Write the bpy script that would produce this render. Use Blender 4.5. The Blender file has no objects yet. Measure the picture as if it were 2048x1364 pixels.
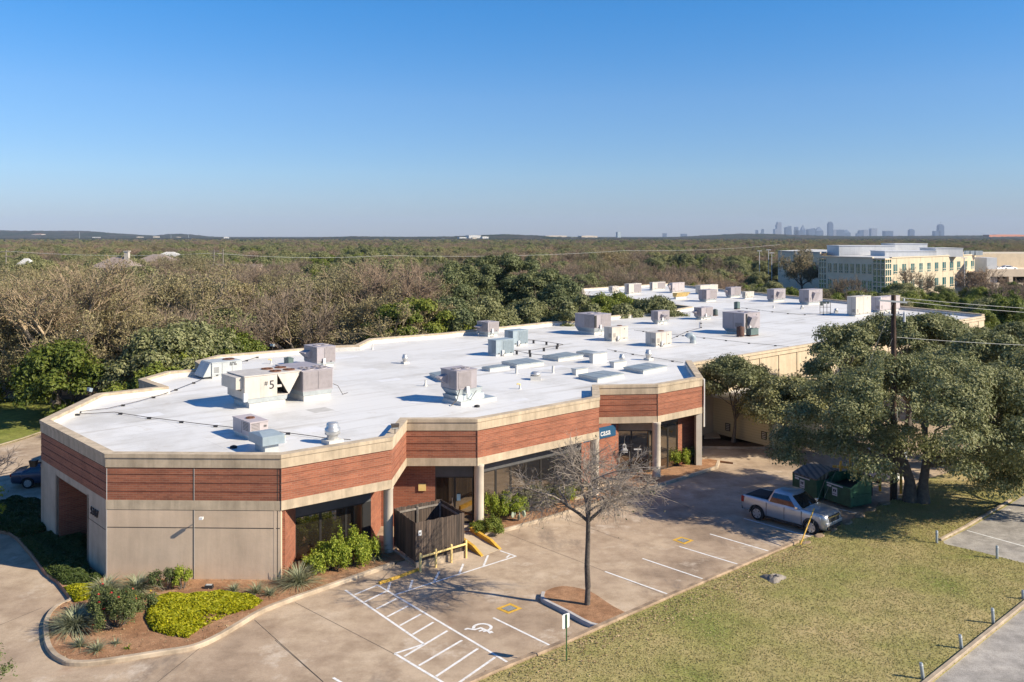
import bpy, bmesh, math, random
import numpy as np
from mathutils import Vector, Matrix, noise

S = bpy.context.scene
C = S.collection
R = math.radians
random.seed(7)
rng = np.random.default_rng(7)

# ------------------------------------------------------------------ camera
CAM_H, F_PX, HOR = 15.5, 1740.0, 472.0
cd = bpy.data.cameras.new("camera")
cam = bpy.data.objects.new("camera", cd)
C.objects.link(cam)
cam.location = (0, 0, CAM_H)
cam.rotation_euler = (R(90), 0, 0)
cd.sensor_width = 36.0
cd.lens = F_PX / 2048 * 36.0
cd.shift_y = -(682 - HOR) / 2048
cd.clip_start = 0.5
cd.clip_end = 60000
S.camera = cam

# ------------------------------------------------------------------ light
SUN_EL, SUN_AZ = R(33), R(109.5)          # azimuth clockwise from +Y
world = bpy.data.worlds.new("World")
S.world = world
world.use_nodes = True
wn, wl = world.node_tree.nodes, world.node_tree.links
sky = wn.new("ShaderNodeTexSky")
sky.sky_type = 'NISHITA'
sky.sun_disc = False
sky.sun_elevation = SUN_EL
sky.sun_rotation = SUN_AZ
sky.altitude = 200
sky.air_density = 1.0
sky.dust_density = 0.1
sky.ozone_density = 5.0
bg = wn["Background"]
hs = wn.new("ShaderNodeHueSaturation")
hs.inputs["Saturation"].default_value = 1.2
wl.new(sky.outputs[0], hs.inputs["Color"])
tn = wn.new("ShaderNodeMix")
tn.data_type, tn.blend_type = 'RGBA', 'MULTIPLY'
tn.inputs[0].default_value = 1.0
# deeper blue overhead and a greyer, dimmer band at the horizon than the clear-air model gives
tc = wn.new("ShaderNodeTexCoord")
sx = wn.new("ShaderNodeSeparateXYZ")
wl.new(tc.outputs["Generated"], sx.inputs[0])
cr = wn.new("ShaderNodeValToRGB")
els = cr.color_ramp.elements
for p_, c_ in ((0.0155, (0.455, 0.475, 0.655)), (0.07, (0.68, 0.68, 0.775)), (0.155, (0.815, 0.815, 0.885)), (0.25, (0.57, 0.87, 0.995))):
    e_ = els.new(p_)
    e_.color = (*c_, 1)
els[0].color = (0.41, 0.44, 0.63, 1)
els[-1].color = (0.55, 0.80, 0.95, 1)
wl.new(sx.outputs[2], cr.inputs[0])
wl.new(cr.outputs[0], tn.inputs[7])
wl.new(hs.outputs[0], tn.inputs[6])
wl.new(tn.outputs[2], bg.inputs[0])
bg.inputs[1].default_value = 0.0976
sl = bpy.data.lights.new("sun", 'SUN')
sl.energy = 5.0
sl.angle = R(0.5)
sl.color = (1.0, 0.888, 0.70)
sun = bpy.data.objects.new("sun", sl)
C.objects.link(sun)
sdir = Vector((math.sin(SUN_AZ) * math.cos(SUN_EL), math.cos(SUN_AZ) * math.cos(SUN_EL), math.sin(SUN_EL)))
sun.rotation_euler = sdir.to_track_quat('Z', 'Y').to_euler()
sun.location = (40, -20, 60)
S.view_settings.view_transform = 'Standard'
S.view_settings.look = 'None'
S.view_settings.exposure = 0.72
S.view_settings.gamma = 1.0
S.cycles.max_bounces = 6
S.cycles.transparent_max_bounces = 8

# ------------------------------------------------------------------ measuring helpers
SL = 0.025                                # the lot falls gently away from the camera

def gz(x, y):
    return -SL * (min(max(y, 15.0), 60.0) - 40.0)

def G(px, py, off=0.0):
    """point of the sloping lot (raised by off) seen at a photo position"""
    k = (py - HOR) / F_PX
    Y = (CAM_H - off - 40 * SL) / (k - SL)
    if Y > 60 or Y < 0:
        Y = (CAM_H + 0.5 - off) / k
    X = (px - 1024) / F_PX * Y
    return Vector((X, Y, gz(X, Y) + off))

def Z(px, py, z):
    """point at height z seen at a photo position"""
    Y = (CAM_H - z) * F_PX / (py - HOR)
    return Vector(((px - 1024) / F_PX * Y, Y, z))

def D(px, Y):
    return (px - 1024) / F_PX * Y

def hgt(py, Y):
    return CAM_H - (py - HOR) * Y / F_PX

# ------------------------------------------------------------------ materials
MATS = {}

def new_mat(name):
    m = bpy.data.materials.new(name)
    m.use_nodes = True
    return m, m.node_tree.nodes, m.node_tree.links, m.node_tree.nodes["Principled BSDF"]

def rgb(c):
    return (c[0], c[1], c[2], 1.0)

def noise_node(n, l, vec, scale, detail=4.0, rough=0.6):
    t = n.new("ShaderNodeTexNoise")
    t.inputs["Scale"].default_value = scale
    t.inputs["Detail"].default_value = detail
    t.inputs["Roughness"].default_value = rough
    l.new(vec, t.inputs["Vector"])
    return t.outputs["Fac"]

def ramp(n, l, fac, stops):
    r = n.new("ShaderNodeValToRGB")
    els = r.color_ramp.elements
    while len(els) < len(stops):
        els.new(0.5)
    for e, (p, c) in zip(els, stops):
        e.position = p
        e.color = rgb(c) if len(c) == 3 else c
    l.new(fac, r.inputs[0])
    return r.outputs[0]

def mixc(n, l, fac, a, b, mode='MIX'):
    m = n.new("ShaderNodeMix")
    m.data_type = 'RGBA'
    m.blend_type = mode
    ins = [m.inputs[0], m.inputs[6], m.inputs[7]]
    for s, v in zip(ins, (fac, a, b)):
        if hasattr(v, "links") or isinstance(v, bpy.types.NodeSocket):
            l.new(v, s)
        elif isinstance(v, (int, float)):
            s.default_value = v
        else:
            s.default_value = rgb(v)
    return m.outputs[2]

def bump(n, l, fac, strength, dist, bsdf):
    b = n.new("ShaderNodeBump")
    b.inputs["Strength"].default_value = strength
    b.inputs["Distance"].default_value = dist
    l.new(fac, b.inputs["Height"])
    l.new(b.outputs[0], bsdf.inputs["Normal"])

def coords(n, kind="Object"):
    return n.new("ShaderNodeTexCoord").outputs[kind]

def scaled(n, l, vec, s):
    m = n.new("ShaderNodeMapping")
    m.inputs["Scale"].default_value = s
    l.new(vec, m.inputs["Vector"])
    return m.outputs[0]

def plain(name, c, rough=0.6, metal=0.0, vary=0.12, scale=2.0, bmp=0.0, streak=0.0, c2=None, spec=None):
    """a surface of one colour with wear of its own"""
    if name in MATS:
        return MATS[name]
    m, n, l, b = new_mat(name)
    v = coords(n)
    f1 = noise_node(n, l, v, scale, 6, 0.65)
    dk = c2 if c2 else tuple(x * (1 - 2.2 * vary) for x in c)
    col = ramp(n, l, f1, [(0.32, dk), (0.62, c), (0.8, tuple(min(1, x * (1 + vary)) for x in c))])
    if streak:
        f2 = noise_node(n, l, scaled(n, l, v, (1.7, 1.7, 0.16)), 1.1, 6, 0.7)
        s = ramp(n, l, f2, [(0.42, (1, 1, 1)), (0.7, (1 - streak,) * 3)])
        col = mixc(n, l, 1.0, col, s, 'MULTIPLY')
    l.new(col, b.inputs["Base Color"])
    b.inputs["Roughness"].default_value = rough
    b.inputs["Metallic"].default_value = metal
    if spec is not None:
        b.inputs["Specular IOR Level"].default_value = spec
    if bmp:
        bump(n, l, noise_node(n, l, v, scale * 12, 3), bmp, 0.02, b)
    MATS[name] = m
    return m

def brick_mat():
    m, n, l, b = new_mat("brick")
    uv = coords(n, "UV")
    t = n.new("ShaderNodeTexBrick")
    l.new(uv, t.inputs["Vector"])
    t.inputs["Color1"].default_value = (0.33, 0.108, 0.056, 1)
    t.inputs["Color2"].default_value = (0.225, 0.07, 0.04, 1)
    t.inputs["Mortar"].default_value = (0.30, 0.175, 0.115, 1)
    t.inputs["Scale"].default_value = 1.0
    t.inputs["Mortar Size"].default_value = 0.009
    t.inputs["Bias"].default_value = -0.15
    t.inputs["Brick Width"].default_value = 0.30
    t.inputs["Row Height"].default_value = 0.092
    f = noise_node(n, l, uv, 0.7, 5)
    s = ramp(n, l, f, [(0.3, (0.78,) * 3), (0.65, (1.08,) * 3)])
    col = mixc(n, l, 1.0, t.outputs["Color"], s, 'MULTIPLY')
    f2 = noise_node(n, l, scaled(n, l, uv, (0.35, 6.0, 1)), 1.0, 3)
    col = mixc(n, l, 1.0, col, ramp(n, l, f2, [(0.4, (1.06,) * 3), (0.62, (0.87, 0.86, 0.85))]), 'MULTIPLY')
    l.new(col, b.inputs["Base Color"])
    b.inputs["Roughness"].default_value = 0.85
    bump(n, l, t.outputs["Fac"], -0.5, 0.008, b)
    return m

def roof_mat():
    m, n, l, b = new_mat("white roof membrane")
    v = coords(n)
    rot = n.new("ShaderNodeMapping")
    rot.inputs["Rotation"].default_value = (0, 0, R(-41))
    l.new(v, rot.inputs["Vector"])
    t = n.new("ShaderNodeTexBrick")
    l.new(rot.outputs[0], t.inputs["Vector"])
    t.inputs["Color1"].default_value = (0.685, 0.672, 0.65, 1)
    t.inputs["Color2"].default_value = (0.645, 0.633, 0.612, 1)
    t.inputs["Mortar"].default_value = (0.53, 0.52, 0.505, 1)
    t.inputs["Scale"].default_value = 1.0
    t.inputs["Mortar Size"].default_value = 0.025
    t.inputs["Mortar Smooth"].default_value = 0.6
    t.inputs["Brick Width"].default_value = 17.0
    t.inputs["Row Height"].default_value = 3.1
    f = noise_node(n, l, v, 0.16, 7, 0.7)
    col = mixc(n, l, 1.0, t.outputs["Color"], ramp(n, l, f, [(0.36, (0.80, 0.785, 0.755)), (0.52, (1, 1, 1))]), 'MULTIPLY')
    f2 = noise_node(n, l, scaled(n, l, rot.outputs[0], (0.12, 1.4, 1)), 1.0, 5, 0.6)
    col = mixc(n, l, 1.0, col, ramp(n, l, f2, [(0.54, (1, 1, 1)), (0.72, (0.77, 0.74, 0.70))]), 'MULTIPLY')
    f3 = noise_node(n, l, v, 0.55, 6, 0.7)
    col = mixc(n, l, 1.0, col, ramp(n, l, f3, [(0.62, (1, 1, 1)), (0.75, (0.72, 0.65, 0.56))]), 'MULTIPLY')
    l.new(col, b.inputs["Base Color"])
    b.inputs["Roughness"].default_value = 0.55
    bump(n, l, noise_node(n, l, v, 0.8, 4), 0.15, 0.05, b)
    return m

def pavement_mat():
    m, n, l, b = new_mat("stained concrete paving")
    v = coords(n)
    base = ramp(n, l, noise_node(n, l, v, 0.16, 8, 0.62),
                [(0.30, (0.22, 0.16, 0.11)), (0.44, (0.37, 0.277, 0.195)), (0.56, (0.45, 0.347, 0.245)), (0.70, (0.53, 0.43, 0.325))])
    f2 = noise_node(n, l, v, 0.9, 6, 0.7)
    col = mixc(n, l, 1.0, base, ramp(n, l, f2, [(0.34, (0.74, 0.71, 0.68)), (0.55, (1, 1, 1)), (0.72, (1.1, 1.1, 1.1))]), 'MULTIPLY')
    f4 = noise_node(n, l, scaled(n, l, v, (0.5, 0.18, 1)), 0.7, 5, 0.7)
    col = mixc(n, l, ramp(n, l, f4, [(0.57, (0, 0, 0)), (0.70, (0.8,) * 3)]), col, (0.15, 0.115, 0.09))
    f5 = noise_node(n, l, v, 0.42, 7, 0.75)
    col = mixc(n, l, ramp(n, l, f5, [(0.56, (0, 0, 0)), (0.68, (0.75,) * 3)]), col, (0.56, 0.47, 0.375))
    f6 = noise_node(n, l, v, 0.27, 4, 0.6)
    col = mixc(n, l, ramp(n, l, f6, [(0.66, (0, 0, 0)), (0.78, (0.7,) * 3)]), col, (0.22, 0.10, 0.05))
    f3 = noise_node(n, l, v, 22, 3, 0.6)
    col = mixc(n, l, 1.0, col, ramp(n, l, f3, [(0.3, (0.86,) * 3), (0.7, (1.1,) * 3)]), 'MULTIPLY')
    l.new(col, b.inputs["Base Color"])
    b.inputs["Roughness"].default_value = 0.88
    bump(n, l, f3, 0.25, 0.01, b)
    return m

def ground_mat(name, stops, s1, s2, s3, bm=0.4, speck=None, soft=0.0):
    m, n, l, b = new_mat(name)
    v = coords(n)
    base = ramp(n, l, noise_node(n, l, v, s1, 7, 0.65), stops)
    col = mixc(n, l, 1.0, base, ramp(n, l, noise_node(n, l, v, s2, 5, 0.7), [(0.3, (0.68 + .18 * soft,) * 3), (0.7, (1.25 - .1 * soft,) * 3)]), 'MULTIPLY')
    f3 = noise_node(n, l, v, s3, 3, 0.7)
    col = mixc(n, l, 1.0, col, ramp(n, l, f3, [(0.3, (0.7 + .2 * soft,) * 3), (0.7, (1.25 - .15 * soft,) * 3)]), 'MULTIPLY')
    if speck:
        f4 = noise_node(n, l, v, 9, 2, 0.5)
        col = mixc(n, l, ramp(n, l, f4, [(0.70, (0, 0, 0)), (0.76, (0.8,) * 3)]), col, speck)
    l.new(col, b.inputs["Base Color"])
    b.inputs["Roughness"].default_value = 0.95
    b.inputs["Specular IOR Level"].default_value = 0.2
    bump(n, l, f3, bm, 0.05, b)
    return m

def leaf_mat(name, c1, c2, trans=0.22, rnd=0.35, rough=0.55):
    """leaves: every leaf its own tint, every plant its own cast"""
    m, n, l, b = new_mat(name)
    a = n.new("ShaderNodeAttribute")
    a.attribute_name = "tint"
    col = mixc(n, l, a.outputs["Fac"], c1, c2)
    oi = n.new("ShaderNodeObjectInfo")
    rr = ramp(n, l, oi.outputs["Random"], [(0.0, (1 - rnd, 1 - rnd * 0.9, 1 - rnd)), (0.5, (1, 1, 1)), (1.0, (1 + rnd * 0.9, 1 + rnd * 0.6, 1 + rnd * 0.4))])
    col = mixc(n, l, 1.0, col, rr, 'MULTIPLY')
    l.new(col, b.inputs["Base Color"])
    b.inputs["Roughness"].default_value = rough
    b.inputs["Specular IOR Level"].default_value = 0.3
    tr = n.new("ShaderNodeBsdfTranslucent")
    l.new(col, tr.inputs[0])
    mx = n.new("ShaderNodeMixShader")
    mx.inputs[0].default_value = trans
    l.new(b.outputs[0], mx.inputs[1])
    l.new(tr.outputs[0], mx.inputs[2])
    l.new(mx.outputs[0], n["Material Output"].inputs[0])
    return m

def glass_mat(name, refl=0.32, tint=(0.75, 0.66, 0.55), base=(0.02, 0.017, 0.014)):
    m, n, l, b = new_mat(name)
    b.inputs["Base Color"].default_value = rgb(base)
    b.inputs["Roughness"].default_value = 0.08
    g = n.new("ShaderNodeBsdfGlossy")
    g.inputs["Roughness"].default_value = 0.02
    g.inputs["Color"].default_value = rgb(tint)
    v = coords(n)
    bp = n.new("ShaderNodeBump")
    bp.inputs["Strength"].default_value = 0.03
    bp.inputs["Distance"].default_value = 0.05
    l.new(noise_node(n, l, v, 0.8, 1), bp.inputs["Height"])
    l.new(bp.outputs[0], g.inputs["Normal"])
    mx = n.new("ShaderNodeMixShader")
    mx.inputs[0].default_value = refl
    l.new(b.outputs[0], mx.inputs[1])
    l.new(g.outputs[0], mx.inputs[2])
    l.new(mx.outputs[0], n["Material Output"].inputs[0])
    return m

def ribbed_mat(name, c, pitch=0.055, dark=0.45):
    m, n, l, b = new_mat(name)
    uv = coords(n, "UV")
    w = n.new("ShaderNodeTexWave")
    w.bands_direction = 'X'
    w.inputs["Scale"].default_value = 0.314 / pitch
    w.inputs["Distortion"].default_value = 0.0
    l.new(uv, w.inputs["Vector"])
    col = ramp(n, l, w.outputs["Fac"], [(0.15, tuple(x * dark for x in c)), (0.6, c)])
    f = noise_node(n, l, coords(n), 3.0, 4)
    col = mixc(n, l, 1.0, col, ramp(n, l, f, [(0.35, (0.85,) * 3), (0.6, (1,) * 3)]), 'MULTIPLY')
    l.new(col, b.inputs["Base Color"])
    b.inputs["Roughness"].default_value = 0.55
    bump(n, l, w.outputs["Fac"], 0.6, 0.02, b)
    return m

M = {}
M['concrete'] = plain("precast concrete", (0.50, 0.41, 0.315), 0.9, vary=0.10, scale=0.9, bmp=0.2, streak=0.24)
M['cap'] = plain("weathered concrete cap", (0.54, 0.435, 0.31), 0.9, vary=0.12, scale=1.3, bmp=0.2, streak=0.34)
M['panel'] = plain("grey precast panel", (0.63, 0.485, 0.35), 0.9, vary=0.08, scale=0.55, bmp=0.2, streak=0.14)
M['beige'] = plain("beige painted wall", (0.60, 0.49, 0.35), 0.85, vary=0.08, scale=0.7, streak=0.2)
M['column'] = plain("cast concrete column", (0.60, 0.53, 0.44), 0.85, vary=0.07, scale=1.2, bmp=0.1)
M['joint'] = plain("dark joint", (0.05, 0.042, 0.036), 0.9, vary=0.1)
M['brick'] = brick_mat()
M['roof'] = roof_mat()
M['pave'] = pavement_mat()
M['glass'] = glass_mat("bronze window glass")
M['frame'] = plain("dark bronze frame", (0.035, 0.032, 0.030), 0.45, metal=0.3)
M['header'] = plain("dark grey header", (0.085, 0.085, 0.088), 0.6)
M['soffit'] = plain("soffit", (0.33, 0.28, 0.22), 0.9)
M['curb'] = plain("kerb concrete", (0.47, 0.38, 0.28), 0.9, vary=0.15, scale=1.0, bmp=0.25, c2=(0.24, 0.185, 0.13))
M['lotkerb'] = plain('dirty brown kerb', (0.38, 0.275, 0.185), 0.95, vary=0.2, scale=1.6, bmp=0.5, c2=(0.15, 0.105, 0.07))
M['white_paint'] = plain("white line paint", (0.78, 0.78, 0.78), 0.7, vary=0.05, scale=6, c2=(0.58, 0.56, 0.53))
M['yellow'] = plain("yellow paint", (0.68, 0.40, 0.05), 0.6, vary=0.14, scale=4)
M['pale_yellow'] = plain("sun bleached yellow paint", (0.80, 0.58, 0.22), 0.55, vary=0.08, scale=3)
M['soil'] = ground_mat("bare soil", [(0.3, (0.23, 0.115, 0.06)), (0.5, (0.36, 0.20, 0.11)), (0.7, (0.43, 0.26, 0.155))], 0.5, 3.0, 26, 0.8, (0.16, 0.085, 0.05))
M['lawn'] = ground_mat("winter lawn", [(0.32, (0.195, 0.215, 0.055)), (0.43, (0.27, 0.25, 0.085)), (0.55, (0.345, 0.285, 0.125)), (0.68, (0.41, 0.315, 0.16))], 0.22, 1.1, 13, 0.35, (0.36, 0.27, 0.14), 1.0)
M['grass_back'] = ground_mat("green turf", [(0.3, (0.14, 0.165, 0.03)), (0.6, (0.22, 0.23, 0.055))], 0.4, 2.0, 12, 0.6)
M['floor'] = ground_mat("woodland floor", [(0.3, (0.07, 0.065, 0.03)), (0.5, (0.13, 0.105, 0.06)), (0.7, (0.2, 0.16, 0.1))], 0.03, 0.2, 2.0, 0.5)
M['asphalt'] = ground_mat("grey asphalt", [(0.3, (0.22, 0.20, 0.18)), (0.5, (0.34, 0.315, 0.285)), (0.7, (0.42, 0.385, 0.34))], 0.4, 1.5, 30, 0.3)
M['oak'] = leaf_mat("live oak leaves", (0.11, 0.13, 0.042), (0.35, 0.345, 0.17), rnd=0.2, trans=.28)
M['oak_dark'] = leaf_mat("dark live oak leaves", (0.062, 0.085, 0.03), (0.205, 0.225, 0.10), rnd=0.18)
M['juniper'] = leaf_mat("juniper foliage", (0.082, 0.122, 0.014), (0.23, 0.255, 0.044), rnd=0.3)
M['tan_leaf'] = leaf_mat("dry tan leaves", (0.165, 0.145, 0.068), (0.345, 0.30, 0.16), rnd=0.25)
M['bush'] = leaf_mat("bright shrub leaves", (0.14, 0.215, 0.016), (0.42, 0.45, 0.06), rnd=0.15, trans=0.3)
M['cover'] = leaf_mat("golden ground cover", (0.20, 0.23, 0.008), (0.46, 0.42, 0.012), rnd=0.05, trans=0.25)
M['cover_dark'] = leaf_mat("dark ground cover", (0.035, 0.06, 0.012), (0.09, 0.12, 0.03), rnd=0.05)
M['strap'] = leaf_mat("grey green strap leaves", (0.17, 0.19, 0.10), (0.38, 0.39, 0.26), rnd=0.12)
M['rose_leaf'] = leaf_mat("rose leaves", (0.055, 0.085, 0.02), (0.16, 0.18, 0.07), rnd=0.1)
M['dry_leaf'] = leaf_mat("dusty shrub leaves", (0.10, 0.11, 0.05), (0.24, 0.23, 0.13), rnd=0.15)
M['flower'] = plain("red petals", (0.62, 0.03, 0.035), 0.6)
M['yflower'] = plain("yellow petals", (0.75, 0.52, 0.03), 0.6)
M['bark'] = plain("grey bark", (0.155, 0.13, 0.108), 0.95, vary=0.2, scale=6, bmp=0.8)
M['twig'] = leaf_mat("bare twigs", (0.172, 0.130, 0.096), (0.285, 0.22, 0.162), trans=0.0, rnd=0.3, rough=0.9)
M['twig_grey'] = leaf_mat("grey twigs", (0.19, 0.16, 0.135), (0.35, 0.30, 0.25), trans=0.0, rnd=0.05, rough=0.9)
M['twig_tan'] = leaf_mat("pale tan twigs", (0.225, 0.18, 0.118), (0.37, 0.30, 0.205), trans=0.0, rnd=0.28, rough=0.9)
M['mauve'] = plain("mauve grey sheet metal", (0.345, 0.31, 0.325), 0.5, vary=0.06, scale=1.5, streak=0.1)
M['mauve_rib'] = ribbed_mat("ribbed coil guard", (0.35, 0.31, 0.315), 0.075, 0.55)
M['pink'] = plain("faded pink grey metal", (0.47, 0.41, 0.41), 0.5, vary=0.06, scale=2, streak=0.1)
M['cream'] = plain("cream sheet metal", (0.55, 0.50, 0.44), 0.5, vary=0.06, scale=1.5, streak=0.16)
M['greymetal'] = plain("pale grey sheet metal", (0.45, 0.47, 0.47), 0.45, vary=0.06, scale=1.5, streak=0.1)
M['bluegrey'] = plain("blue grey sheet metal", (0.30, 0.36, 0.40), 0.45, vary=0.07, scale=2, streak=0.1)
M['bluerib'] = ribbed_mat("blue grey louvre", (0.27, 0.33, 0.37), 0.06, 0.5)
M['galv'] = plain("galvanised metal", (0.46, 0.50, 0.51), 0.4, metal=0.45, vary=0.1, scale=3)
M['galv_dark'] = plain("dull skylight panel", (0.25, 0.275, 0.28), 0.35, metal=0.0, vary=0.1, scale=1.5)
M['whitecurb'] = plain("white membrane curb", (0.62, 0.60, 0.56), 0.6, vary=0.07, scale=2, streak=0.18)
M['rust'] = plain("rusty fan", (0.20, 0.085, 0.05), 0.8, vary=0.25, scale=8)
M['black'] = plain("black void", (0.012, 0.012, 0.013), 0.7)
M['darkgreen'] = plain("dark green condenser", (0.07, 0.095, 0.085), 0.6, vary=0.15)
M['greenbox'] = ribbed_mat("green condenser grille", (0.13, 0.19, 0.18), 0.08, 0.5)
M['brownbox'] = plain("brown rusted drum", (0.11, 0.055, 0.04), 0.8, vary=0.2)
M['yellowed'] = plain("yellowed filter hood", (0.62, 0.44, 0.16), 0.7, vary=0.15)
M['steel'] = plain("spun aluminium", (0.60, 0.59, 0.57), 0.35, metal=0.6, vary=0.06)
M['cable'] = plain("dark conduit", (0.09, 0.075, 0.065), 0.7)
M['ink'] = plain("black marker", (0.03, 0.03, 0.035), 0.8)
M['white'] = plain("white enamel", (0.66, 0.66, 0.66), 0.5, vary=0.05)
M['wood'] = None
M['pole'] = plain("creosoted pole", (0.085, 0.05, 0.035), 0.9, vary=0.25, scale=3, bmp=0.4, streak=0.3)
M['rock'] = plain("brown stone", (0.36, 0.255, 0.165), 0.95, vary=0.22, scale=3, bmp=0.8)
M['dump'] = plain("green painted steel", (0.045, 0.15, 0.08), 0.5, vary=0.2, scale=2.5, streak=0.25)
M['lid'] = ribbed_mat("weathered ribbed lid", (0.22, 0.185, 0.14), 0.30, 0.4)
M['sign_blue'] = plain("navy sign", (0.012, 0.075, 0.16), 0.5, vary=0.05)
M['post_green'] = plain("green post", (0.05, 0.14, 0.04), 0.6)
M['wire'] = plain("aluminium wire", (0.55, 0.55, 0.53), 0.5)
M['guy'] = plain("weathered guy strand", (0.22, 0.22, 0.21), 0.6)
M['bark_dark'] = plain("dark fissured bark", (0.125, 0.105, 0.09), 0.95, vary=0.25, scale=9, bmp=0.9)
M['cream_siding'] = None

def fence_mat():
    m, n, l, b = new_mat("weathered boards")
    uv = coords(n, "UV")
    t = n.new("ShaderNodeTexBrick")
    l.new(uv, t.inputs["Vector"])
    t.offset = 0.0
    t.inputs["Color1"].default_value = (0.115, 0.082, 0.062, 1)
    t.inputs["Color2"].default_value = (0.045, 0.034, 0.028, 1)
    t.inputs["Mortar"].default_value = (0.008, 0.007, 0.006, 1)
    t.inputs["Scale"].default_value = 1.0
    t.inputs["Mortar Size"].default_value = 0.008
    t.inputs["Brick Width"].default_value = 0.14
    t.inputs["Row Height"].default_value = 9.0
    f = noise_node(n, l, scaled(n, l, uv, (14, 0.9, 1)), 1.0, 5)
    col = mixc(n, l, 1.0, t.outputs["Color"], ramp(n, l, f, [(0.3, (0.55,) * 3), (0.6, (1.15,) * 3), (0.78, (2.2, 2.0, 1.8))]), 'MULTIPLY')
    l.new(col, b.inputs["Base Color"])
    b.inputs["Roughness"].default_value = 0.9
    bump(n, l, t.outputs["Fac"], -0.6, 0.02, b)
    return m
M['wood'] = fence_mat()

def siding_mat():
    m, n, l, b = new_mat("cream lap siding")
    uv = coords(n, "UV")
    w = n.new("ShaderNodeTexWave")
    w.wave_profile = 'SAW'
    w.bands_direction = 'Y'
    w.inputs["Scale"].default_value = 0.314 / 0.2
    l.new(uv, w.inputs["Vector"])
    col = ramp(n, l, w.outputs["Fac"], [(0.0, (0.30, 0.24, 0.14)), (0.12, (0.52, 0.44, 0.28)), (1.0, (0.56, 0.475, 0.31))])
    l.new(col, b.inputs["Base Color"])
    b.inputs["Roughness"].default_value = 0.7
    bump(n, l, w.outputs["Fac"], 0.5, 0.02, b)
    return m
M['cream_siding'] = siding_mat()

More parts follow.
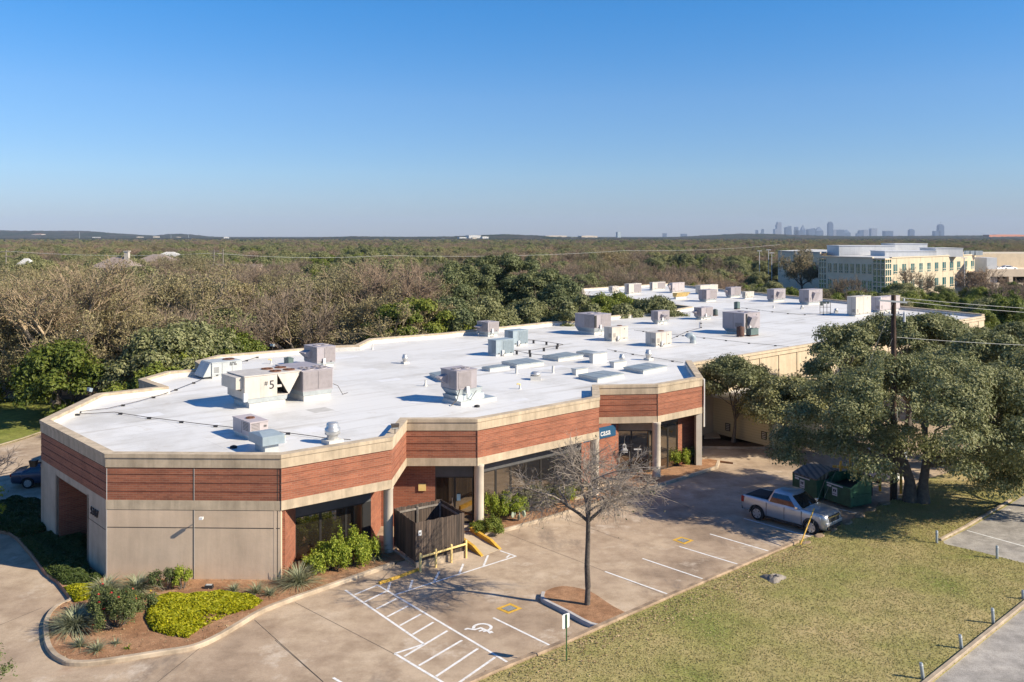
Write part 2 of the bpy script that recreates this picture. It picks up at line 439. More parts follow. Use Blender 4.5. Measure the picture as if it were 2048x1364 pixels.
# ------------------------------------------------------------------ mesh helpers
class MB:
    """collects shapes and links them as one mesh object"""
    def __init__(s):
        s.v, s.f, s.m, s.sm = [], [], [], []

    def add(s, verts, faces, mi=0, smooth=False):
        o = len(s.v)
        s.v.extend([tuple(p) for p in verts])
        for f in faces:
            s.f.append(tuple(i + o for i in f))
            s.m.append(mi)
            s.sm.append(smooth)

    def hexa(s, p, mi=0):
        """eight corners: bottom ring then top ring"""
        s.add(p, [(3, 2, 1, 0), (4, 5, 6, 7), (0, 1, 5, 4), (1, 2, 6, 5), (2, 3, 7, 6), (3, 0, 4, 7)], mi)

    def box(s, x0, x1, y0, y1, z0, z1, mi=0, taper=0.0):
        t = taper
        s.hexa([(x0 + t, y0 + t, z0), (x1 - t, y0 + t, z0), (x1 - t, y1 - t, z0), (x0 + t, y1 - t, z0),
                (x0, y0, z1), (x1, y0, z1), (x1, y1, z1), (x0, y1, z1)], mi)

    def slab(s, p, q, th, z0, z1, mi=0, side=1):
        """wall piece from p to q, thickness th to the left (side=1) of the run"""
        p, q = Vector(p[:2]), Vector(q[:2])
        d = (q - p).normalized()
        nrm = Vector((-d.y, d.x)) * th * side
        a = [p, q, q + nrm, p + nrm]
        if side < 0:
            a = [p + nrm, q + nrm, q, p]
        z0s = z0 if hasattr(z0, "__len__") else (z0,) * 4
        s.hexa([(w.x, w.y, zz) for w, zz in zip(a, z0s)] + [(w.x, w.y, z1) for w in a], mi)

    def prism(s, poly, z0, z1, mi=0, top=None):
        n = len(poly)
        zf0 = z0 if callable(z0) else (lambda x, y: z0)
        zf1 = z1 if callable(z1) else (lambda x, y: z1)
        area = sum(poly[i][0] * poly[(i + 1) % n][1] - poly[(i + 1) % n][0] * poly[i][1] for i in range(n))
        if area < 0:
            poly = list(reversed(poly))
        vs = [(p[0], p[1], zf0(p[0], p[1])) for p in poly] + [(p[0], p[1], zf1(p[0], p[1])) for p in poly]
        s.add(vs, [(i, (i + 1) % n, n + (i + 1) % n, n + i) for i in range(n)], mi)
        s.add(vs, [tuple(range(n, 2 * n))], mi if top is None else top)

    def tube(s, pts, r, n=6, mi=0, smooth=True, cap=True):
        pts = [Vector(p) for p in pts]
        rs = r if hasattr(r, "__len__") else [r] * len(pts)
        vs, fs = [], []
        up = Vector((0, 0, 1))
        for i, p in enumerate(pts):
            d = (pts[min(i + 1, len(pts) - 1)] - pts[max(i - 1, 0)]).normalized()
            a = d.cross(up if abs(d.z) < 0.95 else Vector((1, 0, 0))).normalized()
            b = d.cross(a)
            for k in range(n):
                t = 2 * math.pi * k / n
                vs.append(p + (a * math.cos(t) + b * math.sin(t)) * rs[i])
        for i in range(len(pts) - 1):
            for k in range(n):
                fs.append((i * n + k, i * n + (k + 1) % n, (i + 1) * n + (k + 1) % n, (i + 1) * n + k))
        s.add(vs, fs, mi, smooth)
        if cap:
            s.add(vs, [tuple(range(n - 1, -1, -1)), tuple(range(len(pts) * n - n, len(pts) * n))], mi)

    def lathe(s, prof, c=(0, 0, 0), n=16, mi=0, smooth=True, axis='z'):
        vs, fs = [], []
        for r, z in prof:
            for k in range(n):
                t = 2 * math.pi * k / n
                a, b2 = r * math.cos(t), r * math.sin(t)
                if axis == 'z':
                    vs.append((c[0] + a, c[1] + b2, c[2] + z))
                elif axis == 'y':
                    vs.append((c[0] + a, c[1] + z, c[2] + b2))
                else:
                    vs.append((c[0] + z, c[1] + a, c[2] + b2))
        for i in range(len(prof) - 1):
            for k in range(n):
                fs.append((i * n + k, i * n + (k + 1) % n, (i + 1) * n + (k + 1) % n, (i + 1) * n + k))
        s.add(vs, fs, mi, smooth)
        s.add(vs, [tuple(range(n - 1, -1, -1)), tuple(range((len(prof) - 1) * n, len(prof) * n))], mi)

    def build(s, name, mats, parent=None, world=False, bevel=0.0):
        if not isinstance(mats, (list, tuple)):
            mats = [mats]
        me = bpy.data.meshes.new(name)
        me.from_pydata(s.v, [], s.f)
        for m in mats:
            me.materials.append(m)
        me.polygons.foreach_set("material_index", s.m)
        me.polygons.foreach_set("use_smooth", s.sm)
        me.validate(clean_customdata=False)
        bm = bmesh.new()
        bm.from_mesh(me)
        bmesh.ops.recalc_face_normals(bm, faces=bm.faces)
        bm.to_mesh(me)
        bm.free()
        box_uv(me)
        o = bpy.data.objects.new(name, me)
        C.objects.link(o)
        if parent is not None:
            o.parent = parent
            if world:
                o.matrix_parent_inverse = Matrix.Translation(-parent.location)
        if bevel:
            b = o.modifiers.new("bevel", 'BEVEL')
            b.width = bevel
            b.segments = 2
            b.limit_method = 'ANGLE'
        return o

def box_uv(me):
    uv = me.uv_layers.new(name="UVMap").data
    vs = me.vertices
    for p in me.polygons:
        nr = p.normal
        if abs(nr.z) > 0.75:
            for li in p.loop_indices:
                co = vs[me.loops[li].vertex_index].co
                uv[li].uv = (co.x, co.y)
        else:
            h = math.hypot(nr.x, nr.y)
            tx, ty = -nr.y / h, nr.x / h
            for li in p.loop_indices:
                co = vs[me.loops[li].vertex_index].co
                uv[li].uv = (co.x * tx + co.y * ty, co.z)

def np_mesh(name, verts, faces, mat, tint=None, smooth=False):
    """fast mesh from arrays, faces (N,3) or (N,4), a tint per face"""
    me = bpy.data.meshes.new(name)
    nf, k = faces.shape
    me.vertices.add(len(verts))
    me.vertices.foreach_set("co", verts.astype(np.float32).ravel())
    me.loops.add(nf * k)
    me.loops.foreach_set("vertex_index", faces.astype(np.int32).ravel())
    me.polygons.add(nf)
    me.polygons.foreach_set("loop_start", np.arange(0, nf * k, k, dtype=np.int32))
    me.update(calc_edges=True)
    me.polygons.foreach_set("use_smooth", np.full(nf, smooth))
    if tint is not None:
        at = me.attributes.new("tint", 'FLOAT', 'FACE')
        at.data.foreach_set("value", tint.astype(np.float32))
    for m in (mat if isinstance(mat, (list, tuple)) else [mat]):
        me.materials.append(m)
    return me

def link(name, me, parent=None, loc=None):
    o = bpy.data.objects.new(name, me)
    C.objects.link(o)
    if parent is not None:
        o.parent = parent
    if loc is not None:
        o.location = loc
    return o

def tag(o, label, cat, group=None):
    o["label"] = label
    o["category"] = cat
    if group:
        o["group"] = group
    return o

def kind(o, k):
    o["kind"] = k
    return o

def thing(name, label, cat, loc=(0, 0, 0), rz=0.0, group=None):
    o = bpy.data.objects.new(name, None)
    o.empty_display_size = 0.3
    C.objects.link(o)
    o.location = loc
    o.rotation_euler = (0, 0, rz)
    return tag(o, label, cat, group)

def copy_tree(root, loc, rz=0.0, scale=1.0, label=None):
    r = root.copy()
    C.objects.link(r)
    r.location = loc
    r.rotation_euler = (0, 0, rz)
    r.scale = (scale,) * 3 if not hasattr(scale, "__len__") else scale
    if label:
        r["label"] = label
    for ch in root.children:
        c = ch.copy()
        C.objects.link(c)
        c.parent = r
        for g in ch.children:
            d = g.copy()
            C.objects.link(d)
            d.parent = c
    return r

def text_mesh(body, size, depth=0.01, spacing=1.0, bold=0.0):
    cu = bpy.data.curves.new("lettering", 'FONT')
    cu.body = body
    cu.size = size
    cu.extrude = depth
    cu.space_character = spacing
    cu.offset = bold
    cu.align_x = 'LEFT'
    o = bpy.data.objects.new("lettering", cu)
    C.objects.link(o)
    dg = bpy.context.evaluated_depsgraph_get()
    me = bpy.data.meshes.new_from_object(o.evaluated_get(dg))
    bpy.data.objects.remove(o)
    return me

def place_text(name, body, size, mat, origin, xdir, parent, depth=0.01, spacing=1.0, up=(0, 0, 1), shear=0.0, bold=0.0):
    """lettering standing on a surface: xdir runs along the words"""
    me = text_mesh(body, size, depth, spacing, bold)
    me.materials.clear()
    me.materials.append(mat)
    x = Vector(xdir).normalized()
    u = Vector(up).normalized()
    nrm = x.cross(u)
    mtx = Matrix((x, u, nrm)).transposed().to_4x4()
    mtx.translation = Vector(origin)
    me.transform(mtx)
    return link(name, me, parent)

def offset_line(pts, d, closed=False):
    """mitred offset of a plan polyline to the right of its run by d"""
    pts = [Vector(p[:2]) for p in pts]
    n = len(pts)
    out = []
    for i in range(n):
        a = pts[i - 1] if (i > 0 or closed) else None
        b = pts[(i + 1) % n] if (i < n - 1 or closed) else None
        n1 = n2 = None
        if a is not None:
            e = (pts[i] - a).normalized()
            n1 = Vector((e.y, -e.x))
        if b is not None:
            e = (b - pts[i]).normalized()
            n2 = Vector((e.y, -e.x))
        if n1 is None:
            m = n2
        elif n2 is None:
            m = n1
        else:
            m = n1 + n2
            m = m / max(0.35, m.dot(n1))
        out.append(pts[i] + m * d)
    return out

def sweep(mb, pts, d_out, d_in, z0, z1, closed=False, mi=0):
    """a wall band along a plan polyline between two offsets"""
    o = offset_line(pts, d_out, closed)
    i_ = offset_line(pts, d_in, closed)
    n = len(pts)
    f0 = z0 if callable(z0) else (lambda x, y: z0)
    f1 = z1 if callable(z1) else (lambda x, y: z1)
    for k in range(n if closed else n - 1):
        j = (k + 1) % n
        q = [i_[k], i_[j], o[j], o[k]]
        vs = [(p.x, p.y, f0(p.x, p.y)) for p in q] + [(p.x, p.y, f1(p.x, p.y)) for p in q]
        fs = [(0, 1, 2, 3), (7, 6, 5, 4), (2, 3, 7, 6), (0, 1, 5, 4)]
        if not closed and k == 0:
            fs.append((0, 3, 7, 4))
        if not closed and k == n - 2:
            fs.append((1, 2, 6, 5))
        mb.add(vs, fs, mi)

def curb_line(name, pts, w, h, mat, off=0.0, closed=False, side=1):
    """kerb with a rounded top along ground points; w to the left of the run"""
    mb = MB()
    p0 = offset_line(pts, 0.0, closed)
    prof = [(0, -0.12), (0.0, h * 0.8), (w * 0.12, h), (w, h), (w, -0.12)]
    lines = [offset_line(pts, -side * a, closed) for a, _ in prof]
    n = len(pts)
    vs = []
    for ln, (_, zz) in zip(lines, prof):
        vs += [(p.x, p.y, gz(p.x, p.y) + off + zz) for p in ln]
    fs = []
    for a in range(len(prof) - 1):
        for k in range(n if closed else n - 1):
            j = (k + 1) % n
            fs.append((a * n + k, a * n + j, (a + 1) * n + j, (a + 1) * n + k))
    if not closed:
        fs.append(tuple(a * n for a in range(len(prof))))
        fs.append(tuple(a * n + n - 1 for a in range(len(prof))))
    mb.add(vs, fs)
    return kind(mb.build(name, mat), 'structure')

def smooth_pts(pts, k=4):
    """Catmull-Rom through plan points"""
    pts = [Vector(p) for p in pts]
    out = []
    for i in range(len(pts) - 1):
        a, b, c, d = pts[max(i - 1, 0)], pts[i], pts[i + 1], pts[min(i + 2, len(pts) - 1)]
        for t in range(k):
            t = t / k
            out.append(0.5 * (2 * b + (c - a) * t + (2 * a - 5 * b + 4 * c - d) * t * t + (3 * b - a - 3 * c + d) * t ** 3))
    out.append(pts[-1])
    return out
# ------------------------------------------------------------------ ground
def gnd_poly(name, poly, off, mat, th=0.4):
    mb = MB()
    mb.prism(poly, lambda x, y: gz(x, y) + off - th, lambda x, y: gz(x, y) + off)
    return kind(mb.build(name, mat), 'structure')

def sheet(name, xs, ys, off, mat):
    mb = MB()
    vs = [(x, y, gz(x, y) + off) for y in ys for x in xs]
    n = len(xs)
    fs = [(j * n + i, j * n + i + 1, (j + 1) * n + i + 1, (j + 1) * n + i) for j in range(len(ys) - 1) for i in range(n - 1)]
    mb.add(vs, fs)
    return kind(mb.build(name, mat), 'structure')

sheet("ground", [-10500, -2000, -300, 0, 300, 2000, 10500], [-300, 15, 40, 60, 300, 3000, 14000], -0.12, M['floor'])
sheet("parking_lot", [-75, -40, 0, 40, 80], [15, 30, 45, 60, 90, 125], 0.0, M['pave'])

def xy(p):
    return (p[0], p[1])

# turf and woodland floor behind the left driveway
LB = [G(x, y) for x, y in [(-700, 930), (-120, 912), (0, 893), (45, 880), (80, 868), (150, 842)]]
gnd_poly("lawn_strip", [xy(p) for p in LB] + [(-34, 84), (-120, 90)], 0.12, M['grass_back'])
curb_line("lawn_kerb", LB, 0.16, 0.14, M['curb'])

# the lawn that rises beside the lot, and the kerb that holds it
KP = [(900, 1400), (1000, 1353), (1123, 1302), (1220, 1258), (1404, 1176.5), (1599, 1092)]
KB = [G(x, y) for x, y in KP]
curb_line("lot_kerb", smooth_pts([Vector((p.x, p.y, 0)) for p in KB], 4), 0.22, 0.27, M['lotkerb'])
LAWN_OFF = 0.17
lawn_edge = offset_line(KB, -0.2)
stone_edge = [G(x, y, LAWN_OFF) for x, y in [(1660, 1060), (1727, 1026), (1775, 1004), (1800, 992)]]
lot_up = [G(x, y, LAWN_OFF) for x, y in [(2024, 1005), (1937, 1056), (1885, 1082), (1890, 1088), (1960, 1104), (2048, 1126), (2133, 1147)]]
lot_lo = [G(x, y, LAWN_OFF) for x, y in [(2048, 1215), (1865, 1364), (1790, 1425)]]
lawn_poly = [xy(p) for p in lawn_edge + stone_edge] + [xy(G(x, y, LAWN_OFF)) for x, y in [(1822, 985), (1845, 960), (1900, 944), (2000, 930), (2150, 925)]] + [xy(p) for p in lot_up + lot_lo]
gnd_poly("lawn", lawn_poly, LAWN_OFF, M['lawn'])
up_poly = [xy(G(x, y, 0.15)) for x, y in [(2024, 1005), (1937, 1056), (1880, 1083), (1890, 1090), (2048, 1128), (2133, 1149), (2500, 1130), (2500, 900), (2150, 925)]]
gnd_poly("neighbour_lot", up_poly, 0.15, M['asphalt'])
lo_poly = [xy(G(x, y, 0.15)) for x, y in [(2133, 1146), (2048, 1215), (1865, 1364), (1760, 1450), (2600, 1450), (2600, 1130)]]
gnd_poly("lower_lot", lo_poly, 0.14, M['asphalt'])
curb_line("lower_lot_kerb", [G(x, y, 0.15) for x, y in [(2133, 1146), (2048, 1215), (1865, 1364), (1790, 1425)]], 0.15, 0.14, M['curb'], off=0.14, side=-1)
curb_line("neighbour_lot_kerb", [G(x, y, 0.15) for x, y in [(2024, 1003), (1937, 1055), (1883, 1083)]], 0.14, 0.14, M['curb'], off=0.14, side=-1)

# planting bed round the left end of the building
bed_px = [(-60, 1066), (0, 1067), (18, 1070), (33, 1081), (59, 1111), (89, 1150), (113, 1167), (139, 1200), (118, 1212), (102, 1224), (92, 1237),
          (86, 1256), (89, 1292), (101, 1314), (118.5, 1326), (139, 1333), (196, 1331), (320, 1312), (389, 1300), (438, 1279), (487, 1250),
          (526, 1227), (584, 1204), (701, 1163), (790, 1131)]
bed_g = [G(x, y) for x, y in bed_px]
bed1 = smooth_pts([Vector((p.x, p.y, 0)) for p in bed_g], 4)
curb_line("bed_kerb", bed1, 0.19, 0.16, M['curb'])
inner = offset_line(bed1, -0.17)
ENC = [G(831, 1137), G(928.6, 1115)]
gnd_poly("planting_bed", [xy(p) for p in inner] + [xy(G(815, 1122)), (-5.6, 42.8), (-8, 46), (-24.5, 46.6), (-40, 52)], 0.13, M['soil'])
# painted run of the left kerb and the yellow kerb by the enclosure
redk = [G(x, y) for x, y in [(0, 1067), (18, 1070), (33, 1081), (59, 1111), (89, 1150), (113, 1167), (139, 1200)]]
M['redcurb'] = plain("faded red kerb paint", (0.30, 0.12, 0.075), 0.8, vary=0.2, scale=4, c2=(0.36, 0.22, 0.12))
curb_line("fire_lane_kerb", [Vector((p.x - 0.012, p.y - 0.012, 0)) for p in redk], 0.2, 0.166, M['redcurb'])

# walk and planting beds on the entrance side
walk_px = [(936, 1072), (963, 1075), (1017, 1062.5), (1083, 1044), (1145, 1025), (1215, 1004), (1301, 979), (1365, 959), (1436, 937), (1440, 925)]
walk_g = [G(x, y) for x, y in walk_px]
curb_line("walk_kerb", walk_g[:7], 0.18, 0.16, M['curb'])
curb_line("walk_kerb", walk_g[6:], 0.18, 0.16, M['curb'])
wi = offset_line(walk_g, -0.17)
gnd_poly("entrance_bed", [xy(p) for p in wi] + [(15.5, 61), (14, 62), (9, 60), (6, 56), (-2, 48), (-4.5, 47.5), (-4, 45.6)], 0.13, M['soil'])
M['walk'] = plain("walkway concrete", (0.52, 0.42, 0.30), 0.9, vary=0.12, scale=1.5, bmp=0.2)
gnd_poly("walkway", [xy(G(x, y, 0.14)) for x, y in [(1150, 1000), (1300, 972), (1296, 950), (1240, 945), (1160, 965)]], 0.145, M['walk'], 0.2)
gnd_poly("walkway", [(-4.2, 45.2), (-1.9, 45.9), (-1.8, 47.2), (-4.3, 47.2)], 0.15, M['walk'], 0.2)
# bed under the tree by the side wing
bed3 = [G(x, y) for x, y in [(1400, 899), (1407, 897), (1475, 898), (1530, 898), (1541, 890), (1543, 880)]]
curb_line("side_bed_kerb", bed3, 0.16, 0.15, M['curb'])
M['mulch'] = ground_mat("dark mulch", [(0.3, (0.07, 0.045, 0.03)), (0.6, (0.13, 0.09, 0.06))], 0.7, 3.0, 20, 0.7)
gnd_poly("side_bed", [xy(p) for p in offset_line(bed3, -0.14)] + [(19.6, 66), (15.2, 72), (14.2, 69), (13.4, 62)], 0.11, M['mulch'])
gnd_poly("side_step", [xy(G(x, y, 0.1)) for x, y in [(1408, 861), (1432, 862), (1441, 877), (1408, 878)]], 0.2, M['walk'], 0.2)

# tree island
isl = [G(x, y) for x, y in [(1222, 1262), (1179, 1255), (1130, 1229), (1086.6, 1207), (1081, 1199), (1083, 1190), (1092, 1184), (1110, 1178), (1135, 1176), (1184, 1187), (1232, 1218), (1280, 1240)]]
isl = isl[::-1]
isl_s = smooth_pts(isl, 3)
M['bluecurb'] = plain("pale grey kerb", (0.50, 0.47, 0.45), 0.9, vary=0.12, scale=2)
curb_line("island_kerb", smooth_pts(isl[6:], 3), 0.16, 0.16, M['bluecurb'], side=1)
gnd_poly("island_bed", [xy(p) for p in offset_line(isl_s, -0.12)], 0.13, M['soil'], 0.1)

# ------------------------------------------------------------------ painted markings and slab joints
def stripes(name, lines, w, mat, off=0.004):
    mb = MB()
    for a, b in lines:
        a, b = G(*a), G(*b)
        d = (b - a)
        d.z = 0
        d.normalize()
        nrm = Vector((-d.y, d.x, 0)) * w / 2
        q = [a - nrm, b - nrm, b + nrm, a + nrm]
        mb.add([(p.x, p.y, gz(p.x, p.y) + off) for p in q], [(0, 1, 2, 3)])
    return kind(mb.build(name, mat), 'structure')

def zb(x, y):
    return (660 + x / 3.938, 1080 + y / 3.938)
joints = [((590, 1205), (806, 1317)), ((550, 1280), (646, 1364)), ((400, 1296), (315, 1364)), ((1009, 1065), (1172, 1128)), ((1172, 1128), (1330, 1190)),
          ((509, 1240), (647, 1364)), ((0, 1250), (85, 1215)), ((1301, 980), (1420, 1035)), ((1120, 1035), (1245, 1080))]
stripes("slab_joints", joints, 0.022, M['joint'], 0.003)
aisle = [((120, 395), (740, 820)), ((375, 355), (1495, 1020)), ((195, 430), (375, 355)), ((275, 487), (440, 405)), ((365, 543), (525, 462)),
         ((450, 605), (615, 520)), ((550, 675), (715, 585)), ((650, 745), (815, 648)), ((585, 918), (925, 715)), ((700, 990), (1040, 790)),
         ((835, 1075), (1165, 855)), ((1000, 1135), (1300, 925)), ((1285, 1105), (1440, 995)), ((740, 820), (510, 895)), ((510, 895), (1060, 1225))]
stripes("aisle_markings", [(zb(*a), zb(*b)) for a, b in aisle], 0.105, M['white_paint'], 0.005)
loading = [((500, 435), (1465, 128)), ((1465, 128), (1340, 85)), ((1390, 140), (1415, 118)), ((455, 400), (475, 335)), ((625, 395), (650, 315)),
           ((820, 330), (860, 250)), ((1020, 262), (1050, 188)), ((1210, 205), (1245, 120))]
stripes("loading_markings", [(zb(*a), zb(*b)) for a, b in loading], 0.105, M['white_paint'], 0.007)
stalls = [(zb(1285, 612), zb(1830, 878)), (zb(25, 1085), zb(160, 1165)), ((1210, 1143), (1357, 1196)), ((1285, 1117), (1427, 1165)), ((1359, 1093), (1494, 1134)),
          ((1420, 1068), (1550, 1106)), ((1488, 1037), (1621, 1073.5)), ((1642.6, 1009.5), (1722.7, 1029))]
stripes("parking_lines", stalls, 0.10, M['white_paint'], 0.005)
mb = MB()
for a, b in [((1934, 1061), (2100, 1107)), ((1975, 1038), (2100, 1069)), ((2016, 1018), (2100, 1036))]:
    a, b = G(*a, 0.15), G(*b, 0.15)
    d = (b - a); d.z = 0; d.normalize()
    nn = Vector((-d.y, d.x, 0)) * 0.05
    mb.add([(p.x, p.y, gz(p.x, p.y) + 0.156) for p in (a - nn, b - nn, b + nn, a + nn)], [(0, 1, 2, 3)])
kind(mb.build("neighbour_parking_lines", M['white_paint']), 'structure')

# accessible-parking symbol on the paving
c = G(*zb(1200, 690))
t_ = (G(*zb(1830, 878)) - G(*zb(1285, 612))).normalized()   # along the stall, out towards the lawn
s_ = Vector((t_.y, -t_.x, 0))
mb = MB()
def sym(pts, w):
    for a, b in zip(pts[:-1], pts[1:]):
        a = c + (s_ * a[0] + t_ * a[1]) * .82
        b = c + (s_ * b[0] + t_ * b[1]) * .82
        d = (b - a).normalized()
        nn = Vector((-d.y, d.x, 0)) * w / 2
        q = [a - nn - d * w * .3, b - nn + d * w * .3, b + nn + d * w * .3, a + nn - d * w * .3]
        k = 0.006 + 0.0006 * (len(mb.f) % 5)
        mb.add([(p.x, p.y, gz(p.x, p.y) + k) for p in q], [(0, 1, 2, 3)])
ring = [(0.42 * math.cos(R(a)), 0.42 * math.sin(R(a))) for a in range(60, 331, 18)]
sym(ring, 0.12)
sym([(0.05, 0.5), (0.08, -0.02), (0.42, -0.05), (0.62, -0.38), (0.75, -0.36)], 0.11)
sym([(0.08, 0.22), (0.36, 0.22)], 0.09)
sym([(0.03, 0.62), (0.05, 0.70)], 0.19)
kind(mb.build("accessible_symbol", M['white_paint']), 'structure')

# two yellow-painted drains
def drain(px4, label):
    q = [G(*p) for p in px4]
    cen = sum(q, Vector()) / 4
    t = thing("storm_drain", label, "drain", cen, 0, "grated drains in the lot")
    def loop(s, z):
        return [(((p - cen) * s).x, ((p - cen) * s).y, gz(p.x, p.y) - cen.z + z) for p in q]
    mb = MB()
    o, i = loop(1, 0.008), loop(0.62, 0.008)
    mb.add(o + i, [(k, (k + 1) % 4, 4 + (k + 1) % 4, 4 + k) for k in range(4)])
    mb.build("painted_border", M['yellow'], t)
    mb = MB()
    mb.add(loop(0.62, 0.006), [(0, 1, 2, 3)])
    mb.build("pit", M['black'], t)
    mb = MB()
    i = [Vector(v) for v in loop(0.58, 0.014)]
    for k in range(7):
        a = k / 7 + 0.02
        b = a + 0.085
        p = [i[0].lerp(i[1], a), i[0].lerp(i[1], b), i[3].lerp(i[2], b), i[3].lerp(i[2], a)]
        mb.add(p, [(0, 1, 2, 3)])
    mb.build("grate", M['greymetal'], t)
drain([zb(1308, 540), zb(1420, 497), zb(1515, 540), zb(1405, 583)], "yellow bordered drain grate beside the island with the bare tree")
drain([(1344.6, 1080), (1362, 1073.5), (1388, 1081), (1369, 1089)], "yellow bordered drain grate in the shade near the pickup truck")

# ------------------------------------------------------------------ the building
ZT, ZR, ZF = 5.75, 5.30, 3.25
front = [Z(x, y, ZT) for x, y in [(82, 840), (212, 907), (562, 909), (783.6, 873.6), (812.6, 838), (954.4, 838), (1198, 794), (1196, 771), (1315, 769), (1404, 754)]]
front = [Vector((p.x, p.y)) for p in front]
P = front
P10 = Vector((14.0, 68.2))
C1 = Vector((59.0, 108.7))
back = [Vector(p) for p in [(50.4, 131.5), (39, 160), (32.4, 180), (13, 162), (11.8, 143.8), (17.3, 139), (24.6, 120.3), (20.4, 114.2), (12.1, 106.7), (7.2, 99.5),
        (4.6, 99.5), (-6.7, 87.9), (-13.6, 82.8), (-14.0, 78.0), (-15.9, 77.5), (-24.1, 71.3), (-24.7, 67.9), (-22.6, 64.3), (-24.9, 62.7), (-25.4, 59.3), (-22.8, 56.4), (-25.7, 53.9)]]
main = [C1] + back + front + [P10]
outline = main                       # the beige side closes the ring

bld = thing("office_building", "long low brick and concrete office building with white flat roof", "building", (10, 80, 0))
def bpart(mb, name, mat, bevel=0):
    return mb.build(name, mat, bld, world=True, bevel=bevel)

mb = MB(); sweep(mb, main, 0.03, -0.36, 5.14, 5.58); sweep(mb, main, 0.07, -0.40, 5.58, ZT)
bpart(mb, "parapet_cap", M['cap'])
mb = MB(); sweep(mb, main, -0.41, -0.46, ZR - 0.1, 5.60)
bpart(mb, "roof_upstand", M['whitecurb'])
mb = MB()
zz = [3.67, 4.03, 4.075, 4.41, 4.455, 4.79, 4.835, 5.09]
for a, b in zip(zz[::2], zz[1::2]):
    sweep(mb, main, 0.0, -0.3, a, b)
sweep(mb, main, -0.032, -0.28, 3.6, 5.12)
bpart(mb, "brick_fascia", M['brick'])
for run in (main[:len(back) + 2], front[1:] + [P10]):
    mb = MB(); sweep(mb, run, 0.015, -0.33, ZF, 3.67)
    bpart(mb, "concrete_band", M['cap'])
for i in (2, 5, 8):                     # open joints at the corners of the fascia
    p_ = offset_line(main, 0.018)[len(back) + 1 + i]
    mb = MB(); mb.tube([(p_.x, p_.y, ZF), (p_.x, p_.y, 5.58)], 0.014, 5)
    bpart(mb, "fascia_joint", M['joint'])

ro = offset_line(outline, -0.3, True)
mb = MB(); mb.prism([(p.x, p.y) for p in ro], ZR - 0.15, ZR)
bpart(mb, "roof", M['roof'])
M['patch'] = plain("newer roof patch", (0.72, 0.71, 0.70), 0.5, vary=0.04)
M['patch_grey'] = plain("soiled roof patch", (0.50, 0.485, 0.46), 0.7, vary=0.08)
random.seed(8)
for px, py in [(300, 830), (420, 850), (620, 860), (560, 880), (730, 740), (860, 800), (1040, 800), (900, 700), (690, 715), (1120, 690), (1290, 700), (1480, 640), (1100, 735), (1250, 640), (1600, 640), (640, 820), (780, 760)]:
    q = Z(px, py, ZR)
    w_, h_ = random.uniform(.4, 1.6), random.uniform(.25, .6)
    a_ = Vector((math.cos(R(41)), math.sin(R(41)), 0)); b_ = Vector((-a_.y, a_.x, 0))
    mb = MB(); mb.add([q - a_ * w_ - b_ * h_ + Vector((0, 0, .004)), q + a_ * w_ - b_ * h_ + Vector((0, 0, .004)), q + a_ * w_ + b_ * h_ + Vector((0, 0, .004)), q - a_ * w_ + b_ * h_ + Vector((0, 0, .004))], [(0, 1, 2, 3)])
    bpart(mb, "roof_patch", random.choice([M['patch'], M['patch'], M['patch_grey']]))
mb = MB(); mb.prism([(p.x, p.y) for p in offset_line(outline, -0.05, True)], ZF + 0.02, ZF + 0.1)
bpart(mb, "soffit", M['soffit'])
# rear and courtyard walls
mb = MB(); sweep(mb, main[:len(back) + 2], -0.04, -0.3, -1.2, ZF)
bpart(mb, "rear_wall", M['brick'])
# beige side
dS = (C1 - P10).normalized()
mb = MB(); sweep(mb, [P10, C1], 0.0, -0.3, -1.2, 5.25)
nS = Vector((dS.y, -dS.x))
L = (C1 - P10).length
k = 0.6
while k < L:
    a = P10 + dS * k
    mb.slab((a + nS * 0.06), (a + dS * 0.12 + nS * 0.06), 0.12, -1.0, 5.05)
    k += 3.05
bpart(mb, "side_wall", M['beige'])
mb = MB(); sweep(mb, [P10, C1], 0.10, -0.36, 5.02, 5.30); sweep(mb, [P10, C1], 0.06, -0.36, 5.34, 5.52)
bpart(mb, "side_cap", M['beige'])
mb = MB(); sweep(mb, [P10, C1], 0.04, -0.30, 5.28, 5.36)
bpart(mb, "side_flashing", M['joint'])
# far corner returns above the trees at the right
mb = MB(); sweep(mb, [C1 + Vector((-0.35, 0)), C1 + Vector((-0.35, 0.2))], 0.1, -0.3, -1, 3)
bpart(mb, "corner_pier", M['beige'])

# left end: concrete with a deep opening
d01 = (P[1] - P[0]); L01 = d01.length; d01.normalize()
n01 = Vector((d01.y, -d01.x))
mb = MB()
a, b = P[0] + d01 * L01 * .27, P[0] + d01 * L01 * .74
mb.slab(P[0], a, 0.3, -0.6, 3.67); mb.slab(b, P[1] - d01 * 0.0, 0.3, -0.6, 3.67); mb.slab(a, b, 0.3, ZF + 0.1, 3.67)
bi = Vector((-d01.y, d01.x)) * 2.2
mb.slab(a, a + bi, 0.25, -0.6, 3.4, side=1); mb.slab(b, b + bi, 0.25, -0.6, 3.4, side=-1)
mb.slab(a + bi, b + bi, 0.2, -0.6, 0.12)
bpart(mb, "end_wall", M['concrete'])
mb = MB(); mb.slab(a + bi * 1.0, b + bi * 1.0, 0.2, 0.12, 3.4)
mb.slab(a + bi * .02 + d01 * .26, a + bi + d01 * .26, 0.02, 0.12, 3.3)
bpart(mb, "recess_wall", M['brick'])
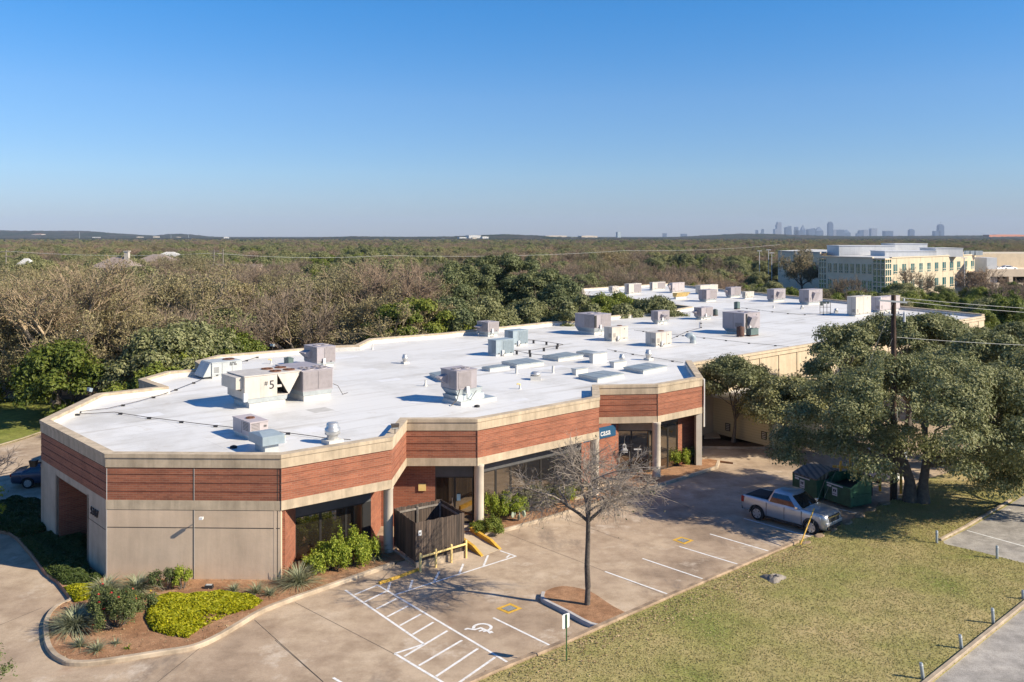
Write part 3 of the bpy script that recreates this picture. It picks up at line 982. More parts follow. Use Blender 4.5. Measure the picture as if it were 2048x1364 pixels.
# grey panels at the front corner
d12 = (P[2] - P[1]).normalized()
mb = MB(); mb.slab(P[1], P[2], 0.3, -0.4, 3.67)
mb.slab(P[2] - Vector((0.32, 0)), P[2], 0.34, -0.4, 3.25)
bpart(mb, "front_panel", M['panel'])
mb = MB()
W12 = (P[2] - P[1]).length
def on12(u, z0, z1, w):
    mb.slab(P[1] + d12 * (u - w / 2) + Vector((0, -0.006)), P[1] + d12 * (u + w / 2) + Vector((0, -0.006)), 0.004, z0, z1)
for u in (W12 * .5, W12 - 0.16):
    on12(u, -0.3, 5.1, 0.035)
for z in (3.25, 2.45, 3.64):
    mb.slab(P[1] + Vector((0.05, -0.004)), P[2] + Vector((-0.05, -0.004)), 0.003, z - 0.018, z + 0.018)
bpart(mb, "panel_joint", M['joint'])
mb = MB()
for u in (W12 * .5 + .03,):
    mb.slab(P[1] + d12 * (u) + Vector((0, -0.009)), P[1] + d12 * (u + .02) + Vector((0, -0.009)), 0.003, -0.2, 5.1)
bpart(mb, "joint_sealant", M['whitecurb'])
mb = MB(); mb.slab(P[1] + Vector((0.02, -0.005)), P[1] + Vector((0.05, -0.005)), 0.004, -0.2, 5.1)
bpart(mb, "joint_sealant", M['whitecurb'])

# glazing
def window(p, q, z0, z1, fw=0.06, name="window"):
    """one light: dark frame with its own pane"""
    p, q = Vector(p[:2]), Vector(q[:2])
    d = (q - p).normalized()
    mb = MB()
    mb.slab(p, p + d * fw, 0.10, z0, z1); mb.slab(q - d * fw, q, 0.10, z0, z1)
    mb.slab(p + d * fw, q - d * fw, 0.10, z1 - fw, z1); mb.slab(p + d * fw, q - d * fw, 0.10, z0, z0 + fw)
    f = bpart(mb, name, M['frame'])
    nn = Vector((-d.y, d.x)) * 0.03
    mb = MB(); mb.slab(p + d * fw + nn, q - d * fw + nn, 0.02, z0 + fw, z1 - fw)
    mb.build("pane", M['glass'], f)
    return f

def along(o, d, px):
    r = (px - 1024) / F_PX
    t = (r * o[1] - o[0]) / (d[0] - r * d[1])
    return Vector((o[0] + d[0] * t, o[1] + d[1] * t))

# bay 1 under the diagonal fascia
mb = MB(); mb.slab((-10.17, 39.0), (-10.24, 41.15), 0.25, -0.3, 3.3, side=1)
bpart(mb, "bay_wall", M['brick'])
o1, u1 = (-10.24, 41.15), (0.785, 0.62)
cuts = [590, 641, 692, 727]
pts = [along(o1, u1, x) for x in cuts]
for a, b in zip(pts[:-1], pts[1:]):
    window(a, b, 0.08, 2.2)
e1 = along(o1, u1, 742)
mb = MB(); mb.slab(pts[0], e1, 0.14, 2.2, 3.3)
bpart(mb, "window_header", M['header'])
mb = MB(); mb.slab(pts[-1], e1, 0.2, -0.3, 2.2)
bpart(mb, "dark_infill", M['black'])
mb = MB()
mb.slab(e1, (e1.x, 47.0), 0.25, -0.4, 3.3, side=1)
mb.slab((e1.x, 47.0), (-4.15, 47.0), 0.25, -0.4, 3.3)
bpart(mb, "bay_wall", M['brick'])
# bay 2 entrance
mb = MB(); mb.slab((-4.15, 47.0), (-2.1, 47.0), 0.2, 2.5, 3.3)
bpart(mb, "door_header", M['header'])
def door(p, q, z0, z1, hs):
    f = window(p, q, z0, z1, 0.05, "glass_door")
    p, q = Vector(p), Vector(q)
    d = (q - p).normalized()
    h = (q - d * 0.12) if hs > 0 else (p + d * 0.12)
    nn = Vector((d.y, -d.x)) * 0.05
    mb = MB(); mb.tube([(h.x + nn.x, h.y + nn.y, z0 + .8), (h.x + nn.x, h.y + nn.y, z0 + 1.4)], 0.018, 6)
    mb.build("handle", M['steel'], f)
    return f
zd = gz(0, 47) + 0.15
door((-4.15, 47.0), (-3.1, 47.0), zd, 2.5, 1)
window((-3.1, 47.0), (-2.1, 47.0), zd, 2.5)
mb = MB(); mb.box(-2.98, -2.78, 46.93, 46.965, zd + 1.25, zd + 1.6)
bpart(mb, "door_notice", plain("pale blue notice", (0.40, 0.62, 0.66), 0.6))
# bay 2 glazing under the long diagonal
o2, u2 = (-2.1, 47.0), (0.747, 0.665)
cuts = [963, 992, 1022, 1052, 1082, 1110, 1137, 1163]
pts = [along(o2, u2, x) for x in cuts]
zg = gz(0, 50) + 0.12
for a, b in zip(pts[:-1], pts[1:]):
    window(a, b, zg, 2.62)
mb = MB(); mb.slab(pts[0], pts[-1], 0.14, 2.62, 3.3)
bpart(mb, "window_header", M['header'])
oS, uS = (4.4, 55.0), (0.747, 0.665)
w_end = along(oS, uS, 1237)
mb = MB(); mb.slab(pts[-1], oS, 0.25, -0.8, 3.3, side=1)
bpart(mb, "bay_wall", M['brick'])
mb = MB(); mb.slab(oS, w_end, 0.25, -0.8, 3.27)
bpart(mb, "sign_wall", M['brick'])
# main entrance
EY = 58.2
zd = gz(0, EY) + 0.15
mb = MB(); mb.slab((6.8, EY), (9.7, EY), 0.2, 2.5, 3.3)
bpart(mb, "door_header", M['soffit'])
door((7.06, EY), (7.98, EY), zd, 2.5, 1)
window((7.98, EY), (9.15, EY), zd, 2.5)
window((9.15, EY), (9.42, EY + .25), zd, 2.5)
mb = MB()
DX = .12
for a, b in [((7.17, 1.45), (7.63, 1.52)), ((7.24, 1.52), (7.56, 1.62)), ((7.2, 1.33), (7.62, 1.38)), ((7.27, 1.62), (7.33, 1.80)), ((7.46, 1.62), (7.52, 1.80))]:
    mb.box(a[0] + DX, b[0] + DX, EY - 0.035, EY - 0.008, zd + a[1], zd + b[1])
mb.add([(7.24 + DX, EY - 0.03, zd + 1.8), (7.56 + DX, EY - 0.03, zd + 1.8), (7.40 + DX, EY - 0.03, zd + 1.95)], [(0, 1, 2)])
bpart(mb, "door_decal", M['white'])
mb = MB(); mb.box(8.15, 8.64, EY - 0.03, EY - 0.006, zd + 1.50, zd + 1.58)
bpart(mb, "door_decal", M['white'])
o3, u3 = (8.9, 57.85), (0.753, 0.658)
pts = [along(o3, u3, x) for x in (1318, 1336, 1356)]
for a, b in zip(pts[:-1], pts[1:]):
    window(a, b, gz(0, 59) + .12, 2.72)
w2 = along(o3, u3, 1398)
mb = MB(); mb.slab(pts[0], pts[-1], 0.14, 2.72, 3.3)
bpart(mb, "window_header", M['header'])
mb = MB(); mb.slab(pts[-1], w2, 0.25, -0.8, 3.3)
bpart(mb, "sign_wall", M['brick'])
mb = MB(); mb.slab((P[9].x - 0.42, P[9].y - .1), (P[9].x - 0.02, P[9].y - .08), 0.5, -0.9, ZF)
bpart(mb, "end_pier", M['column'])
# walls back of the corner to the beige side
mb = MB(); sweep(mb, [P[9], P10], -0.05, -0.3, -0.8, ZF)
bpart(mb, "return_wall", M['beige'])
# columns
for cx, cy, r in [(*xy(G(776.5, 1103, .13)), .235), (*xy(G(958, 1051, .13)), .26), (5.02, 52.9, .27), (*xy(G(1313, 953, .13)), .27)]:
    mb = MB()
    mb.lathe([(r, gz(cx, cy)), (r, ZF - 0.12), (r + .02, ZF - 0.1), (r + .02, ZF + .03)], (cx, cy, 0), 24)
    bpart(mb, "column", M['column'])
# downpipe
mb = MB(); mb.tube([(13.4, 60.7, 5.5), (13.4, 60.7, 2.2)], 0.06, 8)
mb.tube([(13.4, 60.7, 5.5), (13.25, 61.4, 5.55)], 0.055, 8)
bpart(mb, "downpipe", M['white'])
# street number on the end wall
nm = place_text("street_number", "5307", 0.50, M['ink'], (0, 0, 0), (d01.x, d01.y, 0), bld, 0.025, 1.05)
na = P[0] + d01 * L01 * .80 + n01 * .028
nm.location = Vector((na.x, na.y, 2.62)) - bld.location
mb = MB()
for u0, u1_, z0, z1 in [(.76, .995, 2.30, 2.33), (.76, .764, 2.30, 3.25)]:
    mb.slab(P[0] + d01 * L01 * u0 + n01 * .006, P[0] + d01 * L01 * u1_ + n01 * .006, 0.004, z0, z1)
bpart(mb, "end_joint", M['joint'])

# low side wing in cream siding
wing = thing("side_wing", "low cream lap sided annex beside the tree behind the entrance", "annex", (19.4, 65.5, -0.5))
wa, wb = Vector((16.0, 70.6)), Vector((19.5, 65.6))
dv = (wb - wa).normalized()
wc = wb + Vector((-dv.y, dv.x)) * 6.0
mb = MB(); mb.slab(wa, wb, 0.2, -0.7, 2.55, side=1); mb.slab(wb, wc, 0.2, -0.7, 2.55, side=1)
mb.build("siding", M['cream_siding'], wing, world=True)
mb = MB(); mb.prism([xy(wa + dv * -3.0 + Vector((-.3, -.2))), xy(wb + Vector((-.1, -.3))), xy(wc), (17.5, 77)], 2.55, 2.72)
mb.build("wing_roof", M['whitecurb'], wing, world=True)
for u in (.28, .86):
    mb = MB()
    a = wa + (wb - wa) * u - Vector((-dv.y, dv.x)) * 0.03
    mb.slab(a, a + dv * .5, 0.03, 0.05, .65)
    vt = mb.build("vent", M['frame'], wing, world=True)
    mb = MB()
    a = wa + (wb - wa) * u - Vector((-dv.y, dv.x)) * 0.04
    for k in range(4):
        mb.slab(a + dv * .08, a + dv * .42, 0.012, 0.12 + k * .13, .19 + k * .13)
    mb.build("louvre", M['cream'], vt)
mb = MB(); mb.slab(wa - dv * 2.6, wa - dv * .05, 0.15, -0.6, 2.55)
mb.build("dark_opening", M['black'], wing, world=True)  # black sheet paints in the shade of the open doorway
for u in (0.1, 1.3, 2.4):
    mb = MB()
    a = wa - dv * u - Vector((-dv.y, dv.x)) * .06
    mb.slab(a - dv * .12, a, 0.1, -0.6, 2.55)
    mb.build("porch_post", M['frame'], wing, world=True)

# the sign on the brick wall
sa, sb = along(oS, uS, 1167), along(oS, uS, 1230.5)
ds = (sb - sa).normalized()
ns = Vector((ds.y, -ds.x))
sg = thing("wall_sign", "navy blue sign with white lettering on the brick wall by the entrance", "sign", (sa.x, sa.y, 2.5))
mb = MB(); mb.slab(sa + ns * .05, sb + ns * .05, 0.05, 2.42, 3.14)
mb.build("board", M['sign_blue'], sg, world=True)
def sign_word(w, px, size, bold):
    a = along(oS, uS, px)
    a = a + ns * .055
    o = place_text("lettering", w, size, M['white'], Vector((a.x, a.y, 2.58)) - sg.location, (ds.x, ds.y, 0), sg, 0.008, 1.0, bold=bold)
sign_word("in", 1173, 0.58, 0.012)
sign_word("casa", 1199.5, 0.58, 0.004)
# plate on the brick beside the enclosure
mb = MB(); mb.box(-5.05, -4.65, 46.93, 46.98, 1.75, 2.12)
tag(mb.build("wall_plate", M['pale_yellow']), "small yellow plate on the brick wall behind the wooden enclosure", "plate")
# camera arm on the front panel
c0 = Vector((D(405, 38.7), 38.72, hgt(1036, 38.7)))
cm = thing("security_camera", "white security camera reaching out from the grey front panel", "camera", c0)
mb = MB(); mb.tube([(0, 0, 0), (0, -.16, .03)], 0.02, 6); mb.build("arm", M['white'], cm)
mb = MB(); mb.box(-.07, .09, -.30, -.13, 0, .10); mb.build("housing", M['white'], cm)
# floodlights on the parapets
def flood(px, py, z, aim, label, mat):
    p = Z(px, py, z)
    t = thing("floodlight", label, "floodlight", p, aim, "floodlights on the parapet")
    mb = MB(); mb.tube([(0, 0, -.28), (0, 0, 0)], 0.025, 6); mb.build("stem", M['cable'], t)
    mb = MB(); mb.hexa([(-.16, -.06, -.02), (.16, -.06, -.02), (.16, .12, .04), (-.16, .12, .04), (-.2, -.1, .2), (.2, -.1, .2), (.2, .1, .24), (-.2, .1, .24)])
    h = mb.build("housing", mat, t)
    mb = MB(); mb.add([(-.17, -.092, .19), (.17, -.092, .19), (.14, -.066, .0), (-.14, -.066, .0)], [(0, 1, 2, 3)]); mb.build("lens", M['greymetal'], h)
flood(790, 857, 6.0, 0.3, "dark floodlight on the parapet corner above the wooden enclosure", M['cable'])
flood(180, 783, 6.05, 2.4, "grey floodlight on the far left parapet by the woods", M['bluegrey'])
flood(545, 693, 6.0, 2.6, "small floodlight on the rear parapet above unit nine", M['galv'])
flood(1262, 622, 6.0, 2.6, "white floodlight on the rear parapet beside the courtyard trees", M['white'])
p_ = P[0] + n01 * .1 - d01 * .05
t = thing("wall_light", "black box light on the shaded end wall of the building", "wall light", (P[0].x - .05, P[0].y - .1, 3.5))
mb = MB(); mb.box(-.45, -.08, -.2, .12, -.18, .16, taper=.05); mb.build("housing", M['frame'], t)
mb = MB(); mb.tube([(-.1, 0, 0), (.1, .05, 0)], .05, 6); mb.build("bracket", M['frame'], t)
# ------------------------------------------------------------------ roof plant
M['seam'] = plain('panel seam', (0.12, 0.11, 0.105), 0.7)
TH = R(41)
UX = Vector((math.cos(TH), math.sin(TH)))
VX = Vector((-math.sin(TH), math.cos(TH)))

def measure(xn, yb, xl, xr, yt, zb=ZR):
    """near corner, length to the right, depth to the left and height of a box on the roof"""
    b = Z(xn, yb, zb)
    def t(px, d):
        r = (px - 1024) / F_PX
        return (r * b.y - b.x) / (d.x - r * d.y)
    return b, max(.3, t(xr, UX)), max(.3, t(xl, VX)), (yb - yt) * b.y / F_PX

def fan(par, x, y, z, r, cab, rusty=False):
    mb = MB()
    mb.lathe([(r, 0), (r, .05), (r * .92, .055), (r * .9, .03)], (x, y, z), 20, 0)
    mb.lathe([(r * .9, .03), (0.01, .028)], (x, y, z), 20, 1, smooth=False)
    for k in range(4):
        a = k * math.pi / 4
        dx, dy = math.cos(a) * r * .88, math.sin(a) * r * .88
        mb.tube([(x - dx, y - dy, z + .05), (x + dx, y + dy, z + .05)], .008, 4, 0)
    mb.lathe([(r * .3, .03), (r * .3, .06), (.01, .065)], (x, y, z), 10, 0)
    return mb.build("fan", [M['rust'] if rusty else cab, M['rust'] if rusty else M['black']], par)

def rtu(label, xn, yb, xl, xr, yt, cab='mauve', curb=0.30, base=0.22, fans=((.75, .3), (.75, .7)), fr=.28, rusty=False, hood=None, rib=True,
        slot=None, inset=.12, disc=True, group=None, panels=2, name="rooftop_unit", cat="air conditioner"):
    b, L, W, H = measure(xn, yb, xl, xr, yt)
    t = thing(name, label, cat, b, TH, group)
    m = M[cab]
    mb = MB(); mb.box(inset, L - inset, inset, W - inset, -.02, curb)
    mb.build("roof_curb", M['whitecurb'], t)
    if base:
        mb = MB()
        mb.hexa([(inset - .04, inset - .04, curb), (L - inset + .04, inset - .04, curb), (L - inset + .04, W - inset + .04, curb), (inset - .04, W - inset + .04, curb),
                 (.03, .03, curb + base), (L - .03, .03, curb + base), (L - .03, W - .03, curb + base), (.03, W - .03, curb + base)])
        mb.build("base_rail", M['galv'], t)
    z0 = curb + base
    mb = MB(); mb.box(0, L, 0, W, z0 + .004, H)
    mb.box(-.025, L + .025, -.025, W + .025, H - .04, H + .02)
    for k in range(1, panels):
        x = L * k / panels
        mb.box(x - .012, x + .012, -.006, .0, z0 + .05, H - .06, 1)
    mb.box(-.006, 0, W * .5 - .012, W * .5 + .012, z0 + .05, H - .06, 1)
    mb.box(.02, L - .02, -.005, 0, z0 + .11, z0 + .125, 1)
    if not rib:
        for k in range(6):
            z = z0 + .25 + k * .07
            mb.box(L * .06, L * .06 + .38, -.008, 0, z, z + .03, 1)
            mb.box(-.008, 0, W * .1, W * .42, z, z + .03, 1)
        mb.box(L * .75, L * .75 + .16, -.006, 0, H - .3, H - .2, 1)
    cb = mb.build("cabinet", [m, M['seam']], t)
    for k in range(panels):
        mb = MB()
        x = L * (k + .5) / panels
        mb.box(x - .09, x + .09, -.004, .02, z0 + .03, z0 + .10)
        mb.build("lifting_slot", M['black'], cb)
    if rib:
        mb = MB()
        x0 = L * (.40 if L > 1.6 else .12)
        mb.box(x0, L - .06, -.022, 0.02, z0 + .1, H - .1)
        rm = M['mauve_rib'] if cab in ('mauve', 'pink', 'cream') else M['bluerib']
        mb.build("coil_panel", rm, cb)
        mb = MB(); mb.box(-.022, .02, .06, W * .52, z0 + .1, H - .1)
        mb.build("coil_panel", rm, cb)
    if slot:
        mb = MB(); mb.box(slot[0] * L, slot[1] * L, -.03, .03, z0 + .08, H - .08)
        mb.build("coil_slot", M['black'], cb)
    for fx, fy in fans:
        fan(t, L * fx, W * fy, H + .02, min(fr, L * .24, W * .24), m, rusty)
    if hood == 'x0':
        hb, ht, y0, y1, o = z0 + .25, H - .35, W * .48, W * .94, .55
        mb = MB()
        mb.hexa([(-.02, y0, hb), (0, y0, hb), (0, y1, hb), (-.02, y1, hb), (-o, y0, ht - .15), (0, y0, ht), (0, y1, ht), (-o, y1, ht - .15)])
        mb.build("intake_hood", m, t)
    elif hood == 'y0':
        hb, ht, x0, x1, o = z0 + .2, H - .3, L * .25, L * .62, .5
        mb = MB()
        mb.hexa([(x0, -.02, hb), (x1, -.02, hb), (x1, 0, hb), (x0, 0, hb), (x0, -o, ht - .15), (x1, -o, ht - .15), (x1, 0, ht), (x0, 0, ht)])
        mb.build("intake_hood", m, t)
    elif hood == 'side':
        mb = MB()
        mb.hexa([(-.62, .08, z0 + .0), (-.04, .08, z0 + .0), (-.04, W - .08, z0), (-.62, W - .08, z0), (-.1, .08, H - .02), (0, .08, H - .02), (0, W - .08, H - .02), (-.1, W - .08, H - .02)])
        mb.build("intake_hood", m, t)
    if disc:
        mb = MB(); mb.box(L * .30, L * .30 + .2, -.14, -.02, z0 - .1, z0 + .35)
        mb.build("disconnect_box", M['white'], t)
        mb = MB(); mb.tube([(L * .3 + .1, -.1, z0 - .1), (L * .3 + .14, -.2, .2), (L * .3 + .1, -.18, 0.02), (L * .3 - .3, -.2, .03)], .022, 5)
        mb.build("conduit", M['cable'], t)
    return t, L, W, H

# unit marked five, with its vee-shaped condenser
b, L, W, H = measure(498, 817, 458, 570, 754)
t = thing("rooftop_unit", "large cream rooftop unit marked number five with rusty fans and a vee shaped condenser", "air conditioner", b, TH)
W = 2.3
mb = MB(); mb.box(.05, 2.35, .05, W - .05, -.02, .28); mb.build("roof_curb", M['whitecurb'], t)
mb = MB(); mb.hexa([(.0, .0, .28), (2.4, .0, .28), (2.4, W, .28), (.0, W, .28), (-.2, -.05, .55), (2.45, -.05, .55), (2.45, W + .1, .55), (-.2, W + .1, .55)]); mb.build("base_rail", M['galv'], t)
H = 1.88
mb = MB(); mb.box(-.3, 1.75, -.08, W + .1, .56, H)
for x in (.72,):
    mb.box(x - .012, x + .012, -.092, -.08, .62, H - .05)
mb.box(-.34, 3.35, -.12, W + .14, H, H + .06)
cb = mb.build("cabinet", M['cream'], t)
for y0, y1 in ((-.08, .0), (W + .02, W + .1)):
    mb = MB()
    mb.add([(1.75, y0, H), (3.3, y0, H), (2.52, y0, .58), (1.75, y1, H), (3.3, y1, H), (2.52, y1, .58)],
           [(0, 2, 1), (3, 4, 5), (0, 1, 4, 3), (1, 2, 5, 4), (2, 0, 3, 5)])
    mb.build("vee_end", M['cream'], t)
mb = MB()
mb.hexa([(2.48, 0.0, .58), (2.56, 0, .58), (2.56, W, .58), (2.48, W, .58), (3.18, .0, H - .02), (3.26, 0, H - .02), (3.26, W, H - .02), (3.18, W, H - .02)])
mb.hexa([(2.48, 0.0, .6), (2.56, 0, .6), (2.56, W, .6), (2.48, W, .6), (1.8, .0, H - .02), (1.88, 0, H - .02), (1.88, W, H - .02), (1.8, W, H - .02)])
mb.build("condenser_coil", M['black'], t)
mb = MB(); mb.box(1.76, 2.1, .02, .1, 1.05, 1.2); mb.box(1.76, 2.5, -.04, W, .56, .62); mb.build("cross_brace", M['cream'], t)
for fx in (1.95, 2.85):
    for fy in (.25, .75):
        fan(t, fx, W * fy, H + .06, .36, M['cream'], True)
mb = MB(); mb.box(-.72, -.3, .2, W, 1.15, H - .02, taper=0.0); mb.build("filter_box", M['cream'], t)
mb = MB(); mb.box(-.42, -.22, -.25, -.1, .45, .95); mb.build("disconnect_box", M['white'], t)
place_text("unit_number", "#", .36, M['ink'], (.93, -.097, 1.28), (1, 0, 0), cb, .004, shear=.2)
place_text("unit_number", "5", .72, M['ink'], (1.22, -.097, 1.03), (1, 0, 0), cb, .004)
place_text("unit_number", "#5", .5, M['ink'], (-.306, .9, 1.0), (0, -1, 0), cb, .004)

# two-section mauve unit next to it
b, L, W, H = measure(606, 804, 566, 665, 747)
t = thing("rooftop_unit", "long mauve rooftop unit with four dark fans just right of the unit marked five", "air conditioner", b, TH)
L, W, H = 2.05, 3.4, 1.85
mb = MB(); mb.box(.1, L - .1, .1, W - .1, -.02, .33); mb.build("roof_curb", M['whitecurb'], t)
mb = MB(); mb.hexa([(.06, .06, .33), (L - .06, .06, .33), (L - .06, W - .06, .33), (.06, W - .06, .33), (0, 0, .6), (L, 0, .6), (L, W, .6), (0, W, .6)]); mb.build("base_rail", M['galv'], t)
mb = MB(); mb.box(0, L, 0, 1.25, .605, H); mb.box(.1, L, 1.55, W, .605, H); mb.box(.15, L, 1.25, 1.55, .605, H - .05); mb.box(-.1, L + .03, -.03, W + .2, H, H + .06)
cb = mb.build("cabinet", M['mauve'], t)
for bx in ((.04, L * .49, -.02, 0.02), (L * .51, L - .04, -.02, 0.02), (-.02, .02, .05, 1.2)):
    mb = MB(); mb.box(*bx, .7, H - .06); mb.build("coil_panel", M['mauve_rib'], cb)
mb = MB(); mb.box(.11, .16, 1.25, 1.55, .65, H - .05); mb.build("coil_slot", M['black'], cb)
for fx in (.28, .72):
    for fy in (.13, .37):
        fan(t, L * fx, W * fy * .8, H + .06, .34, M['mauve'])
mb = MB(); mb.tube([(L + .02, .3, .9), (L + .5, .25, .7), (L + 1.0, .5, .05), (L + 1.6, .9, .03)], .02, 5); mb.build("conduit", M['cable'], t)

# unit nine
t, L, W, H = rtu("pale grey rooftop unit marked number nine with a sloping intake hood", 424, 758, 404, 484, 726, 'greymetal', .16, .0, ((.72, .5),), .42, True, 'side', False, inset=.05, disc=False, panels=3)
place_text("unit_number", "#9", .42, M['ink'], (L * .58, -.014, .85), (1, 0, 0), t, .004)
rtu("mauve unit with a side hood and two fans by the rear parapet behind unit five", 634, 736, 608, 671, 695, 'mauve', .2, .15, hood='x0', fans=((.35, .5), (.75, .5)), fr=.32)
# small condenser by unit four
def small_box(label, xn, yb, xl, xr, yt, mat, name="condenser_box", cat="condenser", fan_top=True, feet=True, round_=False):
    b, L, W, H = measure(xn, yb, xl, xr, yt)
    t = thing(name, label, cat, b, TH)
    mb = MB()
    if round_:
        r = max(L, W) * .5
        mb.lathe([(r, .12), (r, H), (r * .96, H + .03), (.02, H + .03)], (L / 2, W / 2, 0), 18)
    else:
        mb.box(0, L, 0, W, .12, H)
        mb.box(-.02, L + .02, -.02, W + .02, H, H + .04)
    mb.build("casing", mat, t)
    for y0 in (.05, W - .17):
        mb = MB(); mb.box(-.1, L + .1, y0, y0 + .12, 0, .11); mb.build("sleeper", M['brownbox'], t)
    if fan_top:
        fan(t, L / 2, W / 2, H + .04, min(L, W) * .4, mat)
    return t
small_box("small dark green condenser box between unit five and the rear parapet", 577, 736, 568, 587, 718, M['greenbox'])
rtu("pinkish square rooftop unit with one rusty fan near the front parapet", 500.5, 882, 466, 536, 846, 'pink', .13, .06, ((.5, .5),), .42, True, rib=False, inset=.06, disc=False)
# mushroom intake
b, L, W, H = measure(530, 908, 510, 557, 868)
t = thing("intake_hood", "blue grey sheet metal intake hood close to the front parapet", "intake hood", b, TH)
mb = MB(); mb.box(0, L, 0, W, -.02, .42); mb.build("neck", M['greymetal'], t)
mb = MB(); mb.box(-.22, L + .22, -.22, W + .22, .42, .84); mb.hexa([(-.22, -.22, .84), (L + .22, -.22, .84), (L + .22, W + .22, .84), (-.22, W + .22, .84), (-.05, W / 2 - .03, .95), (L + .05, W / 2 - .03, .95), (L + .05, W / 2 + .03, .95), (-.05, W / 2 + .03, .95)])
mb.build("canopy", M['bluegrey'], t)

def exhaust(label, px, yb, h, r, name="exhaust_fan"):
    p = Z(px, yb, ZR)
    t = thing(name, label, "exhaust fan", p, TH)
    mb = MB(); mb.box(-r * 1.05, r * 1.05, -r * 1.05, r * 1.05, -.02, h * .2); mb.build("roof_curb", M['whitecurb'], t)
    mb = MB(); mb.lathe([(r * .7, h * .2), (r * .72, h * .42), (r, h * .46), (r, h * .74), (r * .8, h * .76), (r * .8, h * .92), (r * .72, h), (.02, h + .01)], (0, 0, 0), 22)
    mb.build("spun_housing", M['steel'], t)
    return t
exhaust("spun metal exhaust fan nearest the front parapet", 665, 886, 1.0, .38)
exhaust("spun metal exhaust fan standing alone mid roof near the rear parapet", 810, 727, .72, .24)
exhaust("small cylinder exhaust fan behind the pair of large skylights", 1244, 727, .75, .24)
exhaust("small cylinder exhaust fan at the right of the skylights", 1297, 720, .85, .27)

# big mauve unit on the stepped platform
b, L, W, H = measure(922, 812, 885, 993, 742)
t = thing("rooftop_unit", "mauve rooftop unit with two fans on a stepped grey platform in mid roof", "air conditioner", b, TH)
mb = MB(); mb.box(0, L, 0, W, -.02, .2); mb.build("roof_curb", M['whitecurb'], t)
mb = MB(); mb.box(.04, L - .04, .04, W - .04, .2, .24); mb.hexa([(.1, .55, .24), (L - .5, .55, .24), (L - .5, W, .24), (.1, W, .24), (.0, .6, .5), (L - .55, .6, .5), (L - .55, W, .5), (.0, W, .5)])
mb.hexa([(.25, .65, .5), (L - .7, .65, .5), (L - .7, W, .5), (.25, W, .5), (.05, .6, .85), (L - .6, .6, .85), (L - .6, W + .2, .85), (.05, W + .2, .85)])
mb.build("platform", M['galv'], t)
mb = MB(); mb.box(.1, 1.65, .55, W + .3, .855, 1.98); mb.box(.07, 1.68, .52, W + .33, 1.98, 2.03); cb = mb.build("cabinet", M['mauve'], t)
for bx in ((.2, 1.2, .53, .57), (.08, .12, .6, 1.3)):
    mb = MB(); mb.box(*bx, .95, 1.9); mb.build("coil_panel", M['mauve_rib'], cb)
for fx in (.5, 1.2):
    fan(t, fx, 1.15, 2.03, .3, M['mauve'])
mb = MB(); mb.hexa([(.05, 1.5, 1.15), (.1, 1.5, 1.15), (.1, W + .1, 1.15), (.05, W + .1, 1.15), (-.5, 1.5, 1.55), (.1, 1.5, 1.7), (.1, W + .1, 1.7), (-.5, W + .1, 1.55)]); mb.build("intake_hood", M['mauve'], t)
mb = MB(); mb.box(.75, .95, .38, .5, .62, 1.02); mb.build("disconnect_box", M['white'], t)
mb = MB(); mb.tube([(.8, .45, .62), (.7, .3, .3), (.9, .2, .26), (1.2, .3, .5), (1.5, .4, .7)], .02, 5); mb.tube([(.3, .5, .9), (-.1, .3, .3), (-.5, .3, .05)], .03, 5); mb.build("conduit", M['cable'], t)

rtu("small mauve unit with a side hood just in front of the evergreen oaks", 976, 674, 954, 998, 645, 'mauve', .22, .25, hood='x0', fans=((.5, .5),), fr=.3)
rtu("blue grey rooftop unit, the farther of the blue pair", 1026, 693, 1009, 1056, 662, 'bluegrey', .14, .0, (), inset=.03, disc=True, panels=3)
rtu("blue grey rooftop unit, the nearer of the blue pair", 992, 713, 976, 1028, 681, 'bluegrey', .14, .0, (), inset=.03, disc=True, panels=3)

def skylight(label, pts, h=.28, mat='galv_dark'):
    q = [Z(x, y, ZR + h) for x, y in pts]
    cen = sum(q, Vector()) / 4
    cen.z = ZR
    t = thing("skylight", label, "skylight", cen, 0, "flat grey skylights")
    q = [p - cen for p in q]
    mb = MB(); mb.hexa([(p.x * .97, p.y * .97, -.02) for p in q] + [(p.x * .97, p.y * .97, h - .07) for p in q]); mb.build("roof_curb", M['whitecurb'], t)
    mb = MB(); mb.hexa([(p.x, p.y, h - .07) for p in q] + [(p.x, p.y, h) for p in q]); mb.build("rim", M['galv'], t)
    mb = MB()
    def lerp(u, v):
        return q[0].lerp(q[1], u).lerp(q[3].lerp(q[2], u), v)
    for i in range(2):
        for j in range(2):
            c4 = [lerp(.03 + i * .48, .03 + j * .48), lerp(.49 + i * .48, .03 + j * .48), lerp(.49 + i * .48, .49 + j * .48), lerp(.03 + i * .48, .49 + j * .48)]
            mb.hexa([(p.x, p.y, h - .01) for p in c4] + [(p.x, p.y, h + .025) for p in c4])
    mb.build("panel", M[mat], t)
def zs(x, y):
    return (820 + x / 3.413, 540 + y / 3.413)
skylight("flat grey skylight half hidden behind the unit on the stepped platform", [zs(130, 703), zs(215, 742), zs(420, 705), zs(300, 675)])
skylight("narrow pale skylight, nearest of the row behind the platform unit", [zs(488, 662), zs(545, 672), zs(682, 655), zs(610, 643)], .25)
skylight("wide grey skylight, second nearest of the rear row", [zs(622, 624), zs(728, 648), zs(920, 625), zs(800, 600)])
skylight("wide grey skylight, third of the rear row with a cable at its corner", [zs(900, 586), zs(1012, 602), zs(1185, 578), zs(1068, 558)])
skylight("grey skylight, farthest of the rear row beside a white vent box", [zs(1132, 557), zs(1245, 576), zs(1340, 566), zs(1195, 545)])
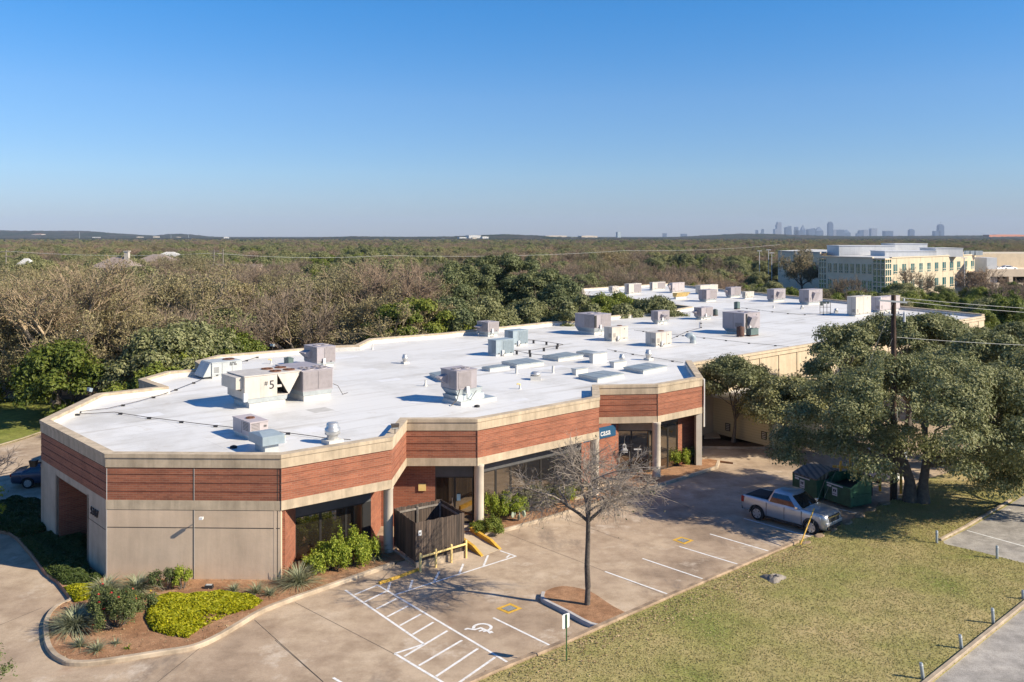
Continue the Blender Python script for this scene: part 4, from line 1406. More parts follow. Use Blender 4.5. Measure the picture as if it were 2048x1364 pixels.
skylight("large four panel skylight, the nearer of the front pair", [zs(1145, 713), zs(1280, 742), zs(1465, 705), zs(1320, 685)])
skylight("large four panel skylight, the one nearest the tall side parapet", [zs(1455, 662), zs(1592, 686), zs(1757, 652), zs(1620, 632)])

def wedge(label, xn, yb, xl, xr, yt):
    b, L, W, H = measure(xn, yb, xl, xr, yt)
    t = thing("vent_box", label, "vent", b, TH)
    mb = MB(); mb.hexa([(0, 0, -.02), (L, 0, -.02), (L, .35, -.02), (0, .35, -.02), (0, .0, H), (L, .0, H), (L, .5, H * .95), (0, .5, H * .95)]); mb.build("housing", M['whitecurb'], t)
    mb = MB(); mb.box(-.03, L + .03, -.05, .52, H, H + .04); mb.build("lid", M['greymetal'], t)
wedge("white vent box with a tilted lid at the end of the rear skylights", 1186, 727, 1184, 1214, 708)
wedge("white vent box in front of a small cylinder exhaust fan", 1228, 736, 1226, 1252, 725)
wedge("white vent box at the left of the front pair of skylights", 1152, 751, 1150, 1176, 739)

def stack(label, px, yb, h, r, kind_):
    p = Z(px, yb, ZR)
    t = thing("vent_pipe", label, "vent", p)
    mb = MB()
    if kind_ == 'jack':
        mb.lathe([(r * 2.4, 0), (r * 1.2, h * .45), (r, h * .5), (r, h)], (0, 0, 0), 12); mb.build("boot", M['whitecurb'], t)
    elif kind_ == 'hook':
        mb.lathe([(r * 2, 0), (r, h * .3), (r, h * .75)], (0, 0, 0), 10); mb.build("boot", M['whitecurb'], t)
        mb = MB(); mb.tube([(0, 0, h * .7), (0, 0, h), (-.12, -.04, h * 1.12), (-.22, -.06, h)], r * .9, 8); mb.build("elbow", M['pale_yellow'], t)
    elif kind_ == 'mush':
        mb.box(-r, r, -r, r, -.02, h * .5); mb.build("roof_curb", M['whitecurb'], t)
        mb = MB(); mb.lathe([(r * .6, h * .5), (r * .95, h * .6), (r * 1.05, h * .78), (r * .7, h), (.02, h * 1.03)], (0, 0, 0), 18); mb.build("cap", M['steel'], t)
    elif kind_ == 'neck':
        mb.lathe([(r, 0), (r, h * .5)], (0, 0, 0), 12); mb.build("stub", M['galv'], t)
        mb = MB(); mb.tube([(0, 0, h * .45), (0, 0, h * .8), (-r * .6, 0, h * 1.05), (-r * 1.5, 0, h), (-r * 1.9, 0, h * .75)], r * .95, 10); mb.build("elbow", M['bluegrey'], t)
    elif kind_ == 'pipe':
        mb.lathe([(r * 1.4, 0), (r, .05), (r, h)], (0, 0, 0), 10); mb.build("pipe", M['whitecurb'], t)
    elif kind_ == 'drain':
        mb.lathe([(r, 0), (r, h), (r * .5, h * 1.4), (.02, h * 1.4)], (0, 0, 0), 12); mb.build("strainer", M['black'], t)
stack("broad mushroom vent on a square white base between the skylights", 1071, 759, .55, .36, 'mush')
stack("pipe with a yellowish elbow, right of the platform unit", 1040, 778, .32, .055, 'hook')
stack("pipe with a yellowish elbow, behind unit nine", 542, 728, .34, .06, 'hook')
stack("pipe with a yellowish elbow beside the pink unit", 569, 884, .3, .05, 'hook')
stack("white pointed pipe boot left of the platform unit", 851, 772, .42, .06, 'jack')
stack("white pipe boot by the rear parapet step", 745, 699, .5, .05, 'jack')
stack("white flue between two skylights, the left one", 1033, 747, .6, .1, 'pipe')
stack("white flue between the skylights, right of the mushroom vent", 1106, 746, .55, .09, 'pipe')
stack("blue grey gooseneck vent alone on the open right roof", 1386, 686, .7, .3, 'neck')
stack("rusty brown flue behind the blue pair", 1013, 684, .95, .09, 'pipe')
stack("black roof drain strainer by the front parapet left of the intake hood", 467, 896, .09, .17, 'drain')
stack("black roof drain strainer in front of the platform unit", 954, 814, .09, .17, 'drain')
stack("white pipe stub near the far green condenser", 1547, 616, .35, .12, 'pipe')
stack("white capped vent behind the cable rack", 1604, 618, .5, .2, 'mush')
stack("white capped vent at the right of the cable rack", 1672, 626, .6, .22, 'mush')

rtu("large two section mauve unit with a dark slot behind a white one", 1189, 671, 1150, 1222, 630, 'mauve', .3, .4, ((.35, .5), (.8, .5)), .34, rib=True, slot=(.0, .12), inset=.25)
rtu("white rooftop unit with a rusty fan in front of the two section mauve unit", 1224, 683, 1208, 1256, 655, 'cream', .12, .0, ((.72, .5),), .36, True, rib=False, inset=.05)
rtu("white rooftop unit with a short filter hood, nearest the gooseneck vent", 1312, 694, 1291, 1343, 666, 'cream', .12, .0, ((.65, .5),), .36, True, rib=False, inset=.05, panels=3)
rtu("mauve unit with a front hood beside the courtyard trees", 1316, 649, 1302, 1339, 623, 'mauve', .22, .25, (), hood='y0', inset=.2)
rtu("mauve unit with a side hood next to a dark drum condenser", 1403, 640, 1388, 1426, 616, 'mauve', .2, .2, ((.5, .5),), .3, hood='x0', inset=.2)
small_box("dark drum shaped condenser beside the hooded mauve unit", 1430, 632, 1425, 1436, 620, M['darkgreen'], round_=True)
rtu("largest mauve unit, dark slotted with a big right hand hood, on the open roof", 1488, 670, 1445, 1520, 627, 'mauve', .2, .35, ((.5, .2), (.5, .5)), .36, rib=False, slot=(.1, .2), inset=.3, hood='y0')
small_box("brown drum condenser in front of the largest mauve unit", 1480, 674, 1473, 1489, 655, M['brownbox'], round_=True)
small_box("square green condenser in front of the largest mauve unit", 1502, 673, 1492, 1517, 659, M['greenbox'])
small_box("dark green condenser alone on the far roof", 1475, 619, 1468, 1480, 605, M['greenbox'])
far = [("low cream unit at the far left end of the roof", 1225, 586, 1217, 1238, 573, 'cream', None, False),
       ("pale ribbed unit, second from the far left end of the roof", 1258, 589, 1249, 1283, 568, 'cream', None, True),
       ("pale unit with torn panels at the far edge of the roof", 1305, 581, 1299, 1331, 565, 'cream', None, True),
       ("pale unit with a dented hood above the courtyard trees", 1345, 586, 1339, 1369, 566, 'pink', 'x0', False),
       ("pale far unit with a wide lid just behind a slotted grey unit", 1401, 589, 1391, 1436, 571, 'cream', None, False),
       ("grey unit with a tan coil face on a tapered base", 1413, 604, 1397, 1434, 580, 'mauve', None, True),
       ("mauve far unit with a side hood left of a small cream unit", 1462, 596, 1451, 1482, 575, 'mauve', 'x0', True),
       ("small cream unit on the far roof", 1491, 598, 1484, 1508, 584, 'cream', None, False),
       ("mauve unit with a front hood at the far right of the roof", 1548, 604, 1534, 1571, 579, 'mauve', 'y0', False),
       ("larger mauve unit with a front hood nearest the cable rack", 1618, 610, 1598, 1645, 580, 'mauve', 'y0', False),
       ("tall pale double unit behind the big oaks at the right roof edge", 1712, 633, 1694, 1742, 594, 'cream', None, False),
       ("pale unit right at the roof edge beside the utility pole top", 1760, 625, 1742, 1800, 595, 'pink', None, False)]
for lb, xn, yb, xl, xr, yt, cab, hd, rb in far:
    rtu(lb, xn, yb, xl, xr, yt, cab, .2, .2 if cab == 'mauve' else .05, ((.7, .5),) if hd != 'y0' else (), .3, False, hd, rb, inset=.15, disc=False)
# low yellowed hood
b, L, W, H = measure(1352, 599, 1345, 1376, 586)
t = thing("filter_hood", "low yellowed filter hood behind the courtyard trees", "hood", b, TH)
mb = MB(); mb.box(.3, L - .2, .2, W, -.02, H * .4); mb.build("roof_curb", M['whitecurb'], t)
mb = MB(); mb.hexa([(.1, .1, H * .4), (L - .1, .1, H * .4), (L, W, H * .4), (.1, W, H * .4), (0, -.3, H), (L + .3, -.3, H), (L, W, H), (0, W, H)]); mb.build("hood", M['yellowed'], t)
# cable rack
p_ = Z(1640, 628, ZR)
t = thing("cable_rack", "thin black cable rack standing on the far roof", "rack", p_, 0)
mb = MB()
w_ = D(1661, p_.y) - D(1640, p_.y)
for x in (0, w_ * .33, w_ * .66, w_):
    mb.tube([(x, 0, 0), (x, 0, 1.6)], .035, 5)
for z in (.25, .9, 1.55):
    mb.tube([(0, 0, z), (w_, 0, z)], .03, 5)
mb.build("frame", M['cable'], t)
mb = MB()
for x in (.15, .45, .75):
    mb.box(w_ * x - .12, w_ * x + .15, -.1, .1, 1.1 if x < .2 else 1.35, 1.65)
mb.build("junction_box", M['darkgreen'], t)

# conduits lying on the roof on small blocks
def conduit(label, px, blocks=None, r=.02, z=.09):
    pts = [Z(x, y, ZR + z) for x, y in px]
    t = thing("roof_conduit", label, "conduit", (pts[0].x, pts[0].y, ZR))
    o = t.location
    mb = MB(); mb.tube([p - o for p in pts], r, 5); mb.build("pipe", M['cable'], t)
    L = sum((b - a).length for a, b in zip(pts[:-1], pts[1:]))
    n = blocks or max(2, int(L / 2.4))
    for k in range(n):
        d = (k + .5) / n * L
        for a, b in zip(pts[:-1], pts[1:]):
            if d <= (b - a).length:
                q = a.lerp(b, d / (b - a).length) - o
                mb = MB(); mb.box(q.x - .10, q.x + .10, q.y - .06, q.y + .06, 0, z + .015)
                mb.build("support_block", M['ink'], t)
                break
            d -= (b - a).length
def z1(x, y):
    return (x / 2.054, 700 + y / 2.054)
conduit("dark conduit running from the left corner of the roof to unit nine", [z1(218, 265), z1(440, 240), z1(560, 212), z1(680, 178), z1(830, 120)])
conduit("dark conduit running from the left corner of the roof to the pink unit", [z1(222, 268), z1(470, 255), z1(600, 275), z1(840, 305), z1(960, 318)])
conduit("dark conduit from the pink unit to the front exhaust fan", [z1(1105, 330), z1(1260, 350), z1(1330, 360), z1(1440, 368)])
conduit("short conduit from unit nine up to the rear parapet", [(482, 724), (545, 704)], 3)
conduit("long thin gas pipe from the skylights to the tall side parapet", [zs(1345, 540), zs(1560, 580), zs(1865, 632)], None, .016, .08)
conduit("long thin gas pipe across the right roof below the largest mauve unit", [(1268, 660), (1395, 674), (1500, 686), (1578, 693)], None, .016, .08)
conduit("dark conduit from the white unit up towards the hooded mauve unit", [(1343, 677), (1376, 662), (1402, 655), (1402, 642)], 4)
conduit("dark conduit on blocks along the far right roof", [(1482, 615), (1534, 622), (1600, 629), (1665, 627)], 6)
conduit("pipe run beside the blue pair, upper branch", [zs(800, 475), zs(950, 492), zs(1045, 508)], 3, .022, .3)
conduit("pipe run beside the blue pair, lower branch", [zs(1045, 510), zs(830, 546), zs(705, 548), zs(850, 575), zs(1010, 590)], 6, .022, .3)
# ------------------------------------------------------------------ vehicles
def car_paint(name, c, metal=0.55, rough=0.3):
    if name in MATS:
        return MATS[name]
    m, n, l, b = new_mat(name)
    f = noise_node(n, l, coords(n), 1.3, 4)
    l.new(ramp(n, l, f, [(0.3, tuple(x * .86 for x in c)), (0.7, c)]), b.inputs["Base Color"])
    b.inputs["Metallic"].default_value = metal
    b.inputs["Roughness"].default_value = rough
    b.inputs["Coat Weight"].default_value = 0.5
    b.inputs["Coat Roughness"].default_value = 0.08
    MATS[name] = m
    return m
M['carglass'] = glass_mat("car window glass", 0.07, (0.7, 0.85, 0.95), (0.012, 0.016, 0.02))
M['tyre'] = plain("tyre rubber", (0.02, 0.02, 0.021), 0.85)
M['alloy'] = plain("alloy wheel", (0.55, 0.55, 0.56), 0.3, metal=0.7, vary=0.04)
M['chrome'] = plain("chrome", (0.75, 0.75, 0.76), 0.12, metal=1.0, vary=0.02)
M['trim'] = plain("black plastic trim", (0.022, 0.022, 0.024), 0.6)
M['lamp'] = plain("clear lamp", (0.62, 0.66, 0.70), 0.12, vary=0.05)
M['redlamp'] = plain("red lamp", (0.35, 0.015, 0.012), 0.2)

def loft(stations):
    """body skin from half sections: each station is x and a list of (y, z) from underside to crown"""
    vs, fs = [], []
    k = len(stations[0][1])
    for x, sec in stations:
        for y, z in sec:
            vs.append((x, y, z))
        for y, z in reversed(sec):
            vs.append((x, -y, z))
    n = 2 * k
    for i in range(len(stations) - 1):
        for j in range(n):
            fs.append((i * n + j, i * n + (j + 1) % n, (i + 1) * n + (j + 1) % n, (i + 1) * n + j))
    fs.append(tuple(range(n - 1, -1, -1)))
    fs.append(tuple(range((len(stations) - 1) * n, len(stations) * n)))
    return vs, fs

def cut_arches(me, axles, r, hw):
    """cut the wheel arches out of a closed body mesh"""
    o = bpy.data.objects.new("body", me)
    C.objects.link(o)
    cut = []
    for ax, az in axles:
        for s in (-1, 1):
            mb = MB()
            mb.lathe([(r, s * (hw - .34)), (r, s * (hw + .3))], (ax, 0, az), 28, 0, False, 'y')
            c_ = mb.build("cutter", M['trim'])
            md = o.modifiers.new("b", 'BOOLEAN')
            md.operation = 'DIFFERENCE'
            md.object = c_
            md.solver = 'EXACT'
            cut.append(c_)
    dg = bpy.context.evaluated_depsgraph_get()
    m2 = bpy.data.meshes.new_from_object(o.evaluated_get(dg))
    bpy.data.objects.remove(o)
    for c_ in cut:
        bpy.data.objects.remove(c_)
    return m2 if len(m2.polygons) > 20 else me

def wheel(par, x, y, r, w, side):
    mb = MB()
    mb.lathe([(r * .62, -w / 2), (r * .93, -w / 2), (r, -w / 2 + .03), (r, w / 2 - .03), (r * .93, w / 2), (r * .62, w / 2)], (x, y, r), 28, 0, True, 'y')
    wl_ = mb.build("wheel", M['tyre'], par)
    yo = y + side * (w / 2 + .004)
    mb = MB()
    ringv = []
    for k in range(28):
        a = k * 2 * math.pi / 28
        for rr in (r * .66, r * .57):
            ringv.append((x + math.cos(a) * rr, yo + side * .012, r + math.sin(a) * rr))
    mb.add(ringv, [(2 * k, 2 * ((k + 1) % 28), 2 * ((k + 1) % 28) + 1, 2 * k + 1) for k in range(28)])
    for k in range(6):
        a = k * 2 * math.pi / 6 + .3
        dx, dz = math.cos(a), math.sin(a)
        px_, pz = -dz, dx
        q = []
        for rr, ww in ((r * .12, .045), (r * .60, .085)):
            q += [(x + dx * rr - px_ * ww, r + dz * rr - pz * ww), (x + dx * rr + px_ * ww, r + dz * rr + pz * ww)]
        a0, a1, b0, b1 = q
        mb.hexa([(a0[0], yo - .01, a0[1]), (a1[0], yo - .01, a1[1]), (b1[0], yo - .01, b1[1]), (b0[0], yo - .01, b0[1]),
                 (a0[0], yo + .014 * side, a0[1]), (a1[0], yo + .014 * side, a1[1]), (b1[0], yo + .014 * side, b1[1]), (b0[0], yo + .014 * side, b0[1])])
    mb.lathe([(r * .17, -.01), (r * .15, .02)], (x, yo, r), 12, 0, True, 'y')
    mb.build("rim", M['alloy'], wl_)
    mb = MB(); mb.lathe([(r * .63, -.014), (r * .63, .0)], (x, yo - side * .02, r), 24, 0, False, 'y'); mb.build("brake_disc", M['trim'], wl_)

def quad_pane(mb, a, b, c_, d, ins=(.06, .06, .08, .08), out=.012):
    """inset pane on a quad face a-b (bottom) c-d (top), pushed out a little"""
    a, b, c_, d = map(Vector, (a, b, c_, d))
    nrm = (b - a).cross(d - a).normalized()
    def at(u, v):
        return a.lerp(b, u).lerp(d.lerp(c_, u), v) + nrm * out
    l_, r_, bt, tp = ins
    mb.add([at(l_, bt), at(1 - r_, bt), at(1 - r_, 1 - tp), at(l_, 1 - tp)], [(0, 1, 2, 3)])

def cab_shell(par, base, roof, zb, zr, wb, wr, paint, door_split, crown=.05):
    """greenhouse: base (x rear, x front) at the belt, roof (x rear, x front); returns nothing"""
    br, bf = base
    rr, rf = roof
    vs, fs = [], []
    secs = []
    for t in (0, .5, .88, 1.0):
        f = lambda a, b: a + (b - a) * t
        z = zb + (zr - zb) * t
        w = wb + (wr - wb) * (t ** 1.5)
        secs.append((f(br, rr), f(bf, rf), z, w))
    n = 12
    for (xr, xf, z, w) in secs:
        ring = [(xr, -w * .86), (xr + .10, -w), ((xr + xf) / 2, -w * 1.015), (xf - .14, -w), (xf + .0, -w * .9), (xf + .07, -w * .45), (xf + .08, 0),
                (xf + .07, w * .45), (xf, w * .9), (xf - .14, w), ((xr + xf) / 2, w * 1.015), (xr + .10, w), (xr, w * .86)]
        n = len(ring)
        vs += [(x, y, z) for x, y in ring]
    for i in range(len(secs) - 1):
        for j in range(n):
            fs.append((i * n + j, i * n + (j + 1) % n, (i + 1) * n + (j + 1) % n, (i + 1) * n + j))
    top = len(vs)
    xr, xf, z, w = secs[-1]
    ring2 = [(x * .8 + (xr + xf) / 2 * .2, y * .8, z + crown) for x, y, _ in vs[-n:]]
    vs += ring2
    for j in range(n):
        fs.append((top - n + j, top - n + (j + 1) % n, top + (j + 1) % n, top + j))
    fs.append(tuple(range(top, top + n)))
    mb = MB(); mb.add(vs, fs, 0, True)
    cab = mb.build("cab", paint, par)
    z0, z1_ = zb + .05, zb + (zr - zb) * .86
    def P_(t, end, y):                    # point on the shell's flank, t height 0..1
        w = (wb + (wr - wb) * (t ** 1.5)) * 1.02 + .012
        x = (br + (rr - br) * t) if end == 0 else (bf + (rf - bf) * t)
        return x, w, zb + (zr - zb) * t
    # side panes
    for s in (-1, 1):
        for k in range(len(door_split) - 1):
            u0, u1 = door_split[k], door_split[k + 1]
            mb = MB()
            q = []
            for u, t in ((u0, .06), (u1, .06), (u1, .84), (u0, .84)):
                xr_, w, z = P_(t, 0, 0)
                xf_, _, _ = P_(t, 1, 0)
                q.append((xr_ + (xf_ - xr_) * u, s * w, z))
            qm = []
            for a, b in ((q[0], q[3]), (q[1], q[2])):
                t = .45
                xm, ym = a[0] + (b[0] - a[0]) * .5, s * ((wb + (wr - wb) * (t ** 1.5)) * 1.02 + .014)
                qm.append((xm, ym, (a[2] + b[2]) / 2))
            mb.add([q[0], q[1], qm[1], qm[0], q[2], q[3]], [(0, 1, 2, 3), (3, 2, 4, 5)])
            mb.build("side_window", M['carglass'], par)
    # windscreen and rear glass
    def row(t, end, off):
        xr_, w, z = P_(t, end, 0)
        x = xr_
        if end:
            return [(x - .02 + off, -w * .86, z), (x + .07 + off, -w * .44, z), (x + .085 + off, 0, z), (x + .07 + off, w * .44, z), (x - .02 + off, w * .86, z)]
        return [(x - off, -w * .82, z), (x - off, 0, z), (x - off, w * .82, z)]
    for end, nm in ((1, "windscreen"), (0, "rear_window")):
        mb = MB()
        a = row(.05, end, .018); b = row(.5, end, .03); c_ = row(.88, end, .02)
        m_ = len(a)
        vs = a + b + c_
        fs = [(i * m_ + j, i * m_ + j + 1, (i + 1) * m_ + j + 1, (i + 1) * m_ + j) for i in range(2) for j in range(m_ - 1)]
        mb.add(vs, fs, 0, True)
        mb.build(nm, M['carglass'], par)
    return cab

def sec(w, zt, zb=.40, crown=.04, sh=.93):
    return [(w * .80, zb - .1), (w * .95, zb), (w * .985, zb + .10), (w * 1.0, zb + (zt - zb) * .5), (w * .985, zb + (zt - zb) * .76),
            (w * .965, zt - .055), (w * sh, zt), (w * .5, zt + crown * .75), (0.001, zt + crown)]

def smooth_build(vs, fs, name, mats, par, axles, r, hw):
    mb = MB(); mb.add(vs, fs, 0, True)
    me = mb.build("tmp", mats)
    m0 = me.data
    bpy.data.objects.remove(me)
    m2 = cut_arches(m0, axles, r, hw)
    m2.materials.clear()
    for m in mats:
        m2.materials.append(m)
    m2.set_sharp_from_angle(angle=R(38))
    return link(name, m2, par)

# the silver pickup
pr, pf = G(1518, 1041), G(1621, 1066.6)
dr = (pf - pr); dr.z = 0; dr.normalize()
ctr = (pr + pf) / 2 + Vector((-dr.y, dr.x, 0)) * .88 - dr * .07
truck = thing("pickup_truck", "silver crew cab pickup truck parked nose out to the lawn in the oak's shade", "pickup truck", (ctr.x, ctr.y, gz(ctr.x, ctr.y) + .006), math.atan2(dr.y, dr.x))
silver = car_paint("silver paint", (0.50, 0.52, 0.56), 0.6)
st = [(-2.50, sec(.90, 1.14, .50, .0)), (-2.45, sec(.96, 1.20, .46, .0)), (-2.1, sec(.985, 1.22, .42, .0)), (-1.0, sec(.99, 1.22, .38, .0)), (0.2, sec(.99, 1.21, .36, .01)),
      (1.02, sec(.985, 1.20, .36, .05)), (1.35, sec(.98, 1.18, .38, .085)), (1.9, sec(.965, 1.16, .40, .085)), (2.2, sec(.94, 1.12, .40, .075)), (2.36, sec(.88, 1.06, .40, .05)), (2.44, sec(.80, .95, .42, .03))]
vs, fs = loft(st)
body = smooth_build(vs, fs, "body", [silver], truck, [(1.66, .38), (-1.52, .38)], .47, .99)
cab_shell(truck, (-.98, 1.16), (-.66, .34), 1.17, 1.80, .94, .73, silver, (.10, .47, .84), .05)
mb = MB(); mb.add([(-2.38, -.80, 1.225), (-1.03, -.80, 1.225), (-1.03, .80, 1.225), (-2.38, .80, 1.225), (-2.3, -.55, 1.27), (-1.05, -.6, 1.33), (-1.05, .6, 1.33), (-2.3, .55, 1.27)],
                  [(0, 1, 5, 4), (1, 2, 6, 5), (2, 3, 7, 6), (3, 0, 4, 7), (4, 5, 6, 7)], 0, False)
mb.build("bed_cover", M['black'], truck, bevel=.03)
for ax in (1.66, -1.52):
    for s in (-1, 1):
        wheel(truck, ax, s * .86, .385, .25, s)
mb = MB()
for s in (-1, 1):
    for ax in (1.66, -1.52):
        n = 18
        ring = [(ax + math.cos(R(a)) * .485, .385 + math.sin(R(a)) * .485) for a in np.linspace(-5, 185, n)]
        ring2 = [(ax + math.cos(R(a)) * .43, .385 + math.sin(R(a)) * .43) for a in np.linspace(-5, 185, n)]
        vs = [(x, s * 1.0, z) for x, z in ring] + [(x, s * 1.005, z) for x, z in ring2]
        mb.add(vs, [(i, i + 1, n + i + 1, n + i) for i in range(n - 1)])
    mb.box(-1.05, 1.2, s * .93 - .03, s * .93 + .03, .26, .36)
mb.build("arch_trim", M['trim'], truck)
mb = MB(); mb.box(2.30, 2.53, -.74, .74, .36, .54, taper=0.02); mb.box(-2.56, -2.42, -.86, .86, .42, .62); mb.build("bumper", M['trim'], truck, bevel=.03)
mb = MB(); mb.box(2.30, 2.50, -.84, .84, .545, .72); mb.build("bumper_face", silver, truck, bevel=.03)
mb = MB(); mb.hexa([(2.3, -.50, .72), (2.49, -.46, .72), (2.49, .46, .72), (2.3, .50, .72), (2.28, -.62, 1.04), (2.45, -.58, 1.02), (2.45, .58, 1.02), (2.28, .62, 1.04)])
gr = mb.build("grille", M['trim'], truck)
mb = MB(); mb.hexa([(2.42, -.6, .93), (2.485, -.58, .93), (2.485, .58, .93), (2.42, .6, .93), (2.40, -.62, 1.0), (2.475, -.6, 1.0), (2.475, .6, 1.0), (2.40, .62, 1.0)]); mb.build("chrome_bar", M['chrome'], gr)
mb = MB()
for y in (-.075, .045):
    mb.box(2.48, 2.51, y, y + .03, .80, .96)
mb.box(2.48, 2.51, -.05, .05, .865, .895); mb.build("emblem", M['chrome'], gr)
for s in (-1, 1):
    mb = MB(); mb.hexa([(2.3, s * .58, .80), (2.46, s * .57, .80), (2.20, s * .935, .86), (2.06, s * .92, .86), (2.28, s * .58, .97), (2.44, s * .57, .96), (2.14, s * .955, 1.03), (2.0, s * .94, 1.04)])
    mb.build("headlight", M['lamp'], truck)
    mb = MB(); mb.box(2.44, 2.54, s * .62 - .1, s * .62 + .1, .42, .50); mb.build("fog_lamp", M['chrome'], truck)
    mb = MB(); mb.box(-2.515, -2.36, s * .90 - .075, s * .90 + .08, .84, 1.17); mb.build("tail_light", M['redlamp'], truck)
    mb = MB(); mb.box(.80, .98, s * 1.0 - .05 + s * .08, s * 1.0 + .05 + s * .12, 1.17, 1.34); mb.build("wing_mirror", M['chrome'], truck, bevel=.03)
    for x0 in (.72, -.28):
        mb = MB(); mb.box(x0 - .24, x0, s * .985 - .012, s * .985 + .03, 1.03, 1.06); mb.build("door_handle", silver, truck)
for s in (-1, 1):
    for x in (1.12, .12, -.95):
        mb = MB(); mb.box(x - .008, x + .008, s * .98 - .02, s * .98 + .012, .45, 1.10)
        mb.build("door_gap", M['trim'], truck)

def sedan(label, loc, rz, paint, group=None):
    t = thing("parked_car", label, "car", loc, rz, group)
    st = [(-2.42, sec(.76, .86, .48, .02)), (-2.34, sec(.86, .97, .42, .03)), (-2.0, sec(.91, 1.03, .38, .05)), (-1.3, sec(.92, 1.03, .34, .05)), (.3, sec(.92, .98, .34, .05)),
          (1.0, sec(.915, .95, .34, .07)), (1.7, sec(.89, .88, .36, .08)), (2.15, sec(.83, .78, .36, .06)), (2.36, sec(.70, .66, .38, .03))]
    vs, fs = loft(st)
    smooth_build(vs, fs, "body", [paint], t, [(1.42, .33), (-1.38, .33)], .39, .92)
    cab_shell(t, (-1.95, 1.15), (-1.05, .2), .96, 1.41, .86, .60, paint, (.10, .42, .74, .9), .04)
    for ax in (1.42, -1.38):
        for s in (-1, 1):
            wheel(t, ax, s * .80, .33, .22, s)
    for s in (-1, 1):
        mb = MB(); mb.box(2.0, 2.34, s * .66 - .12, s * .66 + .14, .62, .76, taper=.01); mb.build("headlight", M['lamp'], t)
        mb = MB(); mb.box(-2.43, -2.25, s * .66 - .17, s * .66 + .19, .78, .93); mb.build("tail_light", M['redlamp'], t)
        mb = MB(); mb.box(.72, .9, s * .95 - .08, s * .95 + .1, .98, 1.1); mb.build("wing_mirror", paint, t)
    return t
navy = car_paint("dark blue paint", (0.025, 0.045, 0.095), 0.3)
cg = G(58, 975)
sedan("dark blue saloon parked in the shade behind the left end of the building", (D(62, cg.y) + 1.1, cg.y + .9, gz(0, cg.y)), R(12), navy)
wpaint = car_paint("white paint", (0.72, 0.72, 0.72), 0.0)
for px, py, Y, z, rz, lb in [(1880, 578, 232, -.5, .3, "white car parked in front of the sunlit side of the cream office block"),
                             (1990, 527, 232, 6.1, .2, "white car on the parking deck roof, left one"),
                             (2016, 528, 236, 6.1, .2, "white car on the parking deck roof, right one"),
                             (1541, 553, 262, -.5, .1, "white car between trees beside the light poles")]:
    sedan(lb, (D(px, Y), Y, z), rz, wpaint)

# ------------------------------------------------------------------ refuse area
WD, DD = Vector((-.45, .89, 0)).normalized(), Vector((.89, .45, 0)).normalized()
def dumpster(label, fr, open_lid):
    t = thing("dumpster", label, "dumpster", (fr.x, fr.y, gz(fr.x, fr.y)), 0, "green dumpsters")
    def p(u, v, z):
        q = WD * u + DD * v
        return (q.x, q.y, z)
    w, d, h1, h2 = 1.85, 1.75, 1.22, 1.62
    def solid(mb, u0, u1, v0, v1, z0, za, zc):
        mb.hexa([p(u0, v0, z0), p(u1, v0, z0), p(u1, v1, z0), p(u0, v1, z0), p(u0, v0, za), p(u1, v0, za), p(u1, v1, zc), p(u0, v1, zc)])
    mb = MB()
    mid = d * .55
    for u in (0, w - .04):
        solid(mb, u, u + .04, 0, mid, .12, h1, h2); solid(mb, u, u + .04, mid, d, .12, h2, h2)
    solid(mb, 0.04, w - .04, 0, .04, .12, h1, h1 + .03); solid(mb, 0.04, w - .04, d - .04, d, .12, h2, h2); solid(mb, 0.04, w - .04, .04, d - .04, .12, .18, .18)
    for u in (-.06, w - .03):
        solid(mb, u, u + .09, .25, d - .2, .62, .76, .76)
        solid(mb, u, u + .09, -.03, .06, .12, h1 - .02, h1)
    solid(mb, -.05, w + .05, -.05, .03, h1 - .1, h1, h1 + .02)
    solid(mb, -.05, w + .05, d - .05, d + .05, h2 - .1, h2, h2)
    mb.build("bin", M['dump'], t, bevel=.012)
    mb = MB()
    if open_lid:
        solid(mb, .1, w - .1, .06, d - .06, .9, 1.0, 1.15)
        mb.build("contents", M['black'], t)
        mb = MB(); solid(mb, .02, w - .02, d + .04, d + .10, .55, h2 + .08, h2 + .08)
        mb.hexa([p(.0, d, h2 + .02), p(w * .6, d, h2 + .02), p(w * .6, d + .75, 1.15), p(.0, d + .75, 1.15), p(.0, d, h2 + .07), p(w * .6, d, h2 + .07), p(w * .6, d + .75, 1.2), p(.0, d + .75, 1.2)])
        mb.build("lid", M['trim'], t)
    else:
        solid(mb, -.03, w * .495, -.06, mid, h1 + .02, h1 + .09, h2 + .07); solid(mb, w * .505, w + .03, -.06, mid, h1 + .02, h1 + .09, h2 + .07)
        solid(mb, -.03, w * .495, mid, d + .02, h2, h2 + .07, h2 + .10); solid(mb, w * .505, w + .03, mid, d + .02, h2, h2 + .07, h2 + .10)
        mb.build("lid", M['lid'], t)
    mb = MB()
    solid(mb, .95, 1.32, -.012, 0.002, .52, 1.0, 1.0); solid(mb, 1.40, 1.72, -.012, 0.002, .95, 1.06, 1.06)
    solid(mb, .5, 1.7, -.056, -.05, h1 - .09, h1 - .02, h1 - .02)
    mb.build("notice", M['white'], t)
    mb = MB()
    for a, b, z0, z1_ in ((1.04, 1.12, .74, .86), (1.17, 1.24, .74, .86), (1.02, 1.26, .86, .89), (1.0, 1.28, .60, .63)):
        solid(mb, a, b, -.02, -.01, z0, z1_, z1_)
    mb.build("notice_print", M['ink'], t)
    return t
dumpster("open green dumpster with its lid thrown back, nearest the utility pole", G(1700.4, 1019.6), True)
dumpster("closed green dumpster with a brown ribbed lid behind the pickup truck", G(1633, 1003), False)
